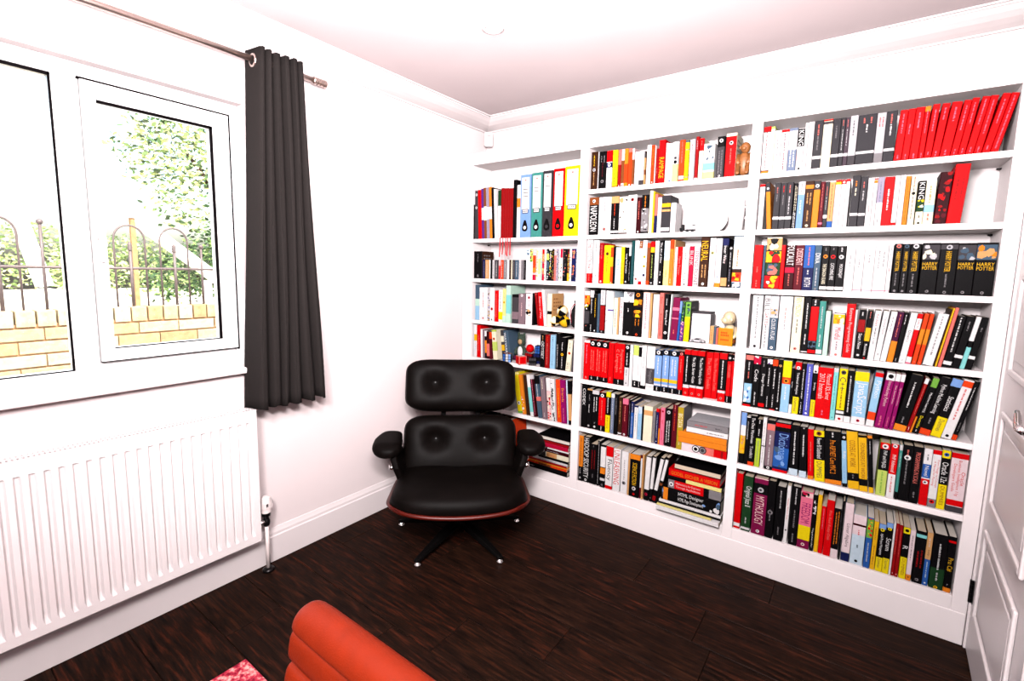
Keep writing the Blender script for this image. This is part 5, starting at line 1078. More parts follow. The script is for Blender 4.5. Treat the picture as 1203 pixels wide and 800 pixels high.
NAMES = dict(paperback='paperback_book', hardback='hardback_book', note='notebook', binder='lever_arch_file', disc='disc_case', dvd='film_case', file='magazine_file')
CATS = dict(paperback='paperback', hardback='hardback', note='notebook', binder='file', disc='disc case', dvd='film case', file='file')
PLUR = dict(paperback='books', hardback='books', note='notebooks', binder='lever arch files', disc='disc cases', dvd='film cases', file='files')
def make_book(kind, col, w, h, d, spec, rnd, cov='-', pm=None):
    """spine at y=0 facing -y, standing on z=0, thickness along x"""
    mat = C(col)
    m = MB(); hw = w/2
    if kind in ('disc', 'dvd'):
        if kind == 'dvd': spec = [('p', [col] + rnd.sample(['white', 'black', 'palered', 'lime', 'slate', 'tan', 'crimson', 'dkgrey', 'gold'], 3), .04, .96, None)] + spec
        else: spec = spec + [('s', rnd.choice(['palegrey', 'grey', 'dkgrey']), .1, .9, None)]
        m.box((-hw, 0, 0), (hw, d, h), mat)
        o = m.build(NAMES[kind], bevel=min(.0012, w*.2))
        spine_art(spec, w, h, o, rnd, col)
        return o
    tb = {'paperback': .0007, 'hardback': .0026, 'note': .0016, 'binder': .0028, 'file': .0012}[kind]
    tb = min(tb, w*.14)
    m.prism(spine_prof(w, 0, max(.0022, tb)), 0, h, mat)
    m.box((-hw, .002, 0), (-hw+tb, d, h), mat)
    m.box((hw-tb, .002, 0), (hw, d, h), mat)
    o = m.build(NAMES[kind])
    e = {'paperback': .0006, 'hardback': .0035, 'note': .0015, 'binder': .012, 'file': .02}[kind]
    p = MB()
    if kind == 'binder':
        p.box((-hw+tb+.004, .012, .012), (hw*.5, d-.01, h*.93), PAGEW)
    else:
        p.box((-hw+tb, .003, e*.6), (hw-tb, d-e, h-e), pm or (PAGE if rnd.random() < .6 else PAGEW))
    p.build('pages', o)
    if cov != '-':
        c = MB(); c.box((hw, .0022, .0006), (hw+.0004, d, h-.0006), C(cov))
        for i in range(4):
            z = h*(.82-.11*i); L = d*rnd.uniform(.4, .75)
            n = int(L/.006)
            for t in range(n):
                if t % 4 == 3: continue
                y0 = d*.15 + t*.006
                c.add([(hw+.0006, y0, z), (hw+.0006, y0+.0045, z), (hw+.0006, y0+.0045, z+.008), (hw+.0006, y0, z+.008)], [(0,1,2,3)], C('brown' if cov in ('tan', 'cream') else 'grey'))
        c.build('front_cover', o)
    if kind == 'binder':
        s = MB(); L = MB()
        lw = w*.36
        s.box((-lw, -.0008, h*.45), (lw, .001, h*.955), C('white'))
        s.box((-lw*.8, -.0009, h*.385), (lw*.8, .001, h*.455), C('dkgrey'))
        s.box((-lw*.66, -.0012, h*.397), (lw*.66, .001, h*.443), C('white'))
        s.build('spine_label', o)
        if '0' not in spec:
            for i in range({'skyblue': 3, 'teal': 2, 'charcoal': 1}.get(col, 0)):
                z = h*(.76-.055*i)
                x = -lw*.6
                while x < lw*.5:
                    L.add([(x, -.0011, z), (x+.005, -.0011, z), (x+.005, -.0011, z+.005), (x, -.0011, z+.007)], [(0,1,2,3)], C('black')); x += .0075
        if L.f: L.build('handwriting', o)
        L = MB()
        for x in (-.4, 0, .4):
            L.add([(x*lw-.006, -.0014, h*.413), (x*lw+.004, -.0014, h*.413), (x*lw+.004, -.0014, h*.43), (x*lw-.006, -.0014, h*.43)], [(0,1,2,3)], C('grey'))
        L.build('label_marks', o)
        L = MB()
        L.add([(-.006, -.0011, h*.9), (.006, -.0011, h*.9), (.004, -.0011, h*.925), (-.004, -.0011, h*.925)], [(0,1,2,3)], C('palered'))
        L.build('label_logo', o)
        # finger pull: tapered dark plate with a ring
        g = MB()
        zc = h*.17
        out = [(-.017, zc-.020), (-.020, zc-.008), (-.018, zc+.006), (-.006, zc+.040), (.006, zc+.040), (.018, zc+.006), (.020, zc-.008), (.017, zc-.020), (.008, zc-.026), (-.008, zc-.026)]
        g.prism([(x, z) for x, z in out], -.0022, 0, C('black'), axis='y')
        pts = [(.0105*math.cos(t*.3927), -.0026, zc-.004+.0105*math.sin(t*.3927)) for t in range(16)]
        g.add(pts, [tuple(range(16))], C('white' if col in ('skyblue', 'teal', 'yellow') else col))
        g.build('finger_pull', o)
    elif kind == 'file':
        pass
    else:
        spine_art(spec, w, h, o, rnd, col)
    if kind == 'note':
        rb = MB(); x = rnd.uniform(-.004, .004)
        dz = rnd.uniform(-.118, -.10); sw = rnd.uniform(-.005, .005)
        vs = []
        for t in range(7):
            f = t/6.0
            xx = x + sw*f*f
            yy = -.0122 + .001*math.sin(f*5)
            vs += [(xx-.0042, yy, .002 + (dz-.002)*f), (xx+.0042, yy-.0006, .002 + (dz-.002)*f)]
        vs = [(x-.0042, .0, .0018), (x+.0042, .0, .0018)] + vs
        rb.add(vs, [(2*i, 2*i+1, 2*i+3, 2*i+2) for i in range(7)], RIB)
        rr = rb.build('ribbon_marker', o)
        md = rr.modifiers.new('thick', 'SOLIDIFY'); md.thickness = .0008
    return o
rnd = random.Random(3)
for (bay, zf, nm), (xl, s, h, th, sb), kind, col, cov, spec, label in ENTRIES:
    th = R(th); w = s*math.cos(th); z = float(zf)
    if kind == 'disc': d = .142
    elif kind == 'dvd': d = .136
    elif kind == 'binder': d = .182 - sb
    else: d = min(.182 - sb, h*rnd.uniform(.64, .72))
    if kind == 'note': sb = 0.0
    o = make_book(kind, col, w - .0003, h, d, spec, rnd, cov)
    piv = xl + s if th > 0 else xl
    off = -w/2 if th > 0 else w/2
    Mx = Matrix.Translation((piv, BF + .010 + sb, z + .0004)) @ Matrix.Rotation(th, 4, 'Y') @ Matrix.Translation((off, 0, 0))
    o.matrix_world = Mx
    tag(o, label, CATS[kind], PLUR[kind] + ' on the ' + nm)

def lying(kind, name, cat, label, x0, x1, z0, z1, d, col, spec='', ry=0.0, dy=0.0, group=None, end=False):
    """a book lying flat, spine towards the room (or its fore-edge when end)"""
    w = z1 - z0; h = x1 - x0
    o = make_book(kind, col, w - .0006, h, d, parse(spec), rnd)
    o.name = name; 
    Mx = Matrix.Translation((x0, BF + .010 + dy, (z0+z1)/2)) @ Matrix.Rotation(ry, 4, 'Z')
    if end:      # pages face the room
        Mx = Mx @ Matrix.Translation((h/2, d/2, 0)) @ Matrix.Rotation(math.pi, 4, 'Z') @ Matrix.Translation((h/2, -d/2, 0)) @ Matrix(((0,0,-1,0),(0,1,0,0),(1,0,0,0),(0,0,0,1)))
    else:
        # spine reads left to right: book's top (z) runs to -x
        Mx = Mx @ Matrix.Translation((h, 0, 0)) @ Matrix(((0,0,-1,0),(0,1,0,0),(1,0,0,0),(0,0,0,1)))
    o.matrix_world = Mx
    tag(o, label, cat, group)
    return o
# pile at the right end of the middle bay's bottom shelf, from the shelf up
G = 'books piled flat at the right end of the bottom shelf, middle bay'
zb = .1864
lying('paperback', 'writing_pad', 'pad', 'thick white pad sticking out at the bottom of the flat pile, middle bay', 1.408, 1.718, zb, zb+.020, .20, 'white', '', dy=-.052, group=G)
lying('paperback', 'magazine', 'magazine', 'thin yellow magazine lying on the white pad at the foot of the pile', 1.408, 1.680, zb+.0205, zb+.0265, .195, 'lightyellow', '', dy=-.044, group=G)
lying('paperback', 'magazine', 'magazine', 'thin black magazine between the yellow one and the white one in the pile', 1.412, 1.720, zb+.027, zb+.033, .195, 'black', '', dy=-.03, group=G)
lying('paperback', 'magazine', 'magazine', 'white magazine just below the thick black book of the flat pile, middle bay', 1.414, 1.720, zb+.0335, zb+.0465, .195, 'white', 's:grey:.3-.6', dy=-.024, group=G)
lying('paperback', 'paperback_book', 'paperback', 'black book with pale blue picture and white title in the flat pile, middle bay', 1.420, 1.716, zb+.0465, zb+.114, .19, 'black', 'p:.70-.98:black,skyblue,slate,white p:.02-.12:black,skyblue,slate b:orange:.04-.12 t:white:.30-.72:HTML_Designer/HTML_Page_Development', dy=-.016, group=G)
lying('hardback', 'hardback_book', 'hardback', 'red book with grey ends under the thin yellow spine in the flat pile', 1.452, 1.712, zb+.1145, zb+.158, .185, 'grey', 'b:red:.12-.68 b:black:.68-.78 o:white:.06 t:palepink:.15-.62:Mathematics_for_Engineers/Through_Applications', dy=-.008, group=G)
lying('paperback', 'paperback_book', 'paperback', 'thin black book with a pale yellow stripe beneath the top red books of the pile', 1.444, 1.716, zb+.1585, zb+.176, .18, 'black', 'b:lightyellow:.35-.98', dy=-.004, group=G)
lying('hardback', 'hardback_book', 'hardback', 'fat red book with orange title near the top of the flat pile, middle bay', 1.448, 1.700, zb+.1765, zb+.214, .172, 'red', 't:orange:.05-.95:GODEL_ESCHER_A_VISION', dy=.002, group=G)
lying('hardback', 'hardback_book', 'hardback', 'black covered book lying askew on top of the flat pile, middle bay', 1.47, 1.700, zb+.2145, zb+.244, .15, 'black', '', dy=.016, group=G, end=True)
# boxes and books on the middle bay's sixth shelf
G = 'things stacked on the sixth shelf of the middle bay'
zb = .5144
rt = root('game_box', (1.611, -.13, zb), 'red and pale pink box with a black ring emblem under two orange notebooks', 'box', G)
m = MB(); m.box((-.108, -.095, 0), (.109, .085, .0415), C('red')); m.build('tray', rt, bevel=.001)
m = MB(); m.box((-.1085, -.0958, .0005), (.0, -.0945, .041), C('pinkwhite'))
m.box((0.0, -.0956, .0005), (.05, -.0945, .041), C('palered')); m.build('front_label', rt)
m = MB()
for cx, c1, c2 in ((-.036, 'black', 'white'), (-.003, 'dkgrey', 'grey')):
    for r, c, e in ((.0185, 'black', .0965), (.0145, c2, .0968), (.009, c1, .0971)):
        pts = [(cx + r*math.cos(t*.2618), -e, .021 + r*math.sin(t*.2618)) for t in range(24)]
        m.add(pts, [tuple(range(24))], C(c))
m.build('emblem', rt)
m = MB(); m.box((.083, -.0962, .006), (.094, -.0955, .036), C('darkred')); m.build('side_mark', rt)
lying('paperback', 'notebook', 'notebook', 'orange notebook directly on the red box with the ring emblem', 1.489, 1.719, zb+.0425, zb+.072, .19, 'orange', '', dy=-.006, group=G)
lying('paperback', 'notebook', 'notebook', 'orange notebook just under the white and silver books', 1.487, 1.718, zb+.0725, zb+.101, .19, 'orange', '', dy=-.008, group=G)
lying('paperback', 'paperback_book', 'paperback', 'white book lying on the orange notebooks, under a silver one', 1.524, 1.720, zb+.1015, zb+.128, .18, 'white', 's:grey:.5-.9', dy=.002, group=G)
lying('hardback', 'hardback_book', 'hardback', 'grey and silver book on top of the stack above the orange notebooks', 1.526, 1.719, zb+.1285, zb+.160, .18, 'silver', 'b:grey:.0-1 s:palered:.2-.5 s:black:.7-.85', dy=.0, group=G)
# pile in the left bay's bottom shelf
G = 'books piled flat on the bottom shelf, left bay'
zb = .1864
pile = [('black', .56, .853, .030, 's:palegrey:.08-.2', 'black book at the very bottom of the flat pile, left bay', -.014),
        ('redorange', .565, .848, .011, 'b:brown:.3-.6', 'thin red-orange book second from the bottom of the left bay pile', -.012),
        ('orange', .572, .852, .009, '', 'thin orange book in the lower part of the left bay pile', -.010),
        ('darkred', .570, .846, .010, 's:palered:.1-.4', 'thin dark red book over the orange one, left bay pile', -.010),
        ('palegrey', .60, .850, .014, 's:grey:.2-.7', 'pale grey book halfway down the left bay pile', -.006),
        ('black', .64, .855, .012, '', 'black book under the cream one, left bay pile', -.004),
        ('cream', .69, .852, .030, 'b:tan:.05-.5 s:redorange:.1-.4', 'cream book with a tan label in the left bay pile', .0),
        ('dkmaroon', .682, .852, .018, 's:palegrey:.1-.6', 'dark maroon book with pale lettering in the left bay pile', .0),
        ('white', .70, .850, .010, '', 'thin white book in the upper part of the left bay pile', .004),
        ('crimson', .675, .846, .026, '', 'crimson book near the top of the left bay pile', .002),
        ('darkred', .60, .850, .012, '', 'thin dark red book one below the top of the left bay pile', .004),
        ('black', .62, .850, .026, '', 'black book with white page edges on top of the left bay pile', .012)]
z = zb
for i, (c, x0, x1, t, sp, lb, dy) in enumerate(pile):
    lying('hardback' if t > .02 else 'paperback', 'hardback_book' if t > .02 else 'paperback_book', 'hardback' if t > .02 else 'paperback', lb, x0, x1, z, z + t, .175, c, sp, dy=dy, group=G, end=(i == 11))
    z += t + .0005
for i, (c, x, w, h, th, lb) in enumerate((('redorange', .405, .034, .26, -4, 'red-orange book leaning left beside the flat pile, left bay'), ('dkbrown', .30, .05, .25, 0, 'dark brown book behind the armchair on the bottom shelf, left bay'), ('grey', .22, .04, .24, 0, 'grey book behind the armchair on the bottom shelf, left bay'), ('dkblue', .13, .045, .25, 0, 'navy book behind the armchair on the bottom shelf, left bay'))):
    o = make_book('hardback', c, w, h, .17, parse('s:palered:.1-.6'), rnd)
    o.matrix_world = Matrix.Translation((x, BF+.012, zb)) @ Matrix.Rotation(R(th), 4, 'Y') @ Matrix.Translation((w/2, 0, 0))
    tag(o, lb, 'hardback', 'books on the bottom shelf of the left bay')

# ------------------------------------------------------------------ lounge chair
LEATH = M('black_leather', (24, 18, 16), .5, .025, noise=.25, nscale=14, bump=.2, bscale=260, gain=8)
VENEER = M('rosewood_veneer', (104, 26, 16), .35, .15, noise=.35, nscale=8, stretch=(2, 14, 14))
BLKB = M('black_button', (8, 7, 7), .5, .3, noise=.1)
ALU = M('polished_aluminium', (235, 235, 235), .18, .5, metal=1.0, noise=.02, gain=1.05)
BLKM = M('black_enamel', (8, 6, 6), .6, .04, noise=.1)
ch = root('lounge_chair', (.552, -.855, 0), 'black leather lounge chair with buttoned cushions and rosewood shell in the corner', 'armchair', rz=math.atan2(.668, .745))
def pad(name, parent, a, b, tf, tb, mat, Mx, dents=(), rc=.13, n=30, crown=.0, bend=0.0, front=0.0, kind=None):
    """upholstered pad in its own plane: u right, v up, w towards the sitter"""
    vs = []; N = n
    def pt(u, v, side):
        x = a*u*(1 - rc*abs(v)**7); z = b*v*(1 - rc*abs(u)**7)
        e = max(0.0, (1-abs(u)**5))**.42 * max(0.0, (1-abs(v)**5))**.42
        w = (tf if side > 0 else -tb)*e
        if side > 0:
            w += crown*(1-u*u)*(1-v*v)
            for (du, dv, dd, ds) in dents:
                r2 = ((x-du)**2 + (z-dv)**2)
                w -= dd*math.exp(-r2/(ds*ds)) + dd*.45*math.exp(-math.sqrt(r2)/(ds*.55))
                ang_ = math.atan2(z-dv, x-du)
                w -= dd*.10*math.cos(ang_*7+du*9)*math.exp(-r2/(ds*ds*1.7))*min(1, r2/(ds*ds*.2))
        w += bend*u*u
        z += -front*(1-u*u)*(.5-.5*v) if front else 0
        return Mx @ Vector((x, -w, z))
    g = [math.sin(-math.pi/2 + math.pi*i/N)*.35 + (-1 + 2*i/N)*.65 for i in range(N+1)]
    m = MB()
    for side in (1, -1):
        vs = [pt(u, v, side) for v in g for u in g]
        fs = [(j*(N+1)+i, j*(N+1)+i+1, (j+1)*(N+1)+i+1, (j+1)*(N+1)+i) for j in range(N) for i in range(N)]
        if side < 0: fs = [f[::-1] for f in fs]
        m.add(vs, fs, mat)
    o = m.build(name, parent, smooth=True, kind=kind)
    bm = bmesh.new(); bm.from_mesh(o.data); bmesh.ops.remove_doubles(bm, verts=bm.verts, dist=.0004); bmesh.ops.recalc_face_normals(bm, faces=bm.faces); bm.to_mesh(o.data); bm.free()
    for p in o.data.polygons: p.use_smooth = True
    return o
def plane_at(c, tilt):
    """pad plane: centre c, leaning back by tilt from vertical"""
    return Matrix.Translation(c) @ Matrix.Rotation(-tilt, 4, 'X')
def button(parent, Mx, u, v, w):
    m = MB(); c = Mx @ Vector((u, -w, v)); m.ball(c, (.011, .007, .011), BLKB, 10, 6); m.build('button', parent, smooth=True)
# seat: nearly horizontal pad, front edge bowed
Ms = plane_at((0, -.090, .288), R(97))
pad('seat_shell', ch, .345, .312, .012, .026, VENEER, plane_at((0, -.090, .274), R(97)), rc=.17, bend=.022, front=.03)
pad('seat_cushion', ch, .330, .300, .085, .03, LEATH, Ms, rc=.15, bend=.012, front=.03, crown=.02, dents=((.0, .16, .012, .2),))
# back
Mb = plane_at((0, .175, .420), R(20))
pad('back_shell', ch, .300, .155, .004, .03, VENEER, plane_at((0, .197, .425), R(20)), rc=.12, bend=.035)
q = pad('back_cushion', ch, .312, .178, .075, .02, LEATH, Mb, rc=.12, bend=.03, crown=.01, dents=((-.135, .045, .040, .055), (.135, .045, .040, .055)))
for u in (-.135, .135): button(q, Mb, u, .045, .034)
Mh = plane_at((0, .285, .747), R(20))
pad('headrest_shell', ch, .300, .130, .004, .03, VENEER, plane_at((0, .307, .752), R(20)), rc=.14, bend=.035)
q = pad('headrest_cushion', ch, .312, .150, .070, .02, LEATH, Mh, rc=.14, bend=.03, crown=.01, dents=((-.145, .01, .032, .058), (.145, .01, .032, .058)))
for u in (-.145, .145): button(q, Mh, u, .01, .04)
for u in (-.10, .10):
    m = MB(); m.tube([(u, .255, .48), (u, .285, .60), (u, .33, .72)], .014, BLKM, 8); m.build('back_brace', ch)
# arms
for s in (-1, 1):
    m = MB()
    prof = []
    n = 14
    pts = []
    for i in range(15):
        f = i/14.0
        y = -.085 + .25*f
        half = .076*math.sin(min(1, f*3.2+.22)*math.pi/2)*(1 - .35*max(0, f-.6)/.4)
        th = .036*math.sin(min(1, f*4+.30)*math.pi/2)*math.sin(min(1, (1-f)*5+.3)*math.pi/2)
        xc = s*(.366 + .012*math.sin(f*math.pi)); zc = .488 + .012*f - .05*max(0, .22-f)
        pts.append((y, half, th, xc, zc))
    vs = []
    for y, half, th, xc, zc in pts:
        for k in range(n):
            t = 2*math.pi*k/n
            cx, sz = math.cos(t), math.sin(t)
            vs.append((xc + half*math.copysign(abs(cx)**.7, cx), y, zc + th*math.copysign(abs(sz)**.7, sz) - .014*s*0))
    fs = [(i*n+k, i*n+(k+1)%n, (i+1)*n+(k+1)%n, (i+1)*n+k) for i in range(14) for k in range(n)] + [tuple(range(n))[::-1], tuple(14*n+k for k in range(n))]
    m.add(vs, fs, LEATH)
    m.build('arm_rest', ch, smooth=True, sub=1)
    m = MB()
    vs = []
    for x, y0, y1, z in ((s*.300, -.06, .17, .33), (s*.322, -.07, .18, .40), (s*.335, -.06, .15, .44), (s*.340, -.05, .14, .480)):
        vs += [(x-.018, y0, z), (x+.018, y0, z), (x+.018, y1, z), (x-.018, y1, z)]
    fs = [(4*i+k, 4*i+(k+1)%4, 4*i+4+(k+1)%4, 4*i+4+k) for i in range(3) for k in range(4)] + [(3,2,1,0), (12,13,14,15)]
    m.add(vs, fs, LEATH); m.build('arm_side', ch, bevel=.012, seg=3)
    m = MB(); m.tube([(s*.336, -.035, .395), (s*.362, -.035, .395)], .013, ALU, 12); m.build('arm_bolt', ch, smooth=True)
# swivel base
m = MB(); m.lathe([(.026, .085), (.026, .12), (.020, .13), (.020, .208), (.05, .215), (.10, .228), (.12, .240)], BLKM, n=20); m.build('swivel_column', ch, smooth=True)
m = MB(); m.lathe([(.018, .068), (.05, .072), (.052, .098), (.03, .108), (.0, .11)], BLKM, n=20); m.build('hub', ch, smooth=True)
for k in range(5):
    t = R(-90 + 36 + 72*k)
    d = Vector((math.cos(t), math.sin(t), 0)); sd = Vector((-d.y, d.x, 0))
    m = MB(); vs = []
    for r, w, z0, z1 in ((.04, .030, .070, .100), (.15, .026, .055, .083), (.27, .020, .036, .056), (.335, .017, .026, .040), (.35, .012, .026, .034)):
        c = d*r
        vs += [c - sd*w + Vector((0, 0, z0)), c + sd*w + Vector((0, 0, z0)), c + sd*w*.7 + Vector((0, 0, z1)), c - sd*w*.7 + Vector((0, 0, z1))]
    fs = [(4*i+k2, 4*i+(k2+1)%4, 4*i+4+(k2+1)%4, 4*i+4+k2) for i in range(4) for k2 in range(4)] + [(3,2,1,0), (16,17,18,19)]
    m.add(vs, fs, BLKM); lg = m.build('base_leg', ch, bevel=.004)
    m = MB(); m.lathe([(.013, 0), (.016, .004), (.016, .012), (.007, .018), (.006, .030)], ALU, c=tuple(d*.335), n=14); m.build('glide', lg, smooth=True)

# ------------------------------------------------------------------ orange desk chair
ORL = M('orange_leather', (222, 62, 16), .5, .06, noise=.10, nscale=30, bump=.3, bscale=420, gain=11)
dc = root('desk_chair', (1.76, -2.52, 0), 'orange leather desk chair with a ribbed back, nearest thing at the bottom edge', 'chair')
o_ = Vector(dc.location)
X0, X1 = 1.498, 1.985
# centre line of the back, from the top roll down; (y, z)
def back_y(z): return -2.268 - .42*max(0, .86-z)**1.25 * .62
segs = [(.868, .832), (.830, .780), (.778, .728), (.726, .676), (.674, .624), (.622, .572), (.570, .520)]
def rib(zt, zb_, roll):
    m = MB(); n = 16; L = 12
    ring = []
    zc = (zt+zb_)/2; hz = (zt-zb_)/2; yc = back_y(zc)
    for i in range(n):
        t = 2*math.pi*i/n
        cx, sz = math.cos(t), math.sin(t)
        if roll:
            if sz > 0: ring.append((.031*cx, zc - .010 + .031*sz*1.05))
            else: ring.append((.031*math.copysign(abs(cx)**.45, cx), zc - .010 + hz*.5*math.copysign(abs(sz)**.6, sz)))
        else:
            ring.append((.028*math.copysign(abs(cx)**.55, cx), zc + hz*math.copysign(abs(sz)**.45, sz)))
    vs = []
    for j in range(L+1):
        f = j/L; x = X0 + (X1-X0)*f
        k = min(f, 1-f)*(X1-X0)
        r = math.sqrt(max(0, 1-(1-min(1, k/.030))**2)) if roll else math.sqrt(max(0, 1-(1-min(1, (k+.006)/.016))**2))
        r = max(r, .22)
        if j in (1, L-1): x = X0 + .006 if j == 1 else X1-.006; 
        if j in (2, L-2): x = X0 + .016 if j == 2 else X1-.016
        if j in (3, L-3): x = X0 + .032 if j == 3 else X1-.032
        k = min(x-X0, X1-x)
        r = max(.25 if roll else .8, math.sqrt(max(0, 1-(1-min(1, k/.032))**2)))
        for a, z in ring:
            zz = z if not roll else (zc - .018) + (z-(zc-.018))*(.35+.65*r)
            vs.append(Vector((x, yc + back_y(zz) - back_y(zc) + a*(.55+.45*r), zz)) - o_)
    fs = [(j*n+i, j*n+(i+1)%n, (j+1)*n+(i+1)%n, (j+1)*n+i) for j in range(L) for i in range(n)] + [tuple(range(n))[::-1], tuple(L*n+i for i in range(n))]
    m.add(vs, fs, ORL)
    return m.build('back_roll' if roll else 'back_rib', dc, smooth=True, sub=1)
for i, (a, b) in enumerate(segs): rib(a, b, i == 0)
m = MB(); vs = []
for j in range(9):
    f = j/8.0
    for y, z in ((-2.40 - .42*f, .47 + .02*math.sin(f*3.14) ), (-2.40 - .42*f, .41)):
        pass
for k in range(6):
    y1 = -2.395 - .072*k; y0 = y1 - .070
    m = MB(); m.box((X0-o_.x, y0-o_.y, .415), (X1-o_.x, y1-o_.y, .472), ORL); m.build('seat_rib', dc, bevel=.018, seg=4, smooth=True)
for x in (X0-.035, X1+.035):
    m = MB(); m.tube([Vector(p)-o_ for p in ((x, -2.42, .43), (x, -2.44, .62), (x, -2.52, .66), (x, -2.66, .66), (x, -2.70, .62), (x, -2.70, .43))], .012, CHROME, 10); m.build('arm_loop', dc, smooth=True)
    m = MB(); m.box((min(x, 1.74)-o_.x if x < 1.7 else 1.74-o_.x, -.20, .425), (1.78-o_.x if x < 1.7 else x-o_.x, -.16, .44), DARKM); m.build('cross_bar', dc)
m = MB(); m.lathe([(.03, .10), (.03, .22), (.022, .23), (.022, .38), (.09, .40), (.09, .415)], CHROME, n=18); m.build('gas_lift', dc, smooth=True)
for k in range(5):
    t = R(20 + 72*k); d = Vector((math.cos(t), math.sin(t), 0)); sd = Vector((-d.y, d.x, 0))
    m = MB(); vs = []
    for r, w, z0, z1 in ((.02, .028, .085, .125), (.15, .022, .075, .105), (.27, .016, .062, .082)):
        c = d*r
        vs += [c - sd*w + Vector((0, 0, z0)), c + sd*w + Vector((0, 0, z0)), c + sd*w + Vector((0, 0, z1)), c - sd*w + Vector((0, 0, z1))]
    fs = [(4*i+k2, 4*i+(k2+1)%4, 4*i+4+(k2+1)%4, 4*i+4+k2) for i in range(2) for k2 in range(4)] + [(3,2,1,0), (8,9,10,11)]
    m.add(vs, fs, CHROME); lg = m.build('base_leg', dc, bevel=.004)
    m = MB(); c = d*.262
    a = c - sd*.018 + Vector((0, 0, .029)); b = c + sd*.018 + Vector((0, 0, .029))
    m.tube([a, b], .029, DARKM, 16); m.build('caster', lg, smooth=True)

# ------------------------------------------------------------------ rug
RUGM = bpy.data.materials.new('rug_pile'); RUGM.use_nodes = True
nt = RUGM.node_tree; b = nt.nodes['Principled BSDF']
tc = nt.nodes.new('ShaderNodeTexCoord'); n1 = nt.nodes.new('ShaderNodeTexNoise'); n1.inputs['Scale'].default_value = 55; n1.inputs['Detail'].default_value = 3
r = nt.nodes.new('ShaderNodeValToRGB'); e = r.color_ramp.elements
e[0].position = .38; e[0].color = (.10, .004, .012, 1); e[1].position = .66; e[1].color = (.36, .21, .19, 1)
q = e.new(.50); q.color = (.24, .018, .033, 1)
nt.links.new(tc.outputs['Object'], n1.inputs['Vector']); nt.links.new(n1.outputs['Fac'], r.inputs[0]); nt.links.new(r.outputs[0], b.inputs['Base Color'])
b.inputs['Roughness'].default_value = .95; b.inputs['Specular IOR Level'].default_value = .05
m = MB(); m.box((.519, -3.35, 0.0004), (1.40, -1.945, .009), RUGM)
tag(m.build('rug', bevel=.003), 'red and pink patterned rug lying on the dark floorboards', 'rug')

# ------------------------------------------------------------------ curtain and rod
FAB = M('charcoal_fabric', (47, 42, 41), .9, .05, noise=.45, nscale=500, bump=.4, bscale=900, gain=4.2)
cu = root('curtain', (.085, -1.56, .78), 'dark charcoal eyelet curtain gathered at the right of the window', 'curtain')
o_ = Vector(cu.location)
rods = root('curtain_rod', (.085, -2.2, 2.25), 'brushed steel curtain rod above the window with a ribbed end', 'curtain rod')
ro = Vector(rods.location)
RZ0 = 2.247
m = MB(); m.tube([Vector((.085, -3.2, RZ0-.012))-ro, Vector((.085, -1.345, RZ0+.006))-ro], .0125, STEEL, 16); m.build('rod', rods, smooth=True)
m = MB()
fx = [(.0145, 0), (.0165, .004), (.0165, .013), (.013, .015), (.013, .018), (.0165, .020), (.0165, .029), (.013, .031), (.013, .034), (.0165, .036), (.0165, .046), (.013, .048), (.013, .051), (.0165, .053), (.0165, .064), (.012, .067)]
Mr = Matrix.Rotation(R(-90), 4, 'X')
m.lathe(fx, STEEL, c=tuple(Vector((.085, -1.352, RZ0+.006))-ro), n=18, M4=Mr); m.build('finial', rods, smooth=False)
m = MB(); m.tube([Vector((0.001, -1.40, RZ0+.003))-ro, Vector((.085, -1.40, RZ0+.003))-ro], .008, STEEL, 10); m.lathe([(.022, 0), (.022, .006)], STEEL, c=tuple(Vector((.0, -1.40, RZ0+.003))-ro), M4=Matrix.Rotation(R(90), 4, 'Y')); m.build('bracket', rods)
# zigzag folds: path across in y, swing in x; wider at the hem
NP, NZ = 150, 30
ZT_, ZB_ = 2.292, .785
vs = []
def fold(f, v):
    """f along the cloth, v 0 top .. 1 hem"""
    y0t, y1t = -1.618, -1.418
    y0b, y1b = -1.683, -1.350
    y = (y0t + (y1t-y0t)*f)*(1-v) + (y0b + (y1b-y0b)*f)*v
    ph = 2*math.pi*(f*6.0) - 1.2
    amp = .050 + .006*math.sin(f*9+1) + .004*v*math.sin(f*23)
    x = .085 + amp*math.tanh(2.6*(math.sin(ph + .22*math.sin(v*4+f*7)) + .42))
    if f < .10:
        x = .085 + (x-.085)*1.0
    y += .006*math.sin(ph*2+.6)*(1-.3*v) + .006*v*math.sin(v*5+f*11)
    return x, y
for j in range(NZ+1):
    v = j/NZ
    for i in range(NP+1):
        f = i/NP
        x, y = fold(f, v)
        z = ZT_ + (ZB_-ZT_)*v + (.006*math.sin(f*31)*v)
        vs.append(Vector((x, y, z)) - o_)
m = MB(); m.add(vs, [(j*(NP+1)+i, j*(NP+1)+i+1, (j+1)*(NP+1)+i+1, (j+1)*(NP+1)+i) for j in range(NZ) for i in range(NP)], FAB)
o = m.build('drape', cu, smooth=True)
md = o.modifiers.new('thick', 'SOLIDIFY'); md.thickness = .003
for f in [i/10.0 for i in range(0, 11)]:
    x, y = fold(f, .03)
    if f in (0.0, 1.0):
        y += .006 if f == 0 else -.004
    m = MB()
    pts = []
    for k in range(21):
        t = 2*math.pi*k/20
        pts.append(Vector((.085 + .0225*math.cos(t), y, RZ0-.002+.0225*math.sin(t))) - o_)
    m.tube(pts, .0055, STEEL, 8, cap=False); m.build('eyelet', cu, smooth=True)

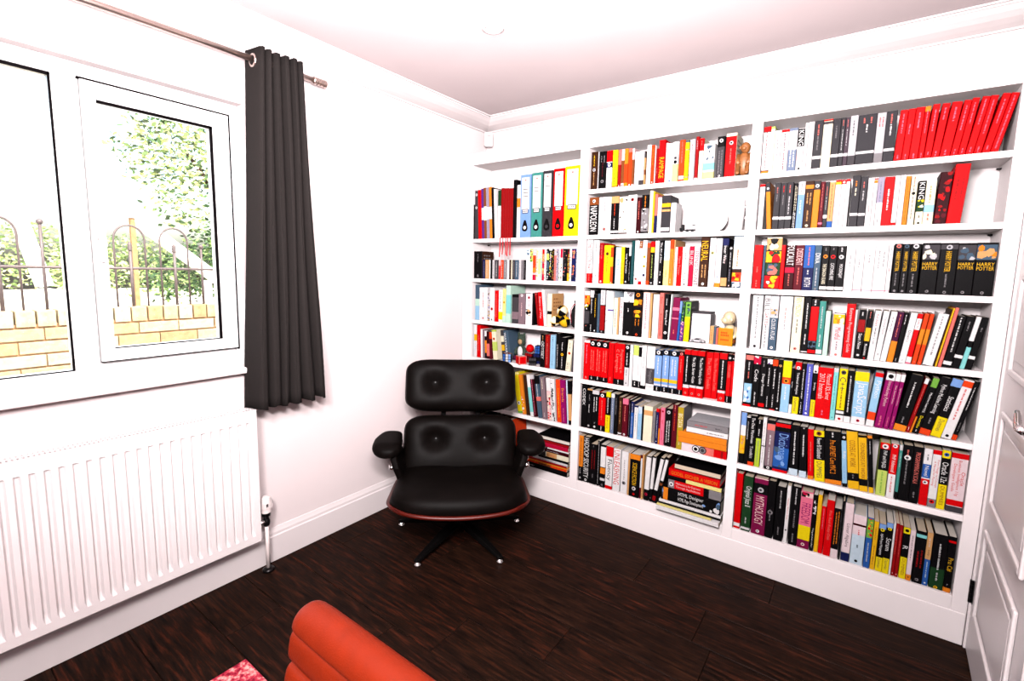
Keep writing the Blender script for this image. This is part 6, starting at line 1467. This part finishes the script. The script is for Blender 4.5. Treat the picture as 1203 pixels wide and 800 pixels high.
# ------------------------------------------------------------------ radiator
rad = root('radiator', (.07, -2.27, .18), 'white ribbed panel radiator on the wall under the window', 'radiator')
o_ = Vector(rad.location)
RY0, RY1, RZ_, RT = -2.87, -1.676, .178, .778
PITCH = .0352
m = MB()
ys = []
y = RY0
N = int((RY1-RY0)/PITCH)
prof = []
yy = RY1 - .022
cols = [(RY1, 0)]
k = 0
while yy > RY0 + .03:
    for dy, d in ((0, 0), (.006, .0095), (.0105, .0105), (.015, .0095), (.021, 0), (.028, 0)):
        cols.append((yy-dy, d))
    yy -= PITCH
cols.append((RY0, 0))
rowsz = [(RZ_, 0), (RZ_+.032, 0), (RZ_+.050, .75), (RZ_+.062, 1), (RT-.058, 1), (RT-.050, .8), (RT-.044, 0), (RT-.012, 0), (RT, -.25)]
vs = []
for z, a in rowsz:
    for y, d in cols:
        vs.append(Vector((.098 - d*max(a, 0) - (.006 if a < 0 else 0), y, z)) - o_)
nc = len(cols)
m.add(vs, [(j*nc+i, j*nc+i+1, (j+1)*nc+i+1, (j+1)*nc+i) for j in range(len(rowsz)-1) for i in range(nc-1)], RADM)
o = m.build('front_panel', rad, smooth=False)
md = o.modifiers.new('thick', 'SOLIDIFY'); md.thickness = .0015; md.offset = -1
box_obj('back_panel', tuple(Vector((.030, RY0, RZ_))-o_), tuple(Vector((.044, RY1, RT-.01))-o_), RADM, rad)
for y in (RY0-.003, RY1):
    box_obj('side_cover', tuple(Vector((.028, y, RZ_+.01))-o_), tuple(Vector((.0985, y+.003, RT+.006))-o_), RADM, rad, bevel=.001)
m = MB()
n = 96
m.box(tuple(Vector((.028, RY0, RT+.003))-o_), tuple(Vector((.034, RY1, RT+.006))-o_), RADM)
m.box(tuple(Vector((.088, RY0, RT-.004))-o_), tuple(Vector((.0985, RY1, RT+.006))-o_), RADM)
m.box(tuple(Vector((.059, RY0, RT+.003))-o_), tuple(Vector((.064, RY1, RT+.006))-o_), RADM)
for i in range(n+1):
    y = RY0 + (RY1-RY0)*i/n
    m.box(tuple(Vector((.032, y-.0035, RT+.003))-o_), tuple(Vector((.090, y+.0035, RT+.0058))-o_), RADM)
m.build('top_grille', rad)
m = MB()
for z in (RZ_+.045, RT-.06):
    m.box(tuple(Vector((.046, RY0+.02, z-.012))-o_), tuple(Vector((.086, RY1-.02, z+.012))-o_), RADM)
for i in range(1, 40):
    y = RY0 + (RY1-RY0)*i/40
    m.box(tuple(Vector((.045, y-.002, RZ_+.06))-o_), tuple(Vector((.082, y+.002, RT-.08))-o_), RADM)
m.build('convector_fins', rad, kind='stuff')
for y in (-2.6, -1.9):
    m = MB(); m.box(tuple(Vector((0, y-.015, .30))-o_), tuple(Vector((.030, y+.015, .66))-o_), RADM); m.build('hanging_bracket', rad)
vy = -1.634
vl = root('radiator_valve', (.066, vy, .004), 'white thermostatic valve with chrome body beside the radiator', 'valve')
m = MB(); m.lathe([(.0225, .283), (.0225, .300), (.0245, .304), (.0245, .330), (.020, .352), (.012, .358), (0, .359)], M('valve_cap', (250, 236, 234), .4, .4, noise=.02, gain=2.8), n=20); cp_ = m.build('valve_cap', vl, smooth=False, bevel=.001)
m = MB()
for i in range(14):
    t = 2*math.pi*i/14
    m.box((.0225, -.0016, .303), (.0262, .0016, .331), M('valve_cap', (250, 236, 234)), Matrix.Rotation(t, 4, 'Z'))
m.build('grip_ridges', cp_, kind='stuff')
m = MB()
for zz in (.316,):
    for k in (-.004, .001):
        m.box((.0245, k-.006, zz), (.0268, k-.003, zz+.014), C('dkgrey'))
m.build('valve_mark', cp_)
m = MB(); m.lathe([(.010, .215), (.015, .222), (.016, .245), (.0125, .25), (.0125, .262), (.019, .266), (.019, .280), (.021, .283)], DARKM, n=16); m.build('valve_body', vl, smooth=True)
m = MB(); m.tube([(0, -.044, .238), (0, -.02, .238), (0, 0, .238)], [.009, .012, .010], CHROME, 12); m.build('valve_tail', vl, smooth=True)
m = MB(); m.tube([(0, 0, 0), (0, 0, .216)], .0085, M('pipe_cover', (250, 235, 232), .35, .4, noise=.02, gain=2.8), 14); m.build('pipe', vl, smooth=True)
m = MB(); m.lathe([(.026, -.004), (.026, .004), (.018, .010), (.010, .012)], DARKM, n=18); m.build('pipe_collar', vl, smooth=True)

# ------------------------------------------------------------------ alarm sensor, downlight
sn = root('alarm_sensor', (.058, -.052, 2.285), 'small white alarm sensor high in the corner under the coving', 'sensor', rz=R(45))
PLW = M('white_plastic', (250, 240, 240), .35, .4, noise=.01, gain=2.8)
m = MB(); m.box((-.030, -.020, -.046), (.030, .020, .046), PLW); m.build('sensor_body', sn, bevel=.012, seg=4)
m = MB(); m.ball((0, -.016, -.016), (.024, .016, .024), PLW, 14, 8); m.build('lens', sn, smooth=True)
m = MB(); m.box((-.012, -.0215, .020), (.012, -.0196, .024), C('grey')); m.build('marking', sn)
m = MB(); m.box((-.018, .018, -.03), (.018, .052, .03), PLW); m.build('bracket', sn)
dl = root('downlight', (.864, -1.019, 2.4), 'small round white downlight set in the ceiling', 'ceiling light')
m = MB(); m.lathe([(.030, -.001), (.045, -.001), (.046, -.004), (.034, -.008), (.031, -.004)], PLW, n=28); m.build('trim_ring', dl, smooth=True)
m = MB(); m.lathe([(.031, -.0035), (.018, -.006), (0, -.0065)], M('lamp_lens', (255, 250, 245), .3, .3, noise=.01, emit=1.2), n=24); m.build('lens', dl, smooth=True)

# ------------------------------------------------------------------ things on the shelves
def sphere_patch(c, r, cols, n=16, v=12):
    """ball sewn from alternating wedges"""
    m = MB()
    for j in range(v):
        for k in range(n):
            pts = []
            for (jj, kk) in ((j, k), (j, k+1), (j+1, k+1), (j+1, k)):
                ph = math.pi*(jj/v-.5); t = 2*math.pi*kk/n
                p = Vector((r*math.cos(ph)*math.cos(t), r*math.cos(ph)*math.sin(t), r*.94*math.sin(ph)))
                pts.append(p)
            a = (k*4//n + (0 if j < v/2 else 1)) % 2
            m.add(pts, [(0,1,2,3)], C(cols[a]))
    return m
G = 'juggling balls on the third shelf of the left bay'
for i, (x, y, z, lb, cs, rx) in enumerate((
        (.707, -.192, 1.0805+.036, 'black and gold juggling ball, leftmost at the bottom of the heap', ('black', 'cream'), .4),
        (.777, -.195, 1.0805+.036, 'black and gold juggling ball, right one at the bottom of the heap', ('gold', 'black'), 1.3),
        (.742, -.168, 1.0805+.0945, 'black and gold juggling ball perched on top of the heap', ('cream', 'black'), 2.2))):
    m = sphere_patch((0,0,0), .0345, cs)
    o = m.build('juggling_ball', smooth=True); o.location = (x, y, z); o.rotation_euler = (rx, .5*i, rx*1.7)
    tag(o, lb, 'ball', G)
    t = MB()
    for k in range(2):
        pts = [(.0352*math.cos(a*.3142), .0352*math.sin(a*.3142), 0) if k == 0 else (.0352*math.cos(a*.3142), 0, .0335*math.sin(a*.3142)) for a in range(21)]
        t.tube(pts, .0016, C('gold'), 6, cap=False)
    t.build('seam_cord', o, smooth=True)
bagM = M('black_cloth_bag', (12, 10, 12), .8, .15, noise=.2, nscale=40, bump=.4, bscale=300)
rt = root('cloth_bag', (.824, -.132, 1.0805), 'black drawstring bag standing behind the juggling balls', 'bag')
m = MB(); n = 18
pf = [(.030, 0), (.046, .012), (.047, .06), (.043, .10), (.030, .128), (.020, .138), (.030, .158), (.022, .160)]
vs = []
for r, z in pf:
    for k in range(n):
        t = 2*math.pi*k/n
        rr = r*(1 + .10*math.sin(3*t+z*40) + .05*math.sin(7*t))
        vs.append((rr*math.cos(t)*.78, rr*math.sin(t)*.62, z))
m.add(vs, [(i*n+k, i*n+(k+1)%n, (i+1)*n+(k+1)%n, (i+1)*n+k) for i in range(len(pf)-1) for k in range(n)] + [tuple(range(n))[::-1], tuple((len(pf)-1)*n+k for k in range(n))], bagM)
m.build('bag_body', rt, smooth=True)
m = MB(); m.tube([(.021*math.cos(a*.5236), .019*math.sin(a*.5236), .138) for a in range(13)], .0025, C('crimson'), 6); m.tube([(-.015, -.018, .138), (-.024, -.034, .11), (-.022, -.040, .07), (-.016, -.040, .03)], .002, C('crimson'), 6); m.build('drawstring', rt, smooth=True)

# puzzle cubes and toys, left bay fourth shelf
G = 'puzzle cubes on the fourth shelf of the left bay'
def puzzle_cube(loc, s, rz, cols, label, n=3, body='black'):
    rt = root('puzzle_cube', loc, label, 'puzzle cube', G, rz)
    m = MB(); m.box((-s/2, -s/2, 0), (s/2, s/2, s), C(body)); m.build('cube_body', rt, bevel=.0015)
    d = s/n; g = d*.09
    faces = (('front_stickers', cols[0], lambda a, b: (a, -s/2-.0004, b)), ('side_stickers', cols[1], lambda a, b: (s/2+.0004, a, b)), ('side_stickers', cols[2], lambda a, b: (-s/2-.0004, a, b)))
    for nm, cc, f in faces:
        m = MB()
        for i in range(n):
            for j in range(n):
                a0, a1, b0, b1 = -s/2+d*i+g, -s/2+d*(i+1)-g, d*j+g, d*(j+1)-g
                m.add([f(a0, b0), f(a1, b0), f(a1, b1), f(a0, b1)], [(0,1,2,3)], C(cc[(i*2+j*3) % len(cc)]))
        m.build(nm, rt)
    m = MB()
    for i in range(n):
        for j in range(n):
            a0, a1, b0, b1 = -s/2+d*i+g, -s/2+d*(i+1)-g, -s/2+d*j+g, -s/2+d*(j+1)-g
            m.add([(a0, b0, s+.0004), (a1, b0, s+.0004), (a1, b1, s+.0004), (a0, b1, s+.0004)], [(0,1,2,3)], C(cols[3][(i+2*j) % len(cols[3])]))
    m.build('top_stickers', rt)
    return rt
zs = .8284
puzzle_cube((.376, -.216, zs), .054, R(25), (['blue', 'skyblue', 'palegrey'], ['black', 'white', 'black'], ['blue'], ['black', 'white', 'redorange']), 'blue and white puzzle cube at the front left of the toys')
puzzle_cube((.484, -.218, zs), .052, R(-30), (['red'], ['red'], ['lightblue'], ['white', 'palepink']), 'puzzle cube with plain red and light blue faces at the front', n=1, body='palered')
puzzle_cube((.499, -.125, zs), .060, R(-8), (['darkred', 'maroon'], ['dkmaroon'], ['redorange'], ['palepink', 'white']), 'dark red puzzle cube behind the red and light blue one', n=3)
puzzle_cube((.563, -.125, zs), .062, R(10), (['dkblue', 'black'], ['black'], ['dkblue', 'blue'], ['blue', 'dkblue']), 'dark blue puzzle cube at the back, beneath a second blue one')
puzzle_cube((.560, -.122, zs+.0628), .050, R(14), (['blue', 'dkblue', 'blue'], ['dkblue'], ['blue'], ['dkblue', 'blue']), 'small blue puzzle cube stacked on the dark blue one')
puzzle_cube((.560, -.205, zs), .046, R(35), (['dkgrey', 'black'], ['black'], ['black', 'dkmauve'], ['charcoal', 'black']), 'small black puzzle cube beside the tall dark books')
o = MB(); o.ball((0, 0, 0), .027, C('red'), 18, 12); o = o.build('red_ball', smooth=True); o.location = (.489, -.128, zs+.0608+.0268)
tag(o, 'plain red ball on top of the dark red puzzle cube', 'ball')
# soft toy, a generic grey-green figure sitting behind the cubes
FUR = M('grey_green_plush', (70, 84, 72), .95, .05, noise=.35, nscale=120, bump=.5, bscale=400)
TANP = M('tan_plush', (196, 160, 120), .9, .05, noise=.2, nscale=100)
rt = root('soft_toy', (.421, -.128, zs+.003), 'grey green soft toy with a white front sitting behind the puzzle cubes', 'soft toy')
rt.scale = (.72, .72, 1.05)
m = MB(); m.ball((0, 0, .048), (.045, .038, .050), FUR, 16, 10); m.build('body', rt, smooth=True)
m = MB(); m.ball((.006, -.028, .055), (.027, .016, .034), C('white'), 14, 8); m.build('shirt_front', rt, smooth=True)
m = MB(); m.ball((0, -.002, .126), (.040, .036, .040), FUR, 16, 10); m.build('head', rt, smooth=True)
m = MB(); m.ball((.006, -.030, .118), (.022, .014, .018), TANP, 12, 8); m.build('muzzle', rt, smooth=True)
for s in (-1, 1):
    m = MB(); m.ball((s*.030, .0, .160), (.013, .008, .016), FUR, 10, 6); m.build('ear', rt, smooth=True)
    m = MB(); m.ball((s*.014+.004, -.0345, .135), (.004, .003, .004), C('black'), 8, 6); m.build('eye', rt, smooth=True)
    m = MB(); m.tube([(s*.036, 0, .075), (s*.052, -.018, .055), (s*.044, -.034, .038)], [.013, .012, .010], FUR, 10); m.build('arm', rt, smooth=True)
    m = MB(); m.tube([(s*.024, -.015, .018), (s*.036, -.045, .016), (s*.040, -.062, .020)], [.016, .014, .013], C('dkpurple'), 10); m.build('leg', rt, smooth=True)

# middle bay, top shelf: carved brown figure
CARV = M('carved_wood', (176, 108, 54), .5, .3, noise=.3, nscale=40, stretch=(1, 1, 4))
rt = root('carved_figure', (1.694, -.190, 1.8650), 'brown carved wooden crouching figure at the right end of the top shelf', 'figurine')
m = MB(); m.ball((0, .002, .055), (.030, .026, .054), CARV, 14, 10); m.build('body', rt, smooth=True)
m = MB(); m.ball((.004, -.008, .124), (.021, .022, .025), CARV, 14, 10); m.ball((.002, -.028, .118), (.010, .009, .008), CARV, 10, 6); m.build('head', rt, smooth=True)
for s in (-1, 1):
    m = MB(); m.tube([(s*.024, -.002, .094), (s*.026, -.016, .066), (s*.018, -.030, .050)], [.011, .010, .008], CARV, 8); m.build('arm', rt, smooth=True)
    m = MB(); m.tube([(s*.016, -.004, .026), (s*.022, -.026, .042), (s*.020, -.030, .012), (s*.018, -.040, .006)], [.014, .012, .009, .007], CARV, 8); m.build('leg', rt, smooth=True)
    m = MB(); m.ball((s*.020, -.004, .128), (.005, .004, .008), CARV, 8, 6); m.build('ear', rt, smooth=True)

# middle bay, second shelf
CHN = M('white_china', (250, 246, 246), .15, .5, noise=.01, gain=2.8)
rt = root('toy_truck', (1.462, -.205, 1.6144), 'tiny black and white toy truck in front of the round white plate', 'toy truck', rz=R(12))
m = MB(); m.box((-.036, -.010, .008), (.036, .010, .012), C('black')); m.build('chassis', rt)
m = MB(); m.box((-.030, -.010, .012), (-.014, .010, .038), C('black')); m.box((-.038, -.009, .012), (-.030, .009, .022), C('black')); m.build('cab', rt, bevel=.002)
m = MB(); m.tube([(-.010, 0, .023), (.034, 0, .023)], .011, C('palegrey'), 14); m.build('tank', rt, smooth=False)
m = MB(); m.box((.020, -.004, .032), (.034, .004, .037), C('dkgrey')); m.build('rear_hatch', rt)
for x in (-.028, -.002, .022):
    for s in (-1, 1):
        m = MB(); m.tube([(x, s*.009-.002, .0066), (x, s*.009+.002, .0066)], .0066, C('black'), 12); m.build('wheel', rt)
rt = root('plate', (1.560, -.115, 1.6144), 'round white plate standing upright against the back of the shelf', 'plate')
m = MB(); Mr = Matrix.Translation((0, .012, .064)) @ Matrix.Rotation(R(78), 4, 'X')
m.lathe([(.0, .000), (.036, .000), (.042, .003), (.062, .009), (.064, .011), (.061, .012), (.041, .006), (.0, .004)], CHN, n=36, M4=Mr); m.build('plate_disc', rt, smooth=True)
m = MB(); m.tube([(-.02, -.016, .002), (-.02, .045, .002), (-.02, .045, .05)], .002, CHN, 6); m.tube([(.02, -.016, .002), (.02, .045, .002), (.02, .045, .05)], .002, CHN, 6); m.tube([(-.02, .045, .05), (.02, .045, .05)], .002, CHN, 6); m.build('stand', rt)
rt = root('vase', (1.674, -.150, 1.6144), 'tall white china vase at the right end of the second shelf', 'vase')
m = MB(); m.lathe([(.022, 0), (.026, .004), (.029, .06), (.032, .110), (.030, .135), (.033, .148), (.030, .148), (.027, .135), (.024, .02), (0, .015)], CHN, n=28); m.build('vase_body', rt, smooth=True)
m = MB(); m.tube([(.030, 0, .115), (.044, 0, .11), (.046, 0, .08), (.032, 0, .06)], .004, CHN, 8); m.build('handle', rt, smooth=True)

# middle bay, fourth shelf
G = 'ornaments on the fourth shelf of the middle bay'
rt = root('white_box', (1.548, -.150, 1.0734), 'tall white box with a dark lid behind the toy car', 'box', G)
m = MB(); m.box((-.046, -.040, 0), (.046, .040, .142), C('white')); m.build('box_body', rt, bevel=.001)
m = MB(); m.box((.0462, -.0395, .001), (.0467, .0395, .140), C('grey')); m.build('side_panel', rt)
m = MB(); m.box((-.047, -.041, .142), (.047, .041, .152), C('dkgrey')); m.build('lid', rt, bevel=.001)
rt = root('toy_car', (1.545, -.213, 1.0734), 'small silver toy car in front of the white box', 'toy car', G)
m = MB()
sp = [(-.034, .004), (-.036, .010), (-.030, .014), (-.016, .015), (-.008, .022), (.010, .022), (.020, .015), (.033, .013), (.036, .008), (.034, .004)]
m.prism(sp, -.013, .013, C('silver'), axis='y'); m.build('car_body', rt, bevel=.001)
m = MB(); m.prism([(-.014, .0155), (-.007, .0212), (.009, .0212), (.017, .0155)], -.0134, .0134, C('black'), axis='y'); m.build('car_window', rt)
for x in (-.021, .021):
    for s in (-1, 1):
        m = MB(); m.tube([(x, s*.0115-.003, .006), (x, s*.0115+.003, .006)], .006, C('black'), 14); m.tube([(x, s*.0115-.0034, .006), (x, s*.0115+.0034, .006)], .003, C('silver'), 10); m.build('wheel', rt)
for i, (c, x, w, h, lb) in enumerate((('tan', 1.602, .017, .088, 'tiny tan book left of the tiny slate one, beside the white box'), ('slate', 1.6195, .011, .086, 'tiny slate blue book between tiny tan and red ones'), ('palered', 1.631, .008, .080, 'tiny salmon red book touching the seated figurine'))):
    o = make_book('paperback', c, w, h, .06, parse('s:brown:.2-.8'), rnd)
    o.matrix_world = Matrix.Translation((x+w/2, -.215, 1.0735)); tag(o, lb, 'paperback', 'tiny books on the fourth shelf of the middle bay')
o = make_book('hardback', 'gold', .010, .084, .064, [], rnd)
o.matrix_world = Matrix.Translation((1.646, -.222, 1.0738)) @ Matrix.Rotation(R(-8), 4, 'Z') @ Matrix(((0, 1, 0, 0), (-1, 0, 0, 0), (0, 0, 1, 0), (0, 0, 0, 1))) @ Matrix.Translation((.005, 0, 0))
m = MB(); m.box((.0052, .002, .001), (.0056, .063, .083), C('orange'))
for zc, L in ((.062, .036), (.050, .046), (.028, .040)):
    for k in range(int(L/.008)):
        m.box((.0055, .012+.008*k, zc-.004), (.0059, .0175+.008*k, zc+.004), C('redorange'))
m.build('front_cover', o)
o.name = 'open_book'
tag(o, 'small orange book with red lettering held up by the cream figurine', 'hardback')
IVO = M('cream_resin', (246, 222, 180), .45, .4, noise=.12, nscale=20)
rt = root('reading_figurine', (1.680, -.165, 1.0744), 'cream bald seated figurine holding up the orange book', 'figurine')
m = MB(); m.ball((.0, .010, .048), (.033, .030, .048), IVO, 16, 10); m.build('body', rt, smooth=True)
m = MB(); m.ball((-.004, 0, .128), (.030, .036, .034), IVO, 18, 12); m.ball((-.018, -.012, .116), (.020, .022, .020), IVO, 14, 8); m.ball((-.036, -.018, .119), (.006, .006, .006), IVO, 8, 6); m.build('head', rt, smooth=True)
m = MB(); m.ball((.012, -.033, .122), (.007, .005, .011), IVO, 10, 6); m.build('ear', rt, smooth=True)
m = MB(); m.ball((-.030, -.022, .127), (.003, .003, .002), C('brown'), 8, 5); m.build('eye', rt, smooth=True)
m = MB(); m.tube([(.028, 0, .080), (.034, -.030, .045), (.020, -.046, .035)], [.012, .011, .008], IVO, 10); m.build('arm', rt, smooth=True)
m = MB(); m.tube([(.016, -.004, .016), (.026, -.040, .020), (.020, -.058, .014)], [.015, .013, .012], C('brown'), 10); m.build('leg', rt, smooth=True)

# ------------------------------------------------------------------ outside
GRD = M('pale_concrete', (226, 214, 196), .9, .1, noise=.08, nscale=4, gain=1.3)
box_obj('ground', (-40, -30, -.45), (-WT, 40, -.30), GRD, kind='structure')
gw = root('garden_wall', (-2.26, -1.6, -.30), 'low yellow brick garden wall with a brick on edge coping outside the window', 'wall')
MORT = M('mortar', (176, 136, 100), .9, .1, noise=.15, gain=1.3)
BR = [M('brick_%d' % i, c, .85, .15, noise=.22, nscale=30, bump=.4, bscale=120, gain=2.8) for i, c in enumerate(((232, 204, 156), (238, 214, 170), (224, 190, 140), (240, 220, 184), (218, 178, 132)))]
o_ = Vector(gw.location)
m = MB(); m.box((-.100, -2.2, 0), (.040, 2.3, 1.295), MORT); m.build('core', gw)
ch_ = .0885; z = 1.085 - .118
meshes = {}
def brick(nm, a, b):
    key = (round(b[0]-a[0], 3), round(b[1]-a[1], 3), round(b[2]-a[2], 3), random.randrange(5))
    if key not in meshes:
        m = MB(); m.box((0, 0, 0), (b[0]-a[0], b[1]-a[1], b[2]-a[2]), BR[key[3]])
        o = m.build(nm, gw, bevel=.004); meshes[key] = o
        o.location = Vector(a)-o_
        return
    o = meshes[key].copy(); COL.objects.link(o); o.location = Vector(a)-o_ + Vector((random.uniform(-.003, .003), 0, 0))
y = -3.4
while y < .6:
    brick('coping_brick', (-2.36, y, z+.012), (-2.195, y+.092, z+.118)); y += .102
for r_ in range(7):
    zz = z - ch_*(r_+1) + .011
    y = -3.5 + (.13 if r_ % 2 else 0)
    while y < .5:
        brick('brick', (-2.24, y, zz), (-2.200+.0, y+.254, zz+ch_-.012)); y += .260
IRON = M('painted_iron', (138, 118, 120), .5, .4, noise=.15)
rl = root('railing', (-2.28, -1.6, 1.086), 'bow topped iron railing fixed along the brick garden wall', 'railing')
o_ = Vector(rl.location)
RX = -2.28
m = MB(); m.tube([Vector((RX, -3.4, 1.372))-o_, Vector((RX, .5, 1.372))-o_], .010, IRON, 8); m.build('rail', rl, smooth=True)
cents = [-3.22, -2.82, -2.06-.38+.38, -1.425, -1.0+.0]
cents = [-3.22, -2.93, -2.42, -2.115, -1.425, -1.138, -.64, -.35, .1]
for c in cents:
    hw = .095
    pts = [Vector((RX, c-hw, 1.080))] + [Vector((RX, c - hw*math.cos(a), 1.585 + hw*1.12*math.sin(a))) for a in [math.pi*k/12 for k in range(13)]] + [Vector((RX, c+hw, 1.080))]
    m = MB(); m.tube([p-o_ for p in pts], .0068, IRON, 8); m.build('bow_bar', rl, smooth=True)
    m = MB(); m.tube([Vector((RX, c, 1.080))-o_, Vector((RX, c, 1.53))-o_], .011, IRON, 8)
    m.lathe([(.011, 0), (.017, .010), (.011, .018), (.018, .030), (.012, .038), (.016, .048), (.003, .07)], IRON, c=tuple(Vector((RX, c, 1.50))-o_), n=12); m.build('centre_bar', rl, smooth=True)
for c, zt in ((-1.905, 1.66), (-1.775, 1.40), (-1.62, 1.40), (-.945, 1.545), (-2.27, 1.55), (-.80, 1.545)):
    m = MB(); m.tube([Vector((RX, c, 1.080))-o_, Vector((RX, c, zt))-o_], .009, IRON, 8); m.ball(tuple(Vector((RX, c, zt+.012))-o_), .019, IRON, 10, 6); m.build('ball_post', rl, smooth=True)

# play slide
SLD = M('pale_plastic', (240, 240, 236), .4, .4, noise=.05, gain=1.5)
sl = root('garden_slide', (-5.0, -.3, -.30), 'white sloping slide on an orange wooden post beyond the railing', 'slide')
o_ = Vector(sl.location)
def chute(a, b, w, name, par):
    a = Vector(a); b = Vector(b); d = (b-a).normalized(); s = Vector((1, 0, 0)); up = s.cross(d).normalized()
    if up.z < 0: up = -up
    m = MB()
    prof = [(-w/2, .06), (-w/2-.03, .06), (-w/2-.03, -.05), (w/2+.03, -.05), (w/2+.03, .06), (w/2, .06), (w/2, -.02), (-w/2, -.02)]
    vs = []
    for p in (a, b):
        for u, v in prof: vs.append(p + s*u + up*v - o_)
    n = len(prof)
    m.add(vs, [(i, (i+1) % n, n+(i+1) % n, n+i) for i in range(n)] + [tuple(range(n))[::-1], tuple(range(n, 2*n))], SLD)
    return m.build(name, par)
chute((-5.0, -.70, 2.02), (-5.0, .30, 1.20), .16, 'chute', sl)
m = MB(); m.box(tuple(Vector((-5.35, -1.00, 1.94))-o_), tuple(Vector((-4.75, -.66, 2.02))-o_), SLD); m.build('platform', sl)
m = MB(); m.box(tuple(Vector((-5.35, -1.00, 2.02))-o_), tuple(Vector((-5.30, -.66, 2.75))-o_), SLD); m.build('tower_panel', sl)
m = MB(); m.box(tuple(Vector((-4.82, -.715, -.30))-o_), tuple(Vector((-4.77, -.668, 1.96))-o_), M('orange_timber', (236, 186, 128), .7, .2, noise=.25, nscale=20)); m.build('post', sl)
m = MB(); m.box(tuple(Vector((-5.3, .22, -.30))-o_), tuple(Vector((-5.22, .30, 1.2))-o_), SLD); m.build('post', sl)
s2 = root('garden_beam', (-5.0, -1.55, -.30), 'second white sloping beam seen through the left pane', 'slide')
o_ = Vector(s2.location)
chute((-5.0, -1.72, 2.35), (-5.0, -1.46, 1.15), .22, 'beam', s2)
m = MB(); m.box(tuple(Vector((-5.1, -1.50, -.30))-o_), tuple(Vector((-4.9, -1.40, 1.12))-o_), SLD); m.build('beam_foot', s2)

# trees and hedge: leaves scattered over rounded clumps
def leafm(nm, c): 
    return M(nm, c, .6, .2, noise=.3, nscale=3, gain=1.3)
BARK = M('bark', (96, 80, 66), .9, .1, noise=.3, nscale=20, bump=.6, bscale=40)
def tree(name, base, label, cat, clumps, cols, n, size, trunk=True, group=None):
    rt = root(name, base, label, cat, group)
    rg = random.Random(sum(map(ord, label)))
    m = MB()
    tot = sum(r[0]*r[2] for _, r in clumps)
    vs = []
    for (c, r) in clumps:
        k = int(n*r[0]*r[2]/tot)
        for i in range(k):
            t = rg.random()*6.2832; ph = math.asin(rg.uniform(-.75, 1)); rr = rg.uniform(.62, 1.06)
            p = Vector((c[0] + r[0]*rr*math.cos(ph)*math.cos(t), c[1] + r[1]*rr*math.cos(ph)*math.sin(t), c[2] + r[2]*rr*math.sin(ph)))
            L = size*rg.uniform(.6, 1.3); W = L*.5
            a = Vector((rg.uniform(-1, 1), rg.uniform(-1, 1), rg.uniform(-.6, .4))).normalized()
            b = a.cross(Vector((rg.uniform(-1, 1), rg.uniform(-1, 1), rg.uniform(-1, 1)))).normalized()
            m.add([p, p+a*L*.5+b*W*.5, p+a*L, p+a*L*.5-b*W*.5], [(0, 1, 2, 3)], cols[rg.randrange(len(cols))])
    m.build('foliage', rt, kind='stuff')
    if trunk:
        m = MB(); zt = clumps[0][0][2]
        m.tube([(0, 0, 0), (.06, .03, zt*.5), (0, .05, zt)], [.20, .15, .09], BARK, 10)
        for c, r in clumps[1:4]:
            m.tube([(.03, .03, zt*.6), (c[0]*.6, c[1]*.6, (zt*.6+c[2])/2), (c[0], c[1], c[2])], [.09, .06, .03], BARK, 7)
        m.build('trunk', rt, smooth=True)
LG = [leafm('leaf_bright', (216, 224, 176)), leafm('leaf_lime', (190, 206, 134)), leafm('leaf_mid', (116, 144, 86))]
DG = [leafm('leaf_dark', (62, 90, 56)), leafm('leaf_deep', (34, 58, 30)), leafm('leaf_mid', (116, 144, 86))]
tree('tree', (-9.2, 2.6, -.30), 'tall bright green leafy tree filling the right pane', 'tree', [((0, 0, 4.6), (1.7, 1.9, 1.7)), ((.4, -1.2, 3.9), (1.1, 1.2, .9)), ((.2, 1.3, 3.6), (1.2, 1.3, 1.0)), ((0, .3, 6.0), (1.2, 1.4, 1.0)), ((.5, -.4, 3.0), (1.0, 1.6, .8))], LG + DG[:1], 9500, .13)
tree('shrub', (-8.2, 2.2, -.30), 'dark green shrub at the lower right below the bright tree', 'shrub', [((0, 0, 1.7), (.9, 1.3, 1.0)), ((.2, 1.0, 2.3), (.8, 1.0, .9)), ((.1, -1.0, 1.5), (.7, .9, .6))], DG, 7000, .10)
tree('hedge', (-10.5, -.9, -.30), 'pale green hedge far beyond the railing in the left pane', 'hedge', [((0, 0, 1.7), (.8, 1.6, .75)), ((0, 1.7, 1.6), (.8, 1.3, .7)), ((0, -1.9, 1.6), (.8, 1.5, .7))], LG + DG[2:], 7000, .10, trunk=False)
